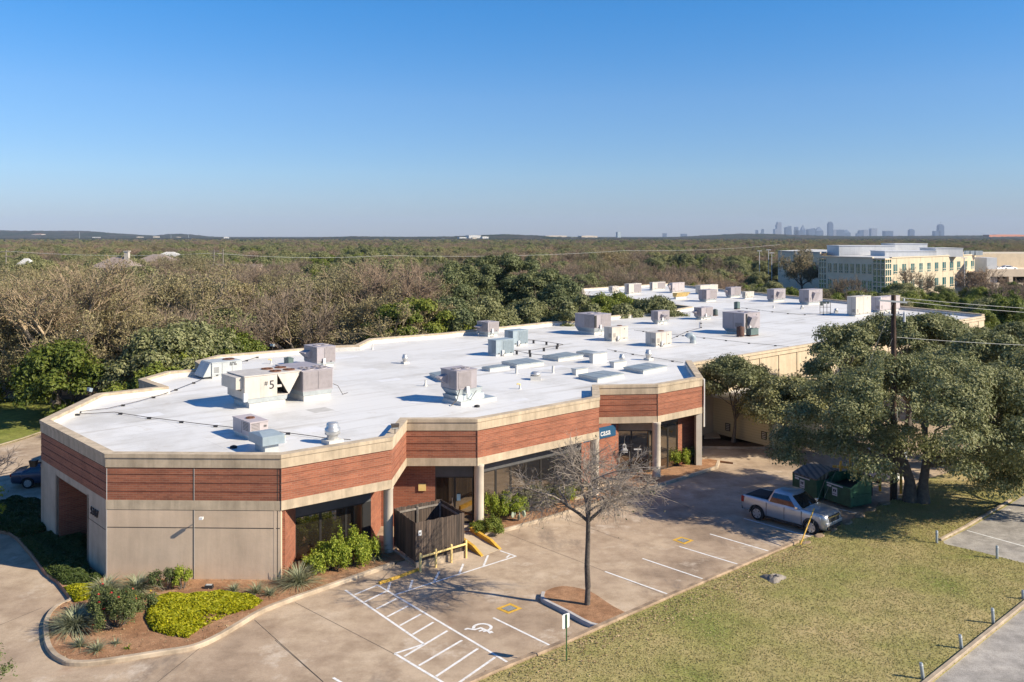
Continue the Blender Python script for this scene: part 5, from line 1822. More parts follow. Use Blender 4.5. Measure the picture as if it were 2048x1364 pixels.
# white equipment cabinet
cb0 = G(1782, 966)
t = thing("equipment_cabinet", "white metal equipment cabinet with grey roof behind the utility pole", "cabinet", cb0, R(28))
mb = MB(); mb.box(0, 1.55, 0, 1.7, 0.05, 1.75); mb.build("housing", M['white'], t, bevel=.02)
mb = MB(); mb.hexa([(-.08, -.08, 1.75), (1.63, -.08, 1.75), (1.63, 1.78, 1.75), (-.08, 1.78, 1.75), (-.02, -.02, 1.86), (1.57, -.02, 1.86), (1.57, 1.72, 1.98), (-.02, 1.72, 1.98)]); mb.build("roof", M['bluegrey'], t)
mb = MB(); mb.box(.15, .6, -.01, .01, .5, 1.2); mb.box(.95, 1.4, -.01, .01, .5, 1.2); mb.build("vent_panel", M['bluerib'], t)
mb = MB(); mb.box(-.15, 1.7, -.15, 1.85, 0, .05); mb.build("plinth", M['walk'], t)
for i, (px, yb, yt, lb) in enumerate([(1681.6, 944, 921, "leftmost of the yellow bollards behind the dumpsters"), (1701, 941, 909, "yellow bollard between two others behind the open dumpster"),
                       (1721.7, 944, 907, "tallest looking yellow bollard behind the open dumpster"), (1741, 943, 914, "short yellow bollard by the end of the yellow kerb"),
                       (1760, 983, 936, "yellow bollard left of the utility pole in front of the white cabinet"), (1802, 988, 943, "yellow bollard between the utility pole and the oak trunk")]):
    p = G(px, yb)
    h = (yb - yt) * p.y / F_PX
    t = thing("yellow_bollard", lb, "bollard", p, 0, "yellow steel bollards")
    mb = MB(); mb.lathe([(.085, 0), (.085, h - .05), (.06, h - .01), (.01, h)], (0, 0, 0), 12); mb.build("post", M['yellow'], t)
    mb = MB(); mb.lathe([(.2, 0), (.19, .03)], (0, 0, 0), 12); mb.build("footing", M['walk'], t)
stripe_y = [G(x, y) for x, y in [(1665, 935), (1700, 938), (1752, 945)]]
curb_line("yellow_kerb", stripe_y, 0.15, 0.15, M['yellow'])

# ------------------------------------------------------------------ utility pole with wires
pb = G(1787, 999.6, .1)
top = hgt(590, pb.y)
pole = thing("utility_pole", "tall dark wooden utility pole with crossarms rising through the oaks", "utility pole", pb)
ph = top - pb.z
mb = MB(); mb.tube([(0, 0, -.3), (0.01, 0, ph * .5), (0, 0, ph)], [.20, .165, .135], 12); mb.build("pole", M['pole'], pole)
za = hgt(603, pb.y) - pb.z
mb = MB(); mb.hexa([(-.95, -.16, za + .03), (.75, -.16, za - .1), (.75, -.06, za - .1), (-.95, -.06, za + .03), (-.95, -.16, za + .13), (.75, -.16, za), (.75, -.06, za), (-.95, -.06, za + .13)])
arm = mb.build("crossarm", M['greymetal'], pole)
zb_ = hgt(629, pb.y) - pb.z
mb = MB(); mb.box(-.62, .75, -.1, .0, zb_ - .04, zb_ + .04); arm2 = mb.build("crossarm", M['greymetal'], pole)
for a, x, z in ((arm, -.8, za + .13), (arm, .6, za + .02), (arm2, -.55, zb_ + .04), (arm2, -.25, zb_ + .04), (arm2, .3, zb_ + .04), (arm2, .62, zb_ + .04)):
    mb = MB(); mb.lathe([(.03, 0), (.06, .04), (.035, .07), (.06, .11), (.03, .15)], (x, -.06, z), 10); mb.build("insulator", M['white'], a)
mb = MB(); mb.lathe([(.07, 0), (.07, .55)], (.55, -.2, zb_ - .42), 10); mb.build("fuse_can", M['white'], pole)
mb = MB(); mb.tube([(.18, -.05, 0), (.17, -.05, ph * .45)], .04, 6); mb.build("riser_pipe", M['galv'], pole)

def wire(name, label, pts, sag, r=.012, group="overhead wires", n=14, cat="wire", mat='wire'):
    mb = MB()
    o = Vector(pts[0])
    for a, b in zip(pts[:-1], pts[1:]):
        a, b = Vector(a), Vector(b)
        line = []
        for k in range(n + 1):
            u = k / n
            q = a.lerp(b, u)
            q.z -= sag * 4 * u * (1 - u)
            line.append(q - o)
        mb.tube(line, r, 4)
    w = mb.build(name, M[mat])
    w.location = o
    return tag(w, label, cat, group)
pw = Vector((pb.x, pb.y, pb.z))
for x0, pyl, pyr, z, lb in [(.75, 605, 620, za, "overhead wire from the right end of the pole's top crossarm"), (.2, 597, 611, za + .25, "overhead wire from the very top of the utility pole"),
                       (.15, 674, 683, hgt(674, pb.y) - pb.z, "middle service wire leaving the utility pole to the right"), (.15, 727, 736, hgt(727, pb.y) - pb.z, "lowest service wire leaving the utility pole to the right")]:
    Y2 = pb.y + 6
    a = pw + Vector((x0, -.1, z))
    b = Vector((D(2400, Y2), Y2, hgt(pyr + (pyr - pyl) * 1.2, Y2)))
    wire("overhead_wire", lb, [a, b], .25, .011)
anch = G(1600, 1091, .25)
for hz, dx, lb in [(za - .1, 0, "steel guy wire from the pole top down to the yellow guard"), (hgt(676, pb.y) - pb.z, .25, "second steel guy wire running down in front of the pickup")]:
    wire("guy_wire", lb, [pw + Vector((-.1, -.1, hz)), anch + Vector((dx, dx * .6, 0))], 0.0, .006, "guy wires of the utility pole", 2, "wire", "guy")
dirg = (pw + Vector((-.1, -.1, za - .1)) - anch).normalized()
t = thing("guy_guard", "slanted yellow guy wire guard at the lot kerb in front of the pickup", "guy guard", anch)
mb = MB(); mb.tube([dirg * .05, dirg * 2.15], .035, 8); mb.build("sleeve", M['yellow'], t)
mb = MB(); mb.tube([(0, 0, -.1), dirg * .12], .02, 6); mb.build("anchor_rod", M['cable'], t)

# ------------------------------------------------------------------ wooden enclosure and what stands round it
FL, FR, BL = G(831, 1137), G(928.6, 1115), G(787.6, 1105)
BR = FR + (BL - FL)
enc = thing("wooden_enclosure", "dark weathered board fence enclosure beside the ramp", "fence enclosure", (FL.x, FL.y, gz(*xy(FL))))
def rel(p):
    return Vector((p.x - FL.x, p.y - FL.y, 0))
fz = 2.12
rq = [rel(p) for p in (FL, FR, BR, BL)]
mb = MB()
def boards(a, b, skip=False):
    L = (b - a).length
    d = (b - a).normalized()
    n = int(L / .14)
    for k in range(n):
        p, q = a + d * (k * L / n + .004), a + d * ((k + 1) * L / n - .004)
        h = fz + random.uniform(-.03, .02)
        mb.slab(p, q, .022, .30 + random.uniform(-.02, .02), h)
pan = []
for i in range(4):
    mb = MB()
    boards(rq[i], rq[(i + 1) % 4])
    mb.build("board_panel", M['wood'], enc)
M['greywood'] = plain("grey weathered timber", (0.30, 0.26, 0.22), 0.9, vary=0.2, scale=4, streak=0.2)
mb = MB()
for i in range(4):
    a, b = rq[i], rq[(i + 1) % 4]
    d = (b - a).normalized(); nn = Vector((-d.y, d.x, 0))
    for z in (.6, 1.85):
        mb.slab(a + nn * .03 + d * .08, b + nn * .03 - d * .08, .05, z, z + .09)
mb.build("rail", M['greywood'], enc)
for i in range(4):
    a = rq[i] + (rq[(i + 2) % 4] - rq[i]).normalized() * .11
    mb = MB(); mb.box(a.x - .045, a.x + .045, a.y - .045, a.y + .045, 0, fz - .1); mb.build("post", M['greywood'], enc)
for i in (2, 3):
    a = (rq[i] + rq[(i + 1) % 4]) / 2 + (rq[0] - rq[1]).normalized() * (0 if i == 2 else -.1) - Vector((0, .1, 0)) * (i == 2)
    mb = MB(); mb.box(a.x - .045, a.x + .045, a.y - .045, a.y + .045, 0, fz - .1); mb.build("post", M['greywood'], enc)
mb = MB()
d = (rq[1] - rq[0]).normalized()
mb.slab(rq[0] - Vector((-d.y, d.x, 0)) * .06, rq[1] - Vector((-d.y, d.x, 0)) * .06, .16, -.1, .30)
d2 = (rq[3] - rq[0]).normalized()
mb.slab(rq[0] + Vector((.1, .1, 0)) + d2 * .1, rq[3] + d2 * .1, .14, -.1, .14)
mb.build("concrete_footing", M['curb'], enc)
a = rq[0] + d * .14 + Vector((d.y, -d.x, 0)) * .03
mb = MB(); mb.slab(a, a + d * .16, .01, 1.50, 1.74); mb.build("notice", M['white'], enc)
a = a + Vector((d.y, -d.x, 0)) * .004
mb = MB(); mb.slab(a + d * .05, a + d * .11, .003, 1.58, 1.66); mb.build("notice_print", M['ink'], enc)

# yellow pipe rail
prl = [G(840.6, 1144), G(871.7, 1134.7), G(902.6, 1125), G(932, 1116)]
t = thing("pipe_rail", "yellow steel pipe guard rail on four posts in front of the wooden enclosure", "guard rail", prl[0])
hp = [(1144 - 1107) * prl[0].y / F_PX + .02] * 4
for p, h in zip(prl, hp):
    q = p - prl[0]
    mb = MB(); mb.lathe([(.06, -.05), (.06, h - .04), (.045, h - .01), (.01, h)], (q.x, q.y, q.z), 14); mb.build("post", M['pale_yellow'], t)
mb = MB()
for a, b in zip(prl[:-1], prl[1:]):
    mb.tube([a - prl[0] + Vector((0, 0, .68)), b - prl[0] + Vector((0, 0, .68))], .05, 12)
mb.build("rail", M['pale_yellow'], t)
# painted kerb next to the enclosure
curb_line("painted_kerb", [G(760, 1169), G(800, 1156), G(839.7, 1141)], 0.12, 0.10, M['yellow'])
gnd_poly("enclosure_apron", [xy(G(x, y)) for x, y in [(792, 1131), (758, 1167), (839, 1139), (832, 1128), (800, 1112)]], 0.05, M['pave'], 0.1)

# ramp with yellow flared sides
r0, r1, r2, r3 = G(967, 1111.6), G(998, 1099.6), G(940, 1063, .15), G(912, 1071, .15)
t = thing("kerb_ramp", "concrete kerb ramp with yellow flared sides leading to the glass door", "ramp", r0)
q = [p - r0 for p in (r0, r1, r2, r3)]
mb = MB(); mb.hexa([(p.x, p.y, gz(0, 0) * 0 - .15) for p in q] + [(q[0].x, q[0].y, q[0].z + .012), (q[1].x, q[1].y, q[1].z + .012), (q[2].x, q[2].y, q[2].z + .01), (q[3].x, q[3].y, q[3].z + .01)])
mb.build("slab", M['walk'], t)
for a, b in ((q[0], q[3]), (q[1], q[2])):
    s = (q[1] - q[0]).normalized() * (.17 if a is q[1] else -.17)
    mb = MB()
    mid = a.lerp(b, .3)
    L_ = [a, mid, b]
    zt = [.02, .20, .20]
    vs = [p for p in L_] + [p + s for p in L_]
    vs = [(p.x, p.y, p.z + h + .012) for p, h in zip(L_, zt)] + [((p + s).x, (p + s).y, p.z + h + .012) for p, h in zip(L_, zt)] + [(p.x, p.y, -.2) for p in L_] + [((p + s).x, (p + s).y, -.2) for p in L_]
    mb.add(vs, [(0, 1, 4, 3), (1, 2, 5, 4), (0, 1, 7, 6), (1, 2, 8, 7), (3, 4, 10, 9), (4, 5, 11, 10), (0, 3, 9, 6), (2, 5, 11, 8)])
    mb.build("flare", M['yellow'], t)

# accessible parking sign, seen from the back
sp = G(1133, 1318, .24)
t = thing("parking_sign", "white parking sign on a thin green post at the lawn kerb", "sign", sp)
hs = (1318 - 1229) * sp.y / F_PX
mb = MB(); mb.box(-.022, .022, -.018, .018, -.1, hs); mb.build("post", M['post_green'], t)
mb = MB()
sd = Vector((.55, -.84, 0)); sd = Vector((.80, .6, 0))
w_, z0, z1_ = .17, hs - .50, hs + .02
a, b = sd * -w_, sd * w_
nn = Vector((-sd.y, sd.x, 0)) * .03
pts = []
for u, z in [(-1, .04), (-.76, 0), (.76, 0), (1, .04), (1, .48), (.76, .52), (-.76, .52), (-1, .48)]:
    pts.append(sd * (u * w_) + Vector((0, 0, z0 + z)))
vs = [p + nn for p in pts] + [p + nn * 1.15 for p in pts]
mb.add(vs, [tuple(range(7, -1, -1)), tuple(range(8, 16))] + [(k, (k + 1) % 8, 8 + (k + 1) % 8, 8 + k) for k in range(8)])
mb.build("plate", M['white'], t)

# grey bollards on the lawn
for px, yb, yt, lean, lb in [(1846, 1358, 1325, -.06, "leaning grey bollard at the bottom edge of the lawn, nearest"), (1923, 1297, 1269, -.05, "grey bollard on the lawn by the lower kerb, second nearest"),
                       (1986.7, 1247, 1216, -.03, "grey bollard on the lawn by the lower kerb, third nearest"), (2046, 1198, 1180, 0, "grey bollard at the right edge where the lower kerb begins"),
                       (1994, 1117, 1091, 0, "grey bollard at the corner of the neighbouring lot"), (1873.6, 1086, 1061, 0, "grey bollard on the lawn left of the neighbouring lot's kerb")]:
    p = G(px, yb, LAWN_OFF)
    h = (yb - yt) * p.y / F_PX
    t = thing("lawn_bollard", lb, "bollard", p, 0, "grey bollards along the lawn")
    t.rotation_euler = (0, lean * 2.2, 0)
    mb = MB(); mb.lathe([(.062, -.1), (.062, h - .03), (.05, h)], (0, 0, 0), 12); mb.build("post", M['galv'], t)
    mb = MB(); mb.lathe([(.066, h - .09), (.066, h - .05)], (0, 0, 0), 12); mb.build("band", M['white'], t)

# stump
p = G(1547, 1158, LAWN_OFF)
t = thing("tree_stump", "rotten hollow grey tree stump on the lawn", "stump", p)
mb = MB()
n = 14
vs = []
for rr, z in ((.42, -.02), (.27, .10), (.20, .16), (.12, .15), (.10, .04)):
    for k in range(n):
        a = 2 * math.pi * k / n
        q = rr * (1 + .35 * math.sin(3 * a + .5) * (rr > .25) + .15 * random.uniform(-1, 1))
        vs.append((q * math.cos(a) * 1.25, q * math.sin(a), z + .05 * random.uniform(-1, 1)))
mb.add(vs, [(i * n + k, i * n + (k + 1) % n, (i + 1) * n + (k + 1) % n, (i + 1) * n + k) for i in range(4) for k in range(n)], 0)
mb.build("wood", M['greywood'], t)
mb = MB(); mb.lathe([(.12, .0), (.12, .06)], (0, 0, 0), 12); mb.build("hollow", M['black'], t)

# stones holding the lawn behind the pickup
def stone(p, s, label):
    mb = MB()
    bm = bmesh.new()
    bmesh.ops.create_icosphere(bm, subdivisions=3, radius=1)
    seed = Vector((random.random() * 50, random.random() * 50, 0))
    for v in bm.verts:
        v.co *= 1 + .28 * noise.noise(v.co * 1.3 + seed) + .1 * noise.noise(v.co * 4 + seed)
        v.co.x = max(-.85, min(.85, v.co.x)); v.co.z = min(.72, v.co.z)
        v.co = Vector((v.co.x * s[0], v.co.y * s[1], v.co.z * s[2]))
    me = bpy.data.meshes.new("boulder")
    bm.to_mesh(me); bm.free()
    me.materials.append(M['rock'])
    o = link("boulder", me, None, p)
    o.rotation_euler = (0, 0, R(41) + random.uniform(-.4, .4))
    return tag(o, label, "boulder", "boulders edging the lawn")
sts = [((1612, 1088), (.45, .22, .2), "low brown stone at the end of the lot kerb beside the yellow guard"), ((1640, 1075), (.4, .25, .24), "brown stone edging the lawn at the pickup's front wheel"),
       ((1664, 1062), (.42, .26, .26), "brown stone edging the lawn just under the pickup's bumper"), ((1692, 1049), (.45, .3, .32), "brown stone in front of the pickup's far headlight"),
       ((1718, 1035), (.5, .3, .34), "pale brown stone at the corner of the stall line"), ((1742, 1022), (.42, .3, .3), "brown stone below the open dumpster"),
       ((1768, 1010), (.45, .3, .28), "brown stone near the foot of the utility pole"), ((1795, 1000), (.4, .3, .22), "low brown stone between the pole and the oak trunks")]
for (x, y), s, lb in sts:
    p = G(x, y, .1)
    stone(Vector((p.x, p.y, gz(p.x, p.y) + .06)), s, lb)
# small ground light in the bed
p = G(418, 1176, .13)
t = thing("ground_light", "black ground floodlight at the foot of the grey front panel", "ground light", p)
mb = MB(); mb.box(-.16, .16, -.1, .1, 0, .14, taper=-.02); mb.build("housing", M['trim'], t)
mb = MB(); mb.box(-.13, .13, -.08, .08, .142, .15); mb.build("lens", M['greymetal'], t)
# ------------------------------------------------------------------ plant builders
def unit(a):
    return a / np.maximum(1e-9, np.linalg.norm(a, axis=1, keepdims=True))

def leaves_mesh(name, cen, nrm, size, mat, asp=.55, tint=None):
    n = len(cen)
    nrm = unit(nrm)
    t = unit(np.cross(nrm, unit(rng.normal(size=(n, 3)))))
    b = np.cross(nrm, t)
    s = size[:, None] if hasattr(size, "__len__") else size
    fold = nrm * (s * .18)
    v = np.stack([cen - t * s, cen - b * s * asp + fold, cen + t * s, cen + b * s * asp + fold], 1).reshape(-1, 3)
    f = np.arange(4 * n).reshape(n, 4)
    return np_mesh(name, v, f, mat, rng.random(n) if tint is None else tint)

def clump_leaves(clumps, n, size, spread=.55, shell=.45):
    """leaf positions through a set of ellipsoid clumps, facing outwards and up"""
    c = np.array([k[0] for k in clumps], float)
    r = np.array([k[1] for k in clumps], float)
    w = (r[:, 0] * r[:, 1]) ** 1.0
    idx = rng.choice(len(clumps), n, p=w / w.sum())
    d = unit(rng.normal(size=(n, 3)))
    d[:, 2] = np.where(d[:, 2] < -.35, -d[:, 2], d[:, 2])
    rad = shell + (1 - shell) * rng.random(n) ** .6
    lump = 1 + .22 * np.sin(d[:, 0] * 5 + idx) * np.sin(d[:, 1] * 6 + idx * 2) + .12 * rng.normal(size=n)
    p = c[idx] + d * r[idx] * (rad * lump)[:, None]
    nr = d + rng.normal(size=(n, 3)) * spread + np.array([0, 0, .25])
    sz = size * (.65 + .7 * rng.random(n))
    return p, nr, sz

def dome_clumps(n, R_, zlo, zhi, rr, flat=.75, seed=0, squash=1.0, fill=.35):
    rg = np.random.default_rng(seed)
    out = []
    for k in range(n):
        a = k * 2.39996 + rg.random() * .8
        u = math.sqrt((k + .5) / n)
        inn = 1.0 if rg.random() > fill else rg.random() ** .5
        zt = zlo + (zhi - zlo) * math.sqrt(max(0.0, 1 - (u * .96) ** 2))
        z = zlo * (1 - inn) + zt * inn if inn < 1 else zt
        q = R_ * u * (1 + .12 * rg.normal())
        rad = rr * (.7 + .6 * rg.random())
        out.append(((math.cos(a) * q, math.sin(a) * q * squash, z - rad * .5), (rad, rad, rad * flat)))
    return out

def limb_mesh(base_pts, targets, r0, n=7):
    """trunk and the limbs that carry the crown"""
    mb = MB()
    mb.tube(base_pts, [r0 * (1 - .35 * i / (len(base_pts) - 1)) * (1.35 if i == 0 else 1) for i in range(len(base_pts))], 10)
    f = Vector(base_pts[-1])
    for tg in targets:
        tg = Vector(tg)
        st_ = Vector(base_pts[-2]).lerp(f, random.uniform(.5, 1))
        m1 = st_.lerp(tg, .35) + Vector((random.uniform(-.4, .4), random.uniform(-.4, .4), (tg - st_).length * .10))
        m2 = st_.lerp(tg, .7) + Vector((random.uniform(-.4, .4), random.uniform(-.4, .4), (tg - st_).length * .08))
        mb.tube([st_, m1, m2, tg], [r0 * .45, r0 * .32, r0 * .18, r0 * .05], n)
    return mb

def leafy_tree(name, label, cat, loc, H, R_, zlo, nclump, nleaf, lsize, mat, rr, trunk_r=.2, group=None, seed=1, flat=.75, squash=1.0, trunk=None, extra=(), shell=.45, fill=.35, nl=9):
    t = thing(name, label, cat, loc, 0, group)
    cl = dome_clumps(nclump, R_ - rr * .5, zlo, H - rr * .4, rr, flat, seed, squash, fill) + list(extra)
    p, nr, sz = clump_leaves(cl, nleaf, lsize, .42, shell)
    random.seed(seed)
    tg = [c[0] for c in random.sample(cl, min(nl, len(cl)))]
    base = trunk or [(0, 0, -.3), (.05 * R_ * random.uniform(-1, 1), .05 * R_, zlo * .5), (.08 * R_ * random.uniform(-1, 1), 0, zlo * .95)]
    limb_mesh(base, tg, trunk_r).build("trunk", M['bark'], t)
    link("crown", leaves_mesh("crown", p, nr, sz, mat), t)
    return t

def segs_mesh(name, segs, mat, k=3):
    s = np.array(segs, float)                 # x0 y0 z0 x1 y1 z1 r0 r1
    p0, p1, r0, r1 = s[:, :3], s[:, 3:6], s[:, 6], s[:, 7]
    d = unit(p1 - p0)
    ref = np.where(np.abs(d[:, 2:3]) > .9, np.array([[1.0, 0, 0]]), np.array([[0, 0, 1.0]]))
    a = unit(np.cross(d, ref))
    b = np.cross(d, a)
    rings = []
    for p, r in ((p0, r0), (p1, r1)):
        for j in range(k):
            t = 2 * math.pi * j / k
            rings.append(p + (a * math.cos(t) + b * math.sin(t)) * r[:, None])
    v = np.stack(rings, 1).reshape(-1, 3)
    n = len(s)
    o = (np.arange(n) * 2 * k)[:, None]
    f = np.concatenate([o + np.array([[j, (j + 1) % k, k + (j + 1) % k, k + j]]) for j in range(k)], 1).reshape(-1, 4)
    return np_mesh(name, v, f, mat, np.repeat(rng.random(n), k), smooth=True)

def grow(seed, trunk_h, R_, levels, r0, spread=.75, up=.25, twig=.012, lean=(0, 0), kids=(3, 4, 4, 4, 4), len_k=.68, droop=0.0, l0=None, thin=.55):
    """recursive bare branching; returns stout and fine segments and the twig tips"""
    rg = random.Random(seed)
    stout, fine, tips = [], [], []
    def branch(p, d, L, r, lev):
        nseg = 3 if lev < 3 else 2
        pts = [p]
        q, dd = p, d
        for i in range(nseg):
            dd = (dd + Vector((rg.gauss(0, .16), rg.gauss(0, .16), rg.gauss(0, .12) + up * .12 - droop * .1 * lev)))
            dd.normalize()
            q2 = q + dd * L / nseg
            ra, rb = r * (1 - .3 * i / nseg), r * (1 - .3 * (i + 1) / nseg)
            (stout if lev <= 1 else fine).append((*q, *q2, max(ra, twig), max(rb, twig * .8)))
            q = q2
            pts.append(q)
        if lev >= levels:
            tips.append(q)
            return
        n = kids[min(lev, len(kids) - 1)]
        for k in range(n):
            u = 1.0 if k == 0 else rg.uniform(.35, 1.0)
            j = min(nseg - 1, int(u * nseg))
            o = pts[j].lerp(pts[j + 1], u * nseg - j) if j < nseg else pts[-1]
            side = Vector((rg.gauss(0, 1), rg.gauss(0, 1), rg.gauss(0, .6)))
            side -= dd * side.dot(dd)
            side.normalize()
            a = spread * rg.uniform(.55, 1.25) * (.5 if k == 0 else 1)
            nd = (dd * math.cos(a) + side * math.sin(a) + Vector((0, 0, up * .35))).normalized()
            branch(o, nd, L * len_k * rg.uniform(.75, 1.2), r * (thin if k else thin + .13), lev + 1)
    p = Vector((0, 0, -.2))
    q = p
    for i in range(4):
        q2 = Vector((lean[0] * (i + 1) / 4 + rg.gauss(0, .03) * trunk_h * .2, lean[1] * (i + 1) / 4 + rg.gauss(0, .03) * trunk_h * .2, -.2 + (trunk_h + .2) * (i + 1) / 4))
        stout.append((*q, *q2, r0 * (1.25 - .1 * i), r0 * (1.15 - .1 * i) if i else r0))
        q = q2
    n0 = kids[0]
    for k in range(n0):
        a = 2 * math.pi * k / n0 + rg.uniform(-.4, .4)
        el = rg.uniform(.45, 1.05)
        branch(q, Vector((math.cos(a) * math.cos(el), math.sin(a) * math.cos(el), math.sin(el))), (l0 or R_ * .42) * rg.uniform(.85, 1.2), r0 * .68, 1)
    return stout, fine, tips

def bare_tree(name, label, cat, loc, seed, trunk_h, R_, levels, r0, mat, group=None, leafmat=None, nleaf=0, lsize=.09, H=None, bark=None, **kw):
    t = thing(name, label, cat, loc, 0, group)
    st_, fi, tips = grow(seed, trunk_h, R_, levels, r0, **kw)
    # bring the crown to its measured height and spread
    T_ = np.array([tuple(v) for v in tips])
    cx_, cy_ = (np.percentile(T_[:, 0], 97) + np.percentile(T_[:, 0], 3)) / 2, (np.percentile(T_[:, 1], 97) + np.percentile(T_[:, 1], 3)) / 2
    kx, ky = [R_ * 2 / (np.percentile(T_[:, i], 97) - np.percentile(T_[:, i], 3)) for i in (0, 1)]
    kz = ((H or R_ * 2.2) - trunk_h) / (np.percentile(T_[:, 2], 99) - trunk_h)
    def fit(sg):
        a = np.array(sg)
        for o in (0, 3):
            h_ = np.hypot(a[:, o], a[:, o + 1])
            w = np.clip(np.maximum((a[:, o + 2] - trunk_h) / (trunk_h * .3), (h_ - .4) / 1.2), 0, 1)
            a[:, o] += ((a[:, o] - cx_) * kx - a[:, o]) * w
            a[:, o + 1] += ((a[:, o + 1] - cy_) * ky - a[:, o + 1]) * w
            a[:, o + 2] = np.where(a[:, o + 2] > trunk_h, trunk_h + (a[:, o + 2] - trunk_h) * kz, a[:, o + 2])
        return a
    st_, fi = fit(st_), fit(fi)
    T_[:, 0] = (T_[:, 0] - cx_) * kx
    T_[:, 1] = (T_[:, 1] - cy_) * ky
    T_[:, 2] = np.where(T_[:, 2] > trunk_h, trunk_h + (T_[:, 2] - trunk_h) * kz, T_[:, 2])
    tips = T_
    link("trunk", segs_mesh("trunk", st_, bark or M['bark'], 7), t)
    cr = link("crown", segs_mesh("crown", fi, mat, 3), t)
    if nleaf:
        tp = tips
        p = tp[rng.integers(0, len(tp), nleaf)] + rng.normal(size=(nleaf, 3)) * .22
        lf = link("dry_leaves", leaves_mesh("dry_leaves", p, rng.normal(size=(nleaf, 3)) + np.array([0, 0, .5]), lsize * (.6 + .8 * rng.random(nleaf)), leafmat), t)
    return t

# ------------------------------------------------------------------ trees one can point to
tb = G(1174, 1209, .13)
bare_tree("bare_tree", "leafless grey tree with a straight slim trunk on the soil island in the parking lot", "tree", tb, 14, 3.45, 2.7, 6, .108, M['twig_grey'], H=6.75, bark=M['bark_dark'],
          spread=.8, up=.0, twig=.0058, thin=.57, kids=(4, 4, 4, 4, 4), len_k=.74, droop=.10, lean=(.05, 0), l0=1.5,
          leafmat=M['dry_leaf'], nleaf=260, lsize=.05)
# moss tuft at its top
# entrance tree
et = G(1472, 884, .12)
leafy_tree("evergreen_tree", "small multi stemmed evergreen oak in the mulch bed beside the cream annex", "tree", et, 6.9, 3.2, 3.2, 30, 24000, .095, M['oak'], .95, .14, seed=3, shell=.35, nl=12,
           trunk=[(-.25, 0, -.2), (-.1, 0, .9), (0, .1, 1.9)])
# the big oak over the dumpsters
ob = G(1838, 1001, .25)
ext = [((4.3, -3.0, 1.9), (1.6, 1.4, 1.0)), ((2.6, -3.4, 1.7), (1.5, 1.3, 1.0)), ((5.8, -2.0, 2.6), (1.6, 1.4, 1.1)), ((-7.2, .6, 3.4), (1.4, 1.3, .9)), ((-5.6, -1.6, 3.6), (1.6, 1.4, 1.0)),
       ((-7.6, 1.2, 2.4), (1.0, 1.0, .6)), ((-3.2, -2.8, 3.9), (1.6, 1.4, 1.0)), ((1.5, -6.8, 4.6), (1.5, 1.3, .9)), ((-6, -5.3, 6.2), (1.3, 1.2, .75)), ((-4.2, -6.4, 6.4), (1.3, 1.2, .75)), ((-2.2, -6.9, 6.3), (1.3, 1.2, .75)), ((-5.2, -3.9, 6.3), (1.4, 1.3, .8)), ((-.4, -7.1, 5.3), (1.3, 1.2, .8)), ((-3.0, -5.0, 6.7), (1.4, 1.3, .9)), ((3.8, -6.2, 5.4), (1.7, 1.5, 1.1)), ((3.0, -5.0, 3.6), (1.6, 1.5, 1.0)), ((5.6, -4.2, 4.4), (1.7, 1.5, 1.1)), ((1.0, -3.2, 3.0), (1.6, 1.4, 1.1)), ((-1.0, -3.6, 3.8), (1.5, 1.3, 1.0))]
cx = -1.4
def shifted(cl, dx, dy=0):
    return [((c[0] + dx, c[1] + dy, c[2]), r) for c, r in cl]
t = thing("oak_tree", "large spreading evergreen oak with twin trunks over the dumpsters and utility pole", "tree", ob)
cl = shifted(dome_clumps(78, 7.3, 3.1, 8.7, 1.08, .66, 21, .92, .3), cx + .9, -1.7) + ext
p, nr, sz = clump_leaves(cl, 110000, .082, .45, .45)
keep = ~((np.abs(p[:, 0] + 1.3 - .44 * p[:, 1]) < .75) & (p[:, 1] < .3) & (p[:, 2] > 5.6) & (rng.random(len(p)) < .93))   # cut back round the pole
link("crown", leaves_mesh("crown", p[keep], nr[keep], sz[keep], M['oak']), t)
random.seed(5)
mb = limb_mesh([(-.45, .1, -.3), (-.5, .1, 1.1), (-.8, .2, 2.3)], [(-6.5, .5, 3.2), (-4.5, -1.2, 4.6), (-3, 1.5, 6.5), (-5.2, 2.4, 5), (-1.8, -1, 6.8), (-2.6, 2.8, 6)], .36, 9)
mb.tube([(-.5, .1, 1.4), (-1.8, .0, 2.3), (-3.4, -.1, 3.0), (-5.2, .1, 3.5)], [.26, .22, .18, .1], 9)
mb.build("trunk", M['bark'], t)
mb = limb_mesh([(.15, -.15, -.3), (.2, -.1, 1.0), (.5, .1, 2.4)], [(3.8, -1.5, 3.2), (2.4, 1.8, 6.2), (4.6, 1.2, 4.5), (.8, -2.4, 5.2), (1.2, .8, 7.4), (3.2, -2.6, 2.4)], .33, 9)
mb.build("trunk", M['bark'], t)

def oak_at(label, px, ytop, Y, R_, nleaf, lsize, seed, zlo=2.2, base=-.3, mat='oak', rr=1.3, nclump=30, name="oak_tree", group=None, flat=.7, squash=1.0, fill=.35):
    H = hgt(ytop, Y) - base
    nleaf, lsize = int(nleaf * 1.7), lsize * .76
    return leafy_tree(name, label, "tree", (D(px, Y), Y, base), H, R_, zlo, nclump, nleaf, lsize, M[mat], rr, .28, group, seed, flat, squash, fill=fill)
oak_at("tall evergreen oak behind the utility pole against the beige side wall", 1815, 612, 70, 6.4, 30000, .15, 31, 3.0, nclump=34)
oak_at("evergreen oak with a ragged top hiding the beige wall left of the pole", 1690, 640, 66, 3.9, 17000, .14, 32, 2.5, rr=1.1, nclump=24)
oak_at("evergreen oak at the right edge behind the leaning trunk", 1985, 655, 60, 5.6, 26000, .14, 33, 1.8, nclump=32)
oak_at("dark evergreen oak in the shade between the annex and the big oak", 1575, 745, 63.5, 2.9, 12000, .13, 34, 2.2, rr=1.0, nclump=20)
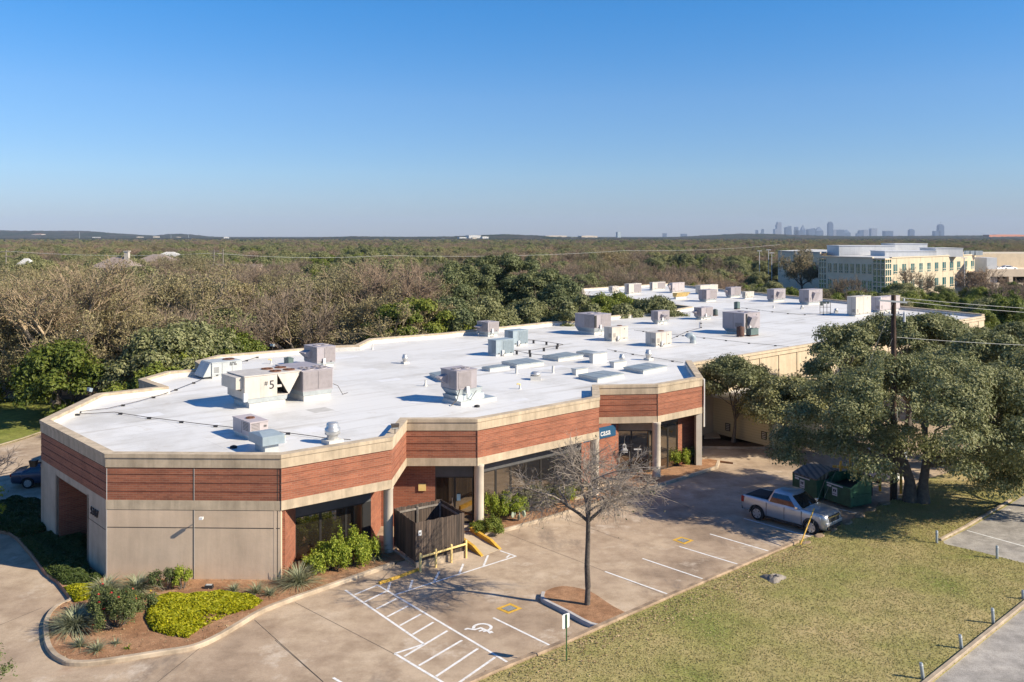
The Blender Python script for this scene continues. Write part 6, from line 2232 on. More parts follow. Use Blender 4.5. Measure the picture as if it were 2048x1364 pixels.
oak_at("evergreen oak at the far right behind the neighbouring lot", 2065, 690, 50, 4.2, 18000, .13, 35, 1.6, nclump=26)
oak_at("broad evergreen oak in the second row at the right", 1925, 668, 78, 5.5, 18000, .17, 36, 2.2, nclump=26)
oak_at("evergreen oak reaching over the roof edge near the far right corner", 1895, 618, 82, 5.0, 16000, .16, 38, 2.5, nclump=26)
oak_at("evergreen oak beyond the far right corner of the building", 2030, 640, 92, 6, 14000, .2, 37, 2.2, nclump=26)

# evergreen oaks behind the roof
mid = [(1005, 503, 124, 9.0, 'oak_dark', "tallest dark evergreen oak behind the middle of the roof"), (925, 517, 118, 7.0, 'oak_dark', "dark evergreen oak left of the tallest one behind the roof"),
       (1085, 532, 118, 6.4, 'oak_dark', "dark evergreen oak right of the tallest one behind the roof"), (1130, 556, 108, 4.8, 'oak_dark', "evergreen oak touching the dark courtyard wall"),
       (955, 508, 131, 7.2, 'oak_dark', "dark evergreen oak in the second row, left of the tallest one"), (1058, 514, 129, 7.2, 'oak_dark', "dark evergreen oak in the second row, right of the tallest one"), (885, 540, 111, 5.6, 'oak_dark', "dark evergreen oak at the left shoulder of the oak mass"),
       (1155, 585, 101, 3.6, 'oak', "small evergreen oak where the oak mass meets the courtyard"),
       (960, 585, 101, 5.4, 'oak', "silvery evergreen oak low against the rear parapet, left one"), (1050, 590, 104, 5.0, 'oak', "silvery evergreen oak low against the rear parapet, right one"),
       (845, 588, 95, 5.4, 'juniper', "bright green bushy tree against the rear parapet"), (790, 602, 91, 3.6, 'juniper', "smaller bright green bushy tree at the left end of the evergreens"),
       (905, 590, 97, 4.6, 'oak_dark', "evergreen oak between the bright green tree and the silvery ones"),
       (1312, 587, 112.5, 4.2, 'oak', "wide evergreen oak growing in the courtyard"), (1247, 602, 109.5, 2.9, 'oak', "round evergreen oak at the left of the courtyard")]
for i, (px, yt, Y, r, mt, lb) in enumerate(mid):
    oak_at(lb, px, yt, Y, r, 16000 if r > 4 else 9000, .19, 50 + i, 1.6, -.5, mt, 1.25 if r > 4 else .9, 30 if r > 4 else 18, "oak_tree" if mt != 'juniper' else "bushy_tree")
bare_tree("bare_tree", "big spreading tree with a pale stout trunk standing in the left woods", "tree", (D(112, 82), 82, -.5), 41, 4.2, 6.5, 6, .42, M['twig_tan'], H=hgt(530, 82) + .5, leafmat=M['tan_leaf'], nleaf=11000, lsize=.085, kids=(5, 4, 4, 4, 4), twig=.016, len_k=.7, l0=4.2)
bare_tree("bare_tree", "bare grey brown tree rising behind the bushes left of the evergreen oaks", "tree", (D(778, 106), 106, -.5), 43, 3.6, 6.5, 6, .34, M['twig'], H=hgt(524, 106) + .5, kids=(5, 4, 4, 4, 4), twig=.02, len_k=.7, l0=3.9)
bare_tree("bare_tree", "tan leaved tree in front of the shaded rear wing of the cream office block", "tree", (D(1604, 226), 226, -.5), 46, 3.0, 4.6, 6, .26, M['twig_tan'], H=hgt(497, 226) + .5, leafmat=M['tan_leaf'], nleaf=6000, lsize=.16, kids=(5, 4, 4, 4, 4), twig=.03, l0=3)
bare_tree("bare_tree", "bare tree standing before the sunlit face of the cream office block", "tree", (D(1834, 200), 200, -.5), 47, 3.0, 3.8, 6, .2, M['twig'], H=hgt(536, 200) + .5, kids=(4, 4, 4, 4, 3), twig=.025, l0=3)
bare_tree("bare_tree", "bare tree in front of the parking deck's stair tower", "tree", (D(1948, 196), 196, -.5), 48, 2.6, 3.6, 6, .2, M['twig'], H=hgt(536, 196) + .5, kids=(4, 4, 4, 4, 3), twig=.025, l0=3)
# near twigs at the left frame edge
bare_tree("small_tree", "bare twiggy little tree at the left edge beside the dark saloon", "tree", (D(-30, 49), 49, -.2), 44, 1.5, 1.7, 5, .07, M['twig_grey'], H=hgt(888, 49) + .2, kids=(3, 4, 4, 4), twig=.008, l0=1.15)
leafy_tree("small_tree", "sparse leafy little tree cut by the left edge beside the driveway", "tree", (D(-50, 44), 44, -.1), 3.7, 1.3, 1.6, 9, 1100, .075, M['bush'], .55, .06, seed=9, shell=.2)
leafy_tree("small_tree", "leafy shrub tip in the bottom left corner", "shrub", (D(-35, 29.2), 29.2, .25), 1.9, .9, .4, 10, 1500, .05, M['rose_leaf'], .4, .03, seed=10, shell=.2)

# ------------------------------------------------------------------ woodland prototypes
protos = {}
def proto(key, t):
    protos.setdefault(key, []).append(t)
    t.location = (0, -300 - 20 * len(protos), -50)
WG = {'oak': ("woodland_oak", "dark evergreen oak among the woods beyond the building", "dark evergreen oaks in the woods"),
      'jun': ("juniper_tree", "bright green juniper among the woods beyond the building", "green junipers in the woods"),
      'bare': ("woodland_tree", "leafless grey brown tree among the woods beyond the building", "leafless trees in the woods"),
      'tan': ("woodland_tree", "tree with sparse dry tan leaves among the woods beyond the building", "tan leaved trees in the woods")}
for i in range(3):
    n_, lb, gp = WG['oak']
    proto('oak', leafy_tree(n_, lb, "tree", (0, 0, 0), 7.4 + i * .6, 4.6, 1.6, 26, 17000, .15, M['oak'], 1.35, .25, gp, 70 + i, nl=5))
for i in range(3):
    n_, lb, gp = WG['jun']
    proto('jun', leafy_tree(n_, lb, "tree", (0, 0, 0), 5.6 + i * .6, 3.4, .8, 24, 15000, .135, M['juniper'], 1.0, .18, gp, 80 + i, .95, nl=4))
for i in range(3):
    n_, lb, gp = WG['bare']
    proto('bare', bare_tree(n_, lb, "tree", (0, 0, 0), 90 + i, 2.2, 4.4, 6, .22, M['twig'], gp, H=7.6 + i * .5, kids=(4, 3, 4, 4, 4), twig=.022, len_k=.72, l0=3.1))
for i in range(3):
    n_, lb, gp = WG['tan']
    proto('tan', bare_tree(n_, lb, "tree", (0, 0, 0), 95 + i, 2.4, 4.6, 5, .24, M['twig_tan'], gp, M['tan_leaf'], 17000, .092, H=8.2 + i * .5, kids=(4, 4, 4, 4, 4), twig=.024, len_k=.72, l0=3.2))

from mathutils.geometry import intersect_point_line
ring = [Vector(p[:2]) for p in outline]
def inside(x, y, poly):
    c = False
    n = len(poly)
    for i in range(n):
        a, b = poly[i], poly[(i + 1) % n]
        if (a[1] > y) != (b[1] > y) and x < (b[0] - a[0]) * (y - a[1]) / (b[1] - a[1]) + a[0]:
            c = not c
    return c
def clear_of(x, y, poly, d):
    if inside(x, y, poly):
        return False
    q = Vector((x, y))
    n = len(poly)
    for i in range(n):
        a, b = Vector(poly[i][:2]), Vector(poly[(i + 1) % n][:2])
        pt, u = intersect_point_line(q, a, b)
        pt = a if u < 0 else b if u > 1 else Vector(pt[:2])
        if (pt - q).length < d:
            return False
    return True
OFF_POLY = [(66, 300), (72, 206), (90, 194), (140, 234), (175, 250), (175, 300)]      # the cream office block and its forecourt
DRIVE = [(-70, 20), (-70, 66), (-36, 68), (-30, 74), (-26, 60), (10, 40), (40, 20)]
SIDE = [(14, 60), (20, 60), (66, 104), (58, 112), (80, 60), (60, 20), (10, 20)]
def px_(x, y):
    return 1024 + x / y * F_PX
def wood_pick(x, y):
    px = 1024 + x / y * F_PX
    a = noise.noise(Vector((x * .018, y * .010, 3.1)))
    b_ = noise.noise(Vector((x * .05, y * .03, 8.7)))
    r = random.random()
    if y < 170 and px < 800:
        dist_front = y < 78 + max(0, (px - 250)) * .02
        if y < 72 and px > 40:
            return 'jun' if r < .6 else 'oak' if r < .75 else 'tan'
        if px < 330:
            return 'tan' if r < .5 else 'bare' if r < .68 else 'jun' if r < .84 else 'oak'
        return 'bare' if r < .5 else 'tan' if r < .74 else 'jun' if r < .87 else 'oak'
    if 128 < y < 270 and 820 < px < 1480:
        return 'bare' if r < .58 else 'jun' if r < .78 else 'tan' if r < .93 else 'oak'
    if y < 225 and px > 1480:
        return 'jun' if r < .82 else 'bare' if r < .92 else 'oak'
    if y < 330 and px > 1420:
        return 'jun' if r < .55 else 'bare' if r < .78 else 'oak'
    v = a * 1.2 + b_ * .6 + .17
    if v > .22:
        return 'jun' if r < .75 else 'oak'
    if v > -.05:
        return 'oak' if r < .65 else 'jun' if r < .8 else 'bare'
    return 'bare' if r < .55 else 'tan' if r < .8 else 'oak'
random.seed(12)
cand = []
Y = 56.0
while Y < 2600:
    dy = max(6.2, Y * .020)
    dx = max(6.2, Y * .0085)
    lim = Y * .64 + 4
    X = -lim
    while X < lim:
        x, y = X + random.uniform(-.45, .45) * dx, Y + random.uniform(-.45, .45) * dy
        X += dx
        if y < 200 and (not clear_of(x, y, ring, 3.6) or inside(x, y, DRIVE) or inside(x, y, SIDE)):
            continue
        if y < 320 and not clear_of(x, y, OFF_POLY, 3.0):
            continue
        if px_(x, y) < 130 and y < 80:
            continue
        if x > 12 and y < 118 and x < 75:
            continue
        px = 1024 + x / y * F_PX
        if y < 100 and px < 770 and not clear_of(x, y, ring, 11.5):
            continue
        if 830 < px < 1165 and y < 128:
            continue
        cand.append((x, y))
    Y += dy
# thick evergreen undergrowth along the building's back and the turf strip
under = set()
Y = 60.0
while Y < 96:
    X = -62.0
    while X < -2:
        x, y = X + random.uniform(-1.2, 1.2), Y + random.uniform(-1.2, 1.2)
        X += 3.9
        if px_(x, y) > 480 or px_(x, y) < 130 and y < 80 or not clear_of(x, y, ring, 2.6) or inside(x, y, DRIVE) or (x < -31 and y < 80) or clear_of(x, y, ring, 14):
            continue
        cand.append((x, y)); under.add((x, y))
    Y += 3.9
cand.sort(key=lambda p: p[1])
near, used = [], {k: 0 for k in protos}
first = {}
far_pts = []
for i, (x, y) in enumerate(cand):
    k = wood_pick(x, y)
    sc = random.uniform(.8, 1.25) * (1.12 if y < 110 and k in ('tan', 'bare') else 1.0)
    if (x, y) in under:
        k = random.choices(('jun', 'oak', 'tan'), (.45, .42, .13))[0]
        sc = random.uniform(.7, 1.25)
    if x / y > .24 and 150 < y < 225:
        sc *= .74 if y < 185 else .62
    elif 128 < y < 300 and px_(x, y) > 820:
        sc *= .8
    if y > 700:
        sc *= .82
    j = random.randrange(3)
    z = gz(x, y) - .1
    if i < 290:
        root = protos[k][j]
        if (k, j) not in first:
            first[(k, j)] = root
            root.location = (x, y, z)
            root.rotation_euler = (0, 0, random.uniform(0, 6.28))
            root.scale = (sc,) * 3
        else:
            copy_tree(root, (x, y, z), random.uniform(0, 6.28), sc)
    else:
        far_pts.append((x, y, z, k, j, sc, random.uniform(0, 6.28)))
for k in protos:
    for j, t in enumerate(protos[k]):
        if (k, j) not in first:                       # stand any unused one in the woods as well
            x, y, z, _, _, sc, rz = far_pts.pop(0)
            t.location = (x, y, z)
from collections import Counter
print(Counter(p[3] for p in far_pts))
print("near trees", 290, "far trees", len(far_pts))

# the woods beyond, as one mass
kinds = [(k, j) for k in ('oak', 'jun', 'bare', 'tan') for j in range(3)]
me = bpy.data.meshes.new("distant_woods")
me.from_pydata([(p[0], p[1], p[2]) for p in far_pts], [], [])
for nm, ty, vals in (("which", 'INT', [kinds.index((p[3], p[4])) for p in far_pts]), ("turn", 'FLOAT', [p[6] for p in far_pts]), ("grow", 'FLOAT', [p[5] for p in far_pts])):
    at = me.attributes.new(nm, ty, 'POINT')
    at.data.foreach_set("value", vals)
woods = link("distant_woods", me)
kind(woods, 'stuff')
woods["label"] = "mixed woods stretching to the horizon"
ng = bpy.data.node_groups.new("woods", 'GeometryNodeTree')
ng.interface.new_socket("Geometry", in_out='INPUT', socket_type='NodeSocketGeometry')
ng.interface.new_socket("Geometry", in_out='OUTPUT', socket_type='NodeSocketGeometry')
N, Lk = ng.nodes, ng.links
gi, go = N.new("NodeGroupInput"), N.new("NodeGroupOutput")
join = N.new("GeometryNodeJoinGeometry")
def named(nm, ty):
    a = N.new("GeometryNodeInputNamedAttribute")
    a.data_type = ty
    a.inputs["Name"].default_value = nm
    return a.outputs["Attribute"]
wh, tu, gw = named("which", 'INT'), named("turn", 'FLOAT'), named("grow", 'FLOAT')
cmb = N.new("ShaderNodeCombineXYZ")
Lk.new(tu, cmb.inputs[2])
for idx, (k, j) in enumerate(kinds):
    root = protos[k][j]
    parts = [c for c in root.children if c.name.startswith(("crown", "dry_leaves"))]
    cmp_ = N.new("FunctionNodeCompare")
    cmp_.data_type = 'INT'
    cmp_.operation = 'EQUAL'
    Lk.new(wh, cmp_.inputs[2])
    cmp_.inputs[3].default_value = idx
    jn = N.new("GeometryNodeJoinGeometry")
    for p in parts:
        oi = N.new("GeometryNodeObjectInfo")
        oi.inputs["Object"].default_value = p
        oi.inputs["As Instance"].default_value = False
        oi.transform_space = 'ORIGINAL'
        Lk.new(oi.outputs["Geometry"], jn.inputs[0])
    ip = N.new("GeometryNodeInstanceOnPoints")
    Lk.new(gi.outputs[0], ip.inputs["Points"])
    Lk.new(cmp_.outputs[0], ip.inputs["Selection"])
    Lk.new(jn.outputs[0], ip.inputs["Instance"])
    Lk.new(cmb.outputs[0], ip.inputs["Rotation"])
    Lk.new(gw, ip.inputs["Scale"])
    Lk.new(ip.outputs[0], join.inputs[0])
Lk.new(join.outputs[0], go.inputs[0])
md = woods.modifiers.new("woods", 'NODES')
md.node_group = ng

# ------------------------------------------------------------------ planting round the building
def strap_plant(label, p, n, L, lean, mat='strap', name="strap_leaf_clump", w=.022, group=None):
    t = thing(name, label, "plant", p, 0, group)
    vs, fs, tn = [], [], []
    for i in range(n):
        a = random.uniform(0, 6.283)
        el = random.uniform(.35, 1.5)
        ln = L * random.uniform(.6, 1.1)
        d = Vector((math.cos(a), math.sin(a), 0))
        s = Vector((-d.y, d.x, 0)) * w
        q = d * random.uniform(0, L * .12)
        prev = None
        for k in range(5):
            u = k / 4
            out = ln * math.cos(el) * u + ln * .25 * lean * u * u
            up = ln * math.sin(el) * u - ln * lean * .55 * u * u
            c_ = q + d * out + Vector((0, 0, max(up, -.05 + .02 * u)))
            ww = s * (1 - u * .85)
            vs += [tuple(c_ - ww), tuple(c_ + ww)]
            if k:
                b0 = len(vs) - 4
                fs.append((b0, b0 + 1, b0 + 3, b0 + 2))
                tn.append(random.random())
    me = np_mesh("leaves", np.array(vs), np.array(fs), M[mat], np.array(tn))
    link("leaves", me, t)
    return t

def shrub(label, p, R_, H, n, ls, mat, seed, name="leafy_shrub", nc=9, spike=.0, group=None, flower=None, nf=0):
    t = thing(name, label, "shrub", p, 0, group)
    n, ls, nc = int(n * 1.9), ls * .74, int(nc * 1.4)
    rg = np.random.default_rng(seed)
    cl = []
    for k in range(nc):
        a, q = rg.random() * 6.283, R_ * math.sqrt(rg.random()) * .95
        z = H * (.25 + .6 * rg.random()) * (1 - .35 * q / R_)
        rs = R_ * rg.uniform(.16, .36)
        cl.append(((math.cos(a) * q, math.sin(a) * q, z), (rs, rs, H * .18 + spike * rg.random() * 1.3)))
    pp, nr, sz = clump_leaves(cl, n, ls, .9, .15)
    pp[:, 2] = np.maximum(pp[:, 2], .03)
    link("leaves", leaves_mesh("leaves", pp, nr, sz, M[mat], .6), t)
    mb = MB()
    for c_, r_ in cl:
        mb.tube([(c_[0] * .2, c_[1] * .2, -.05), (c_[0] * .7, c_[1] * .7, c_[2] * .6), c_], [.02, .014, .008], 5)
    mb.build("stems", M['bark'], t)
    if nf:
        fp, fn, fz_ = clump_leaves(cl, nf, .06, .5, .85)
        for q in fp[:nf]:
            mb = MB()
            for k in range(6):
                a = k * 1.047
                mb.add([(q[0], q[1], q[2] + .05), (q[0] + .07 * math.cos(a), q[1] + .07 * math.sin(a), q[2] + .03), (q[0] + .05 * math.cos(a + .9), q[1] + .05 * math.sin(a + .9), q[2] + .08)], [(0, 1, 2)])
            mb.build("flower", M[flower], t)
    return t

def carpet(name, label, poly, h, n, ls, mat, off=.13, hole=None):
    """low planting that nobody could count: leaves over a mound"""
    xs, ys = [p[0] for p in poly], [p[1] for p in poly]
    pts, nrs = [], []
    while len(pts) < n:
        x, y = random.uniform(min(xs), max(xs)), random.uniform(min(ys), max(ys))
        if not inside(x, y, poly):
            continue
        e = min((Vector((x, y)) - Vector(intersect_point_line(Vector((x, y)), Vector(poly[i][:2]), Vector(poly[(i + 1) % len(poly)][:2]))[0][:2])).length for i in range(len(poly)))
        hh = h * min(1, e / .35) ** .5 * (.8 + .35 * noise.noise(Vector((x * 1.5, y * 1.5, 0))))
        if hole and (Vector((x, y)) - hole[0]).length < hole[1] * (1 + .5 * noise.noise(Vector((x * 2, y * 2, 5)))) and random.random() < .8:
            continue
        pts.append((x, y, gz(x, y) + off + hh * (1 - .5 * random.random() ** 2)))
        nrs.append((random.gauss(0, .5), random.gauss(0, .5), 1))
    o = link(name, leaves_mesh(name, np.array(pts), np.array(nrs), ls * (.6 + .8 * rng.random(n)), M[mat], .6))
    kind(o, 'stuff')
    o["label"] = label
    return o

random.seed(31)
def Bp(x, y):
    return G(x, y, .13)
cov = [xy(Bp(x, y)) for x, y in [(292, 1240), (300, 1205), (318, 1196), (360, 1193), (430, 1189), (490, 1190), (525, 1203), (505, 1218), (465, 1228), (430, 1243), (400, 1258), (375, 1277), (340, 1272), (305, 1262)]]
hp_ = Bp(432, 1240)
carpet("ground_cover", "golden green low ground cover in the front planting bed", cov, .34, 21000, .055, 'cover', hole=(Vector((hp_.x, hp_.y)), .55))
carpet("ground_cover", "golden strip of ground cover by the painted left kerb", [xy(Bp(x, y)) for x, y in [(128, 1176), (190, 1170), (192, 1195), (150, 1206)]], .3, 4500, .055, 'cover')
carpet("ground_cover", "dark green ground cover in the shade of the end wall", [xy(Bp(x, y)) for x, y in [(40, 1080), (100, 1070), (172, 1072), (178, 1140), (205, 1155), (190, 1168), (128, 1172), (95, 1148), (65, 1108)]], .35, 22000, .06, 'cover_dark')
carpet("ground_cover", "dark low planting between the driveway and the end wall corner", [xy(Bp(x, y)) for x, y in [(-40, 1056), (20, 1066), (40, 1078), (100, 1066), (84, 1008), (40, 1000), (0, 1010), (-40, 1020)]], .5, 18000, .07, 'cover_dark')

strap_plant("largest grey green strap leaf clump at the rounded kerb end of the bed", Bp(150, 1256), 520, 1.3, .8, w=.026)
strap_plant("wide strap leaf clump against the foot of the grey panel, left one", Bp(212, 1185), 330, 1.15, .8, w=.026)
strap_plant("wide strap leaf clump against the foot of the grey panel, middle one", Bp(275, 1183), 380, 1.2, .8, w=.026)
for x, y, n, L, lb in [(160, 1293, 90, .55, "small grey yucca tuft left of another in the bare soil"), (195, 1302, 100, .6, "small grey yucca tuft nearest the front of the bed"), (232, 1288, 40, .32, "tiny withered tuft in the bare soil"),
                       (257, 1297, 30, .22, "tiny bright green tuft in the bare soil"), (468, 1182, 90, .55, "small strap leaf tuft under the panel's wall floodlight"), (512, 1186, 130, .7, "strap leaf tuft under the right half of the grey panel"),
                       (540, 1190, 90, .55, "small strap leaf tuft at the right end of the grey panel")]:
    strap_plant(lb, Bp(x, y), n, L, .6, 'bush' if 'bright' in lb else 'strap', "yucca_tuft", .02)
strap_plant("tall strap leaf clump at the brick corner beside the bright shrubs", Bp(598, 1168), 380, 1.3, .7, w=.024)
strap_plant("strap leaf clump in the shade at the foot of the first column", Bp(745, 1112), 280, 1.15, .8, w=.024)
shrub("rose bush dotted with red flowers in the front bed", Bp(235, 1252), 1.05, 1.35, 4600, .05, 'rose_leaf', 4, "rose_bush", 16, .25, None, 'flower', 16)
shrub("rose bush with red flowers hard against the strap leaf clump", Bp(215, 1225), .85, 1.3, 3000, .05, 'rose_leaf', 5, "rose_bush", 13, .25, None, 'flower', 8)
shrub("rose bush with a few yellow flowers behind the others", Bp(268, 1222), .8, .95, 2200, .05, 'rose_leaf', 6, "rose_bush", 10, .2, None, 'yflower', 10)
shrub("sparse green shrub beside the middle of the grey panel, left", Bp(335, 1180), .7, .95, 1500, .05, 'rose_leaf', 7, nc=7, spike=.2)
shrub("sparse yellowing shrub beside the middle of the grey panel, right", Bp(365, 1178), .6, 1.1, 1200, .05, 'bush', 8, nc=6, spike=.3)
for x, y, r, h, n, s, lb in [(635, 1145, .85, .95, 2600, 11, "bright green shrub under the first window, leftmost"), (668, 1136, .95, 1.3, 3600, 12, "bright green shrub under the first window, second from left"), (700, 1128, 1.0, 1.55, 4200, 13, "tallest bright green shrub under the first window"),
                       (728, 1120, .75, 1.05, 2600, 14, "bright green shrub under the first window next to the column")]:
    shrub(lb, Bp(x, y), r, h, n, .062, 'bush', s, nc=12, spike=.35)
for x, y, r, h, n, mt, s, lb in [(975, 1062, .75, .5, 2600, 'juniper', 21, "low spreading green mat at the corner by the ramp"), (985, 1030, .9, 1.5, 3600, 'bush', 22, "bright green shrub right of the second column"), (1015, 1028, .9, 1.0, 3000, 'bush', 23, "low yellow green shrub in front of the dark windows"),
                           (1050, 1018, 1.0, 1.2, 3200, 'dry_leaf', 24, "dusty shrub behind the prickly pear"), (1085, 1010, 1.0, 1.15, 3000, 'dry_leaf', 25, "dusty shrub below the bare tree's left branches"), (1118, 1000, .9, .95, 2400, 'bush', 26, "green shrub behind the bare tree trunk"),
                           (1150, 990, .8, .9, 2000, 'dry_leaf', 27, "last dusty shrub before the walkway"), (1352, 930, .75, 1.25, 2800, 'bush', 28, "bright green shrub right of the entrance column"), (1375, 924, .7, 1.1, 2200, 'rose_leaf', 29, "dark green shrub below the brick wall by the end pier")]:
    shrub(lb, Bp(x, y), r * 1.2, h * 1.15, int(n * 1.3), .06, mt, s, nc=13, spike=.25)
# prickly pear
t = thing("prickly_pear", "pale prickly pear cactus at the edge of the entrance bed", "cactus", Bp(1038, 1042))
random.seed(3)
for k in range(9):
    mb = MB()
    a = random.uniform(0, 6.28)
    c_ = Vector((random.uniform(-.4, .4), random.uniform(-.2, .2), random.uniform(.12, .45)))
    n = 12
    u = Vector((math.cos(a), math.sin(a), .1)); w_ = Vector((-math.sin(a) * .06, math.cos(a) * .06, 0))
    ringp = [c_ + u * (.11 * math.cos(q)) + Vector((0, 0, .15 * math.sin(q))) for q in [i * 6.283 / n for i in range(n)]]
    vs = [p - w_ * .4 for p in ringp] + [p + w_ * .4 for p in ringp]
    mb.add(vs, [tuple(range(n)), tuple(range(n, 2 * n))] + [(i, (i + 1) % n, n + (i + 1) % n, n + i) for i in range(n)])
    mb.build("pad", plain("cactus pad", (0.32, 0.37, 0.27), 0.7), t)

# fallen leaves along the kerb, under the oak and in the beds
M['litter'] = leaf_mat("fallen leaves", (0.20, 0.12, 0.06), (0.46, 0.34, 0.20), trans=.1, rnd=0)
lit = []
for _ in range(1500):
    a, b = KB[1], KB[-1]
    u, w_ = random.random(), abs(random.gauss(0, .9))
    p = a.lerp(b, u) + Vector((.68, -.73, 0)) * (.25 + w_)
    lit.append((p.x, p.y, gz(p.x, p.y) + LAWN_OFF + .04))
for _ in range(1500):
    p = Vector((random.gauss(23.5, 4.5), random.gauss(46.5, 2.6), 0))
    if inside(p.x, p.y, lawn_poly):
        lit.append((p.x, p.y, gz(p.x, p.y) + LAWN_OFF + .04))
for _ in range(700):
    k = random.randrange(len(KB) - 1)
    p = KB[k].lerp(KB[k + 1], random.random()) + Vector((-.68, .73, 0)) * abs(random.gauss(0, .25))
    lit.append((p.x, p.y, gz(p.x, p.y) + .02))
bed_poly = [xy(p) for p in inner] + [(-6, 42.5), (-8, 45), (-24, 46)]
while len(lit) < 4300:
    x, y = random.uniform(-20, -6), random.uniform(31, 42)
    if inside(x, y, bed_poly):
        lit.append((x, y, gz(x, y) + .145))
lit = np.array(lit)
lf_ = link("leaf_litter", leaves_mesh("leaf_litter", lit, rng.normal(size=lit.shape) * .25 + np.array([0, 0, 1]), .03 + .03 * rng.random(len(lit)), M['litter']))
kind(lf_, 'stuff')
lf_["label"] = "dry leaves scattered on the lawn edge and beds"

# grass blades over the lawn
random.seed(77)
xs, ys = [p[0] for p in lawn_poly], [p[1] for p in lawn_poly]
pts = []
lp = np.array(lawn_poly)
n_try = 260000
X_ = rng.uniform(-2, 34, n_try); Y_ = rng.uniform(27, 56, n_try)
ins = np.zeros(n_try, bool)
for i in range(len(lp)):
    a, b = lp[i], lp[(i + 1) % len(lp)]
    if a[1] == b[1]:
        continue
    cnd = ((a[1] > Y_) != (b[1] > Y_)) & (X_ < (b[0] - a[0]) * (Y_ - a[1]) / (b[1] - a[1]) + a[0])
    ins ^= cnd
X_, Y_ = X_[ins], Y_[ins]
vis = np.abs(X_ / Y_) < .62
X_, Y_ = X_[vis], Y_[vis]
n = len(X_)
base = np.stack([X_, Y_, -SL * (np.clip(Y_, 15, 60) - 40) + LAWN_OFF], 1)
a = rng.random(n) * 6.283
hh = .02 + .035 * rng.random(n)
d = np.stack([np.cos(a), np.sin(a), np.zeros(n)], 1)
tip = base + d * (hh * .9)[:, None] * rng.normal(size=(n, 1)) + np.stack([np.zeros(n), np.zeros(n), hh], 1)
s = np.stack([-np.sin(a), np.cos(a), np.zeros(n)], 1) * .022
v = np.stack([base - s, base + s, tip], 1).reshape(-1, 3)
M['blade'] = leaf_mat("lawn grass blades", (0.29, 0.27, 0.10), (0.385, 0.325, 0.145), trans=.3, rnd=0)
g_ = link("lawn_grass", np_mesh("lawn_grass", v, np.arange(3 * n).reshape(n, 3), M['blade'], rng.random(n)))
kind(g_, 'stuff')
g_["label"] = "short winter grass blades over the lawn"
# ------------------------------------------------------------------ the cream office block at the right
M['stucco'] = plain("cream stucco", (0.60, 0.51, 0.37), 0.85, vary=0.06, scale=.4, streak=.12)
M['stucco_warmed'] = plain("cream stucco warmed against shade", (0.78, 0.62, 0.45), 0.85, vary=0.06, scale=.4)  # same cream stucco, its colour lifted and warmed to offset the blue shade
M['teal'] = glass_mat("teal window glass", .22, (.6, .9, .95), (.02, .12, .135))
M['penthouse'] = plain("grey metal screen", (0.66, 0.66, 0.66), 0.5, vary=.05, scale=.5, streak=.1)
BZ, BT = -.5, 10.3
c0 = Z(1770, 516.8, BT); cl_ = Z(1638, 513.6, BT); cr_ = Z(1952, 510, BT)
c0, cl_, cr_ = [Vector((p.x, p.y)) for p in (c0, cl_, cr_)]
ob_ = thing("office_block", "two storey cream office block with teal windows and a glass corner beyond the trees", "building", (c0.x, c0.y, BZ))
dl, dr_ = (cl_ - c0).normalized(), (cr_ - c0).normalized()
nl_, nr_ = Vector((dl.y, -dl.x)), Vector((dr_.y, -dr_.x))
nl_ = -nl_ if nl_.dot(Vector((-1, -1))) < 0 else nl_
nr_ = -nr_ if nr_.dot(Vector((1, -1))) < 0 else nr_
Ll, Lr = (cl_ - c0).length, (cr_ - c0).length
gw_ = 3.2
def ob(mb, nm, m):
    return mb.build(nm, m, ob_, world=True)
def wallbox(mb, o, d, n, u0, u1, z0, z1, out, th=.3):
    a, b = o + d * u0 + n * out, o + d * u1 + n * out
    c_, e = b - n * th, a - n * th
    q = [a, b, c_, e]
    mb.hexa([(p.x, p.y, z0) for p in q] + [(p.x, p.y, z1) for p in q])
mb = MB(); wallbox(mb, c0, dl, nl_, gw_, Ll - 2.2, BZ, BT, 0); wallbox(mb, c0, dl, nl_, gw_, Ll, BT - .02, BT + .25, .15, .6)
ob(mb, "shaded_wall", M['stucco_warmed'])
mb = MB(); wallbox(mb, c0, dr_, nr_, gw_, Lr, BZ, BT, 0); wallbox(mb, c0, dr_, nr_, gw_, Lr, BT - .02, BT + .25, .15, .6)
wallbox(mb, c0, dr_, nr_, 12.5, 26, 6.2, 9.2, .05, .1)
k = 6.0
while k < Lr:
    wallbox(mb, c0, dr_, nr_, k - .06, k + .06, BZ, BT, .05, .06)
    k += 6.6
ob(mb, "sunlit_wall", M['stucco'])
def win(o, d, n, u, z0, z1, w):
    mb = MB(); wallbox(mb, o, d, n, u - w / 2, u + w / 2, z0, z1, .06, .1)
    f = ob(mb, "window", M['teal'])
    mb = MB()
    wallbox(mb, o, d, n, u - .05, u + .05, z0, z1, .10, .05); wallbox(mb, o, d, n, u - w / 2 - .08, u + w / 2 + .08, z0 - .12, z0, .14, .1)
    wallbox(mb, o, d, n, u - w / 2, u + w / 2, z0 + .45, z0 + .55, .10, .05)
    mb.build("mullion", M['stucco_warmed'], f)
nL = 8
for i in range(nL):
    u = gw_ + (Ll - 2.4 - gw_) * (i + .5) / nL
    win(c0, dl, nl_, u, 6.6, 8.8, (Ll - 5) / nL * .55); win(c0, dl, nl_, u, 2.6, 4.9, (Ll - 5) / nL * .55)
nR = 11
for i in range(nR):
    u = gw_ + (Lr - gw_) * (i + .45) / nR
    win(c0, dr_, nr_, u, 6.6, 8.8, 2.0); win(c0, dr_, nr_, u, 2.4, 4.9, 2.0)
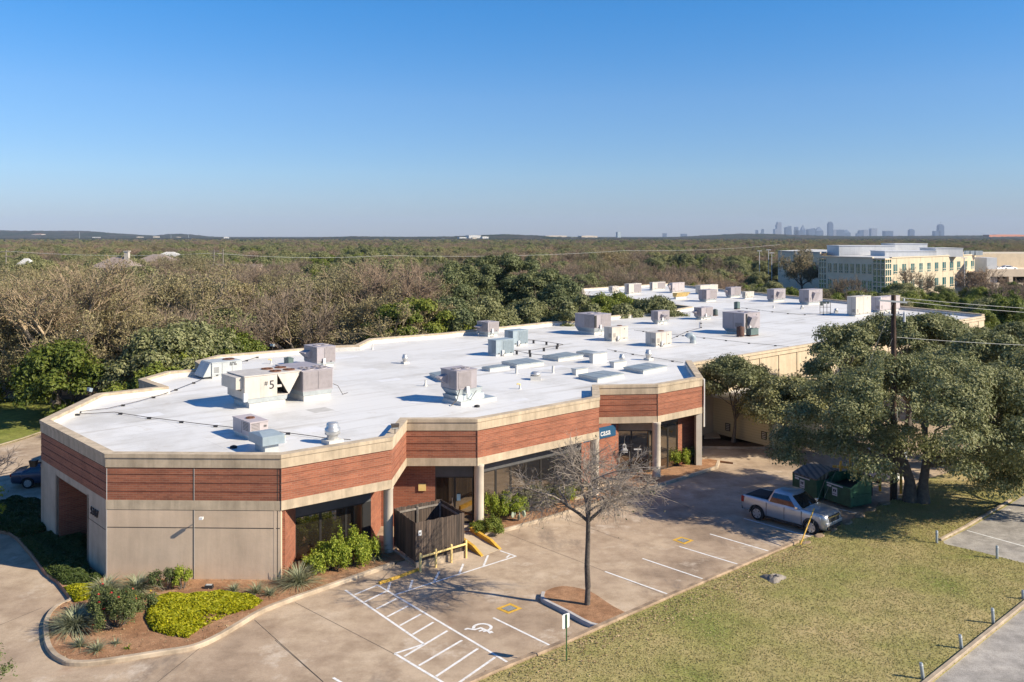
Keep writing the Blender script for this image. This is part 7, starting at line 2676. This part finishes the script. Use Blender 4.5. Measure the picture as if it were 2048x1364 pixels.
for o, d, n, u0, u1 in ((c0, dl, nl_, 0, gw_), (c0, dr_, nr_, 0, gw_), (c0, dl, nl_, Ll - 2.2, Ll)):
    mb = MB(); wallbox(mb, o, d, n, u0, u1, BZ, BT - .6, -.05, .2); f = ob(mb, "glass_bay", M['teal'])
    mb = MB()
    for q in range(4):
        uu = u0 + (u1 - u0) * q / 3
        wallbox(mb, o, d, n, uu - .1, uu + .1, BZ, BT, .06, .12)
    for z in (.6, 2.2, 3.6, 4.6, 6.0, 7.6, 9.0, BT - .3):
        wallbox(mb, o, d, n, u0, u1, z, z + .22, .08, .14)
    mb.build("mullion", M['stucco_warmed'], f)
roof_pts = [c0, cr_, cr_ + dl * 34, c0 + dl * 34]
roof_pts = [c0 - nl_ * .3 - nr_ * .3, cr_ - nr_ * .3, cr_ + dl * Ll * 1.2, cl_]
mb = MB(); mb.prism([xy(p) for p in roof_pts], BT - .3, BT + .05); ob(mb, "roof", M['whitecurb'])
for x0, x1, y0, y1, Yp in [(1770, 1873, 503, 517, 222), (1872, 1926, 497, 514, 226), (1678, 1790, 492, 512, 236), (1790, 1855, 488, 510, 240)]:
    mb = MB(); X0, X1 = D(x0, Yp), D(x1, Yp)
    mb.box(X0, X1, Yp, Yp + 9, BT - .2, hgt(y0, Yp))
    mb.box(X0 - .1, X1 + .1, Yp - .1, Yp + 9.1, hgt(y0, Yp), hgt(y0, Yp) + .15)
    ob(mb, "plant_screen", M['penthouse'])
for x in (1880, 1892, 1902, 1935, 1945, 1955, 1962):
    Yp = 236
    X0 = D(x, Yp)
    mb = MB(); mb.box(X0 - .5, X0 + .5, Yp, Yp + 1, BT, BT + 1.2)
    ob(mb, "roof_plant", M['galv'])
# left rear wing
w0, w1 = Vector((D(1556, 262), 262)), Vector((D(1640, 240), 240))
mb = MB(); mb.slab(w0, w1, .4, BZ, hgt(502, 262), side=1); mb.slab(w0, w0 + Vector((20, 30)), .4, BZ, hgt(502, 262), side=-1)
ob(mb, "rear_wing_wall", M['stucco_warmed'])
dw = (w1 - w0).normalized()
for i in range(4):
    a = w0 + dw * (3 + i * 5.2) + Vector((dw.y, -dw.x)) * .08
    mb = MB(); mb.slab(a, a + dw * 2.0, .06, 5.4, 8.2); ob(mb, "window", M['teal'])
mb = MB(); mb.prism([xy(w0), xy(w1), (w1.x + 20, w1.y + 30), (w0.x + 20, w0.y + 30)], hgt(502, 262) - .3, hgt(502, 262) + .1); ob(mb, "roof", M['whitecurb'])

# parking deck
pk = thing("parking_deck", "pale concrete parking deck at the right edge next to the cream office block", "parking deck", (D(1990, 228), 228, BZ))
def pkb(mb, nm, m):
    return mb.build(nm, m, pk, world=True)
X0, X1, Yd = D(1973, 225), D(2150, 225), 225
mb = MB()
for z0, z1 in ((5.0, 6.9), (1.8, 3.4), (-.5, .3)):
    mb.box(X0, X1 + 20, Yd, Yd + .4, z0, z1)
for i in range(8):
    x = X0 + (X1 + 18 - X0) * i / 7
    mb.box(x, x + 1.0, Yd + .02, Yd + 1, BZ, 6.0)
mb.box(X0, X1 + 20, Yd + .4, Yd + 40, 5.6, 6.0); mb.box(X0, X1 + 20, Yd + .4, Yd + 40, 2.2, 2.5)
pkb(mb, "deck", M['stucco_warmed'])
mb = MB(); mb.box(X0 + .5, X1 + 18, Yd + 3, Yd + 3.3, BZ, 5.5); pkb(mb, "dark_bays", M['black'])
mb = MB(); mb.box(D(1953, 231), D(1973, 231), 226, 232, BZ, hgt(515, 228)); pkb(mb, "stair_tower", M['penthouse'])
mb = MB(); mb.box(D(1925, 262), D(2200, 262), 262, 290, BZ, hgt(507, 262)); pkb(mb, "rear_block", M['stucco'])
for px, yt, Y, lb in [(1519, 502, 262, "leftmost of three white light poles among the junipers"), (1537, 500, 268, "white light pole in the middle of three among the junipers"), (1543.5, 506, 255, "rightmost of three white light poles among the junipers"),
                      (1929, 516, 205, "light pole in front of the sunlit side of the cream block"), (1593, 506, 250, "light pole by the shaded rear wing of the cream block")]:
    t = thing("light_pole", lb, "light pole", (D(px, Y), Y, BZ), 0, "parking lot light poles")
    h = hgt(yt, Y) - BZ
    mb = MB(); mb.tube([(0, 0, 0), (0, 0, h)], [.11, .07], 6); mb.build("pole", M['white'], t)
    mb = MB(); mb.box(-.7, .7, -.15, .15, h - .05, h + .12); mb.build("lamp_head", M['white'], t)

# ------------------------------------------------------------------ houses, poles and wires in the woods
M['shingle'] = plain("brown shingles", (0.27, 0.215, 0.185), 0.9, vary=.1, scale=1)
M['redroof'] = plain("orange clay tiles", (0.50, 0.20, 0.11), 0.9)
def house(label, px, ybase, Y, w, zt, roofm, chim=True, wallm='beige', rz=0.0):
    t = thing("house", label, "house", (D(px, Y), Y, -.5), rz)
    e = zt - 2.6
    mb = MB(); mb.box(-w / 2, w / 2, 0, w * .8, 0, e); mb.build("wall", M[wallm], t)
    mb = MB()
    o = .5
    mb.add([(-w / 2 - o, -o, e), (w / 2 + o, -o, e), (w / 2 + o, w * .8 + o, e), (-w / 2 - o, w * .8 + o, e), (-w * .12, w * .4, zt), (w * .12, w * .4, zt)],
           [(0, 1, 5, 4), (1, 2, 5), (2, 3, 4, 5), (3, 0, 4), (3, 2, 1, 0)])
    rf = mb.build("roof", M[roofm], t)
    if chim:
        mb = MB(); mb.box(w * .2, w * .2 + 1, w * .3, w * .3 + 1, e, zt + 1.2); mb.box(w * .2 - .15, w * .2 + 1.15, w * .3 - .15, w * .3 + 1.15, zt + 1.2, zt + 1.4); mb.build("chimney", M['cream'], rf)
    return t
for a in [("house with a grey brown roof and a pale chimney in the left woods", 221, 540, 205, 9.5, hgt(514, 205) + .5, 'shingle', True), ("house with a brown roof behind dark oaks in the left woods", 302, 525, 250, 12, hgt(509, 250) + .5, 'shingle', False),
          ("pale roofed house among trees left of centre", 330, 508, 330, 12, hgt(504, 330) + .5, 'whitecurb', False), ("small pale gable at the far left of the woods", 45, 524, 240, 5, hgt(517, 240) + .5, 'whitecurb', False)]:
    house(*a)
t = thing("low_building", "low pale flat roofed building beside the pole in the left woods", "building", (D(455, 215), 215, -.5))
mb = MB(); mb.box(-6, 6, 0, 8, 0, hgt(536, 215) + .5); mb.build("wall", M['stucco_warmed'], t)
mb = MB(); mb.box(-6.3, 6.3, -.3, 8.3, hgt(536, 215) + .5, hgt(531, 215) + .6); mb.build("roof", M['shingle'], t)
def far_pole(label, px, yt, Y, arms=True):
    t = thing("power_pole", label, "power pole", (D(px, Y), Y, -.5), 0, "power poles in the woods")
    h = hgt(yt, Y) + .5
    mb = MB(); mb.tube([(0, 0, 0), (0, 0, h)], [.17, .12], 6); mb.build("pole", M['greywood'], t)
    if arms:
        mb = MB(); mb.box(-1.3, 1.3, -.08, .08, h - .5, h - .3); mb.box(-1, 1, -.08, .08, h - 1.6, h - 1.45); mb.build("crossarm", M['greywood'], t)
    return t
far_pole("left of the two power poles above the low pale building", 428, 499, 225); far_pole("taller grey power pole right of the low pale building's pole", 446, 497, 212, False); far_pole("power pole at the far left of the woods", 12, 500, 220)
for (x0, y0, Y0), (x1, y1, Y1), lb in [((12, 502, 220), (428, 506, 225), "pale power line between the two left poles"), ((428, 506, 225), (770, 511, 250), "pale power line running right from the left poles"), ((770, 511, 250), (1250, 501, 300), "pale power line crossing above the evergreen oaks"),
                                  ((1250, 501, 300), (1560, 489, 380), "pale power line towards the cream office block"), ((-200, 504, 220), (12, 503, 220), "pale power line at the far left edge")]:
    wire("power_line", lb, [Vector((D(x0, Y0), Y0, hgt(y0, Y0))), Vector((D(x1, Y1), Y1, hgt(y1, Y1)))], .9, .035, "power lines over the woods")

# ------------------------------------------------------------------ far country
def ridge(px, pts):
    return np.interp(px, [p[0] for p in pts], [p[1] for p in pts])
RG = [(6500, 900, [(-400, 461), (0, 461), (50, 462), (170, 462), (230, 467), (310, 472), (335, 469), (360, 468), (385, 470), (420, 474), (470, 476), (600, 477), (3000, 477)]),
      (4600, 700, [(-400, 480), (560, 479), (640, 476), (700, 474), (800, 475), (900, 474.5), (978, 470.5), (1010, 469.5), (1060, 471.5), (1130, 474.5), (1250, 477), (3000, 478)]),
      (5600, 800, [(-400, 480), (1250, 478), (1350, 475), (1425, 471), (1480, 468), (1540, 468.5), (1600, 471), (1700, 473.5), (1950, 472), (2400, 470)])]
na, nr2 = 560, 330
ang = np.linspace(-.66, .66, na)
Yr = np.geomspace(1900, 12500, nr2)
A_, B_ = np.meshgrid(ang, Yr)
Xg = A_ * B_
PX = 1024 + A_ * F_PX
zg_ = np.zeros_like(Xg)
for Yc, wd, pts in RG:
    top_ = 15.5 + (472 - ridge(PX, pts)) * Yc / F_PX
    zg_ = np.maximum(zg_, np.maximum(0, top_) * np.exp(-((B_ - Yc) / wd) ** 2))
bm_ = np.array([noise.noise(Vector((x * .045, y * .02, 0))) + .6 * noise.noise(Vector((x * .11, y * .045, 4))) for x, y in zip(Xg.ravel(), Yr.repeat(na))]).reshape(Xg.shape)
zg_ = zg_ * (.94 + .05 * bm_) + 3.0 + 3.6 * bm_ * (1 - .3 * B_ / 12500)
v = np.stack([Xg, B_, zg_], -1).reshape(-1, 3)
ii = (np.arange(nr2 - 1)[:, None] * na + np.arange(na - 1)[None]).ravel()
f = np.stack([ii, ii + 1, ii + na + 1, ii + na], 1)
def canopy_mat():
    m, n, l, b = new_mat("far tree canopy")
    v_ = coords(n)
    sc = scaled(n, l, v_, (1, .45, 1))
    f1 = noise_node(n, l, sc, .009, 4, .6)
    f2 = noise_node(n, l, sc, .07, 4, .7)
    col = ramp(n, l, f1, [(.36, (.022, .034, .016)), (.46, (.032, .042, .018)), (.55, (.06, .052, .038)), (.68, (.08, .066, .05))])
    col = mixc(n, l, 1.0, col, ramp(n, l, f2, [(.35, (.45,) * 3), (.6, (1.2,) * 3)]), 'MULTIPLY')
    l.new(col, b.inputs["Base Color"])
    b.inputs["Roughness"].default_value = .95
    b.inputs["Specular IOR Level"].default_value = .05
    return m
hills = link("hills", np_mesh("hills", v, f, canopy_mat(), None, True))
kind(hills, 'structure')

def block(name, label, cat, px0, px1, yt, Y, mat, zb=0.0, group=None, depth=None, parts=None):
    x0, x1, zt = D(px0, Y), D(px1, Y), hgt(yt, Y)
    t = thing(name, label, cat, ((x0 + x1) / 2, Y, zb), R(24), group)
    w, h = (x1 - x0) * .86, zt - zb
    dp = depth or min(w * .8, 40)
    mb = MB(); mb.box(-w / 2, w / 2, 0, dp, 0, h); mb.build("wall", mat, t)
    mb = MB(); mb.box(-w * .3, w * .3, dp * .2, dp * .8, h, h * 1.03 + .4); mb.build("roof_plant", mat, t)
    return t
def win_mat(name, c, g, sx, sz):
    m, n, l, b = new_mat(name)
    uv = coords(n, "UV")
    t = n.new("ShaderNodeTexBrick")
    l.new(uv, t.inputs["Vector"])
    t.offset = 0
    t.inputs["Color1"].default_value = rgb(g); t.inputs["Color2"].default_value = rgb(tuple(x * .8 for x in g)); t.inputs["Mortar"].default_value = rgb(c)
    t.inputs["Scale"].default_value = 1; t.inputs["Brick Width"].default_value = sx; t.inputs["Row Height"].default_value = sz; t.inputs["Mortar Size"].default_value = sz * .22
    l.new(t.outputs["Color"], b.inputs["Base Color"])
    b.inputs["Roughness"].default_value = .5
    return m
WM = win_mat("white facade with windows", (.72, .68, .62), (.25, .28, .32), 9, 4)
OM = win_mat("cream facade with windows", (.62, .52, .40), (.22, .2, .18), 8, 4)
for px0, px1, yt, yb, Y, m_, lb in [(917, 935, 474.5, 0, 3600, WM, "low white hospital wing at the left of the white cluster"), (935, 965, 470.8, 0, 3700, WM, "tallest white block of the distant white cluster"), (944, 954, 475, 0, 3500, OM, "cream block in front of the distant white cluster"),
                              (963, 979, 473.5, 0, 3550, WM, "white block at the right of the distant white cluster"), (870, 912, 478, 0, 3450, M['white'], "row of low white roofs left of the white cluster"),
                              (1085, 1140, 471.5, 0, 4300, OM, "long cream campus building on the horizon, left part"), (1158, 1200, 471.8, 0, 4250, OM, "long cream campus building on the horizon, right part"), (1140, 1160, 474, 0, 4280, WM, "low link between the two long cream buildings"),
                              (1234, 1243, 464, 0, 6000, M['bluegrey'], "small blue glass block on the horizon"), (272, 288, 473.5, 0, 5200, OM, "low cream block on the left hills, first"), (306, 320, 473, 0, 5200, OM, "dark windowed block on the left hills"), (352, 363, 474, 0, 5200, OM, "small cream block below the hill bump"),
                              (447, 459, 474, 0, 4000, WM, "white cube building on the left horizon"), (184, 202, 474.3, 0, 5000, WM, "group of white houses low on the left hills")]:
    block("distant_building", lb, "building", px0, px1, yt, Y, m_, 0)
house("orange roofed mansion on the far left hillside", 73, 478, 5600, 62, hgt(467.5, 5600) + .5, 'redroof', False, 'cream')
t = block("distant_building", "long red roofed building on the right horizon", "building", 1950, 2090, 469.5, 5000, M['redroof'], 0)
for px, yt, Y, lb in [(159, 463, 4200, "thin grey mast on the left hills"), (304, 440, 7000, "very tall thin mast on the left horizon"), (342, 470, 4500, "short mast by the hill bump"), (377, 470, 4500, "short mast right of the hill bump"), (768, 460, 5500, "thin mast above the centre horizon"), (1013, 465, 4300, "thin mast right of the white cluster")]:
    p = (D(px, Y), Y, 0)
    mb = MB(); mb.tube([(0, 0, 0), (0, 0, hgt(yt, Y))], [1.2, .6], 5)
    o = mb.build("radio_mast", M['galv']); o.location = p
    tag(o, lb, "mast", "masts on the horizon")

# city skyline
SK = 11000.0
TM = win_mat("blue tower glass", (.13, .17, .23), (.06, .09, .14), 12, 8)
TM2 = win_mat("pale tower cladding", (.34, .34, .36), (.2, .23, .27), 12, 8)
def sz(x, y):
    return 1500 + x / 3.737, 420 + y / 3.737
towers = [(45, 62, 150, 'f', "first low tower at the left end of the skyline"), (82, 105, 143, 's', "second low stepped tower at the left of the skyline"), (187, 236, 92, 's', "wide stepped pale tower, second tallest in the skyline"), (269, 316, 119, 'w', "slant topped tower in the skyline"),
          (338, 362, 127, 'f', "narrow tower behind the slant topped one"), (340, 385, 152, 'f', "low dark block in the skyline between two tall ones"), (384, 416, 114, 'p', "pointed sail shaped tower in the skyline"), (437, 494, 136, 'w', "broad flat shouldered tower in the skyline"), (495, 549, 127, 'p', "tower with a pyramid top in the skyline"),
          (588, 623, 88, 'c', "tallest tower of the skyline with a small crown"), (625, 646, 149, 'f', "pale low tower beside the tallest one"), (645, 703, 147, 'f', "wide dark block right of the tallest tower"), (703, 753, 149, 'p', "stepped pyramid block right of the tallest tower"), (805, 850, 151, 's', "stepped low tower in the gap of the skyline"),
          (852, 886, 148, 'f', "pale low tower in the gap of the skyline"), (907, 951, 138, 'f', "pale glassy tower standing alone"), (1013, 1071, 156, 'f', "low wide blue block standing alone"), (1195, 1231, 143, 'c', "rounded blue tower standing alone at the right"), (1382, 1425, 157, 'f', "low block beside the rightmost tall tower"),
          (1413, 1452, 106, 'c', "rightmost tall tower with a crane on top"), (-650, -622, 174, 'f', "lone blue block far left of the skyline"), (-512, -470, 178, 'f', "lone low block left of the skyline")]
for x0, x1, y, k, lb in towers:
    (px0, py), (px1, _) = sz(x0, y), sz(x1, y)
    X0, X1, zt = D(px0, SK), D(px1, SK), hgt(py, SK)
    w = X1 - X0
    t = thing("skyscraper", lb, "tower", ((X0 + X1) / 2, SK, 0), 0, "towers of the city skyline")
    m_ = TM2 if 'pale' in lb else TM
    mb = MB(); a = w / 2
    if k == 'f':
        mb.box(-a, a, 0, w, 0, zt)
    elif k == 's':
        mb.box(-a, a, 0, w, 0, zt * .55); mb.box(-a * .4, a, 0.1, w * .9, zt * .55, zt * .85); mb.box(-a * .2, a, .2, w * .8, zt * .85, zt)
    elif k == 'w':
        mb.hexa([(-a, 0, 0), (a, 0, 0), (a, w, 0), (-a, w, 0), (-a, 0, zt * .86), (a * .7, 0, zt), (a * .7, w, zt), (-a, w, zt * .86)])
    elif k == 'p':
        mb.box(-a, a, 0, w, 0, zt * .62); mb.hexa([(-a, 0, zt * .62), (a, 0, zt * .62), (a, w, zt * .62), (-a, w, zt * .62), (-a * .15, w * .4, zt), (a * .2, w * .4, zt), (a * .2, w * .6, zt), (-a * .15, w * .6, zt)])
    elif k == 'c':
        mb.box(-a, a, 0, w, 0, zt * .86); mb.box(-a * .85, a * .85, w * .1, w * .9, zt * .86, zt * .95); mb.box(-a * .55, a * .55, w * .2, w * .8, zt * .95, zt)
    mb.build("shaft", m_, t)
    mb = MB(); mb.tube([(a * .1, w / 2, zt), (a * .1, w / 2, zt * 1.06 + (22 if 'crane' in lb else 0))], 2.0, 4); mb.build("mast", TM, t)

# ------------------------------------------------------------------ air
mb = MB()
mb.box(-11000, 11000, -400, 14500, -1.9, 300)
hz = mb.build("haze", [])
hm = bpy.data.materials.new("pale haze")
hm.use_nodes = True
hn, hl = hm.node_tree.nodes, hm.node_tree.links
hn.remove(hn["Principled BSDF"])
pv = hn.new("ShaderNodeVolumePrincipled")
pv.inputs["Color"].default_value = (0.62, 0.76, 1.0, 1)
pv.inputs["Density"].default_value = 4.0e-5
hl.new(pv.outputs[0], hn["Material Output"].inputs["Volume"])
hz.data.materials.append(hm)
kind(hz, 'stuff')
hz["label"] = "thin blue haze over the far country"
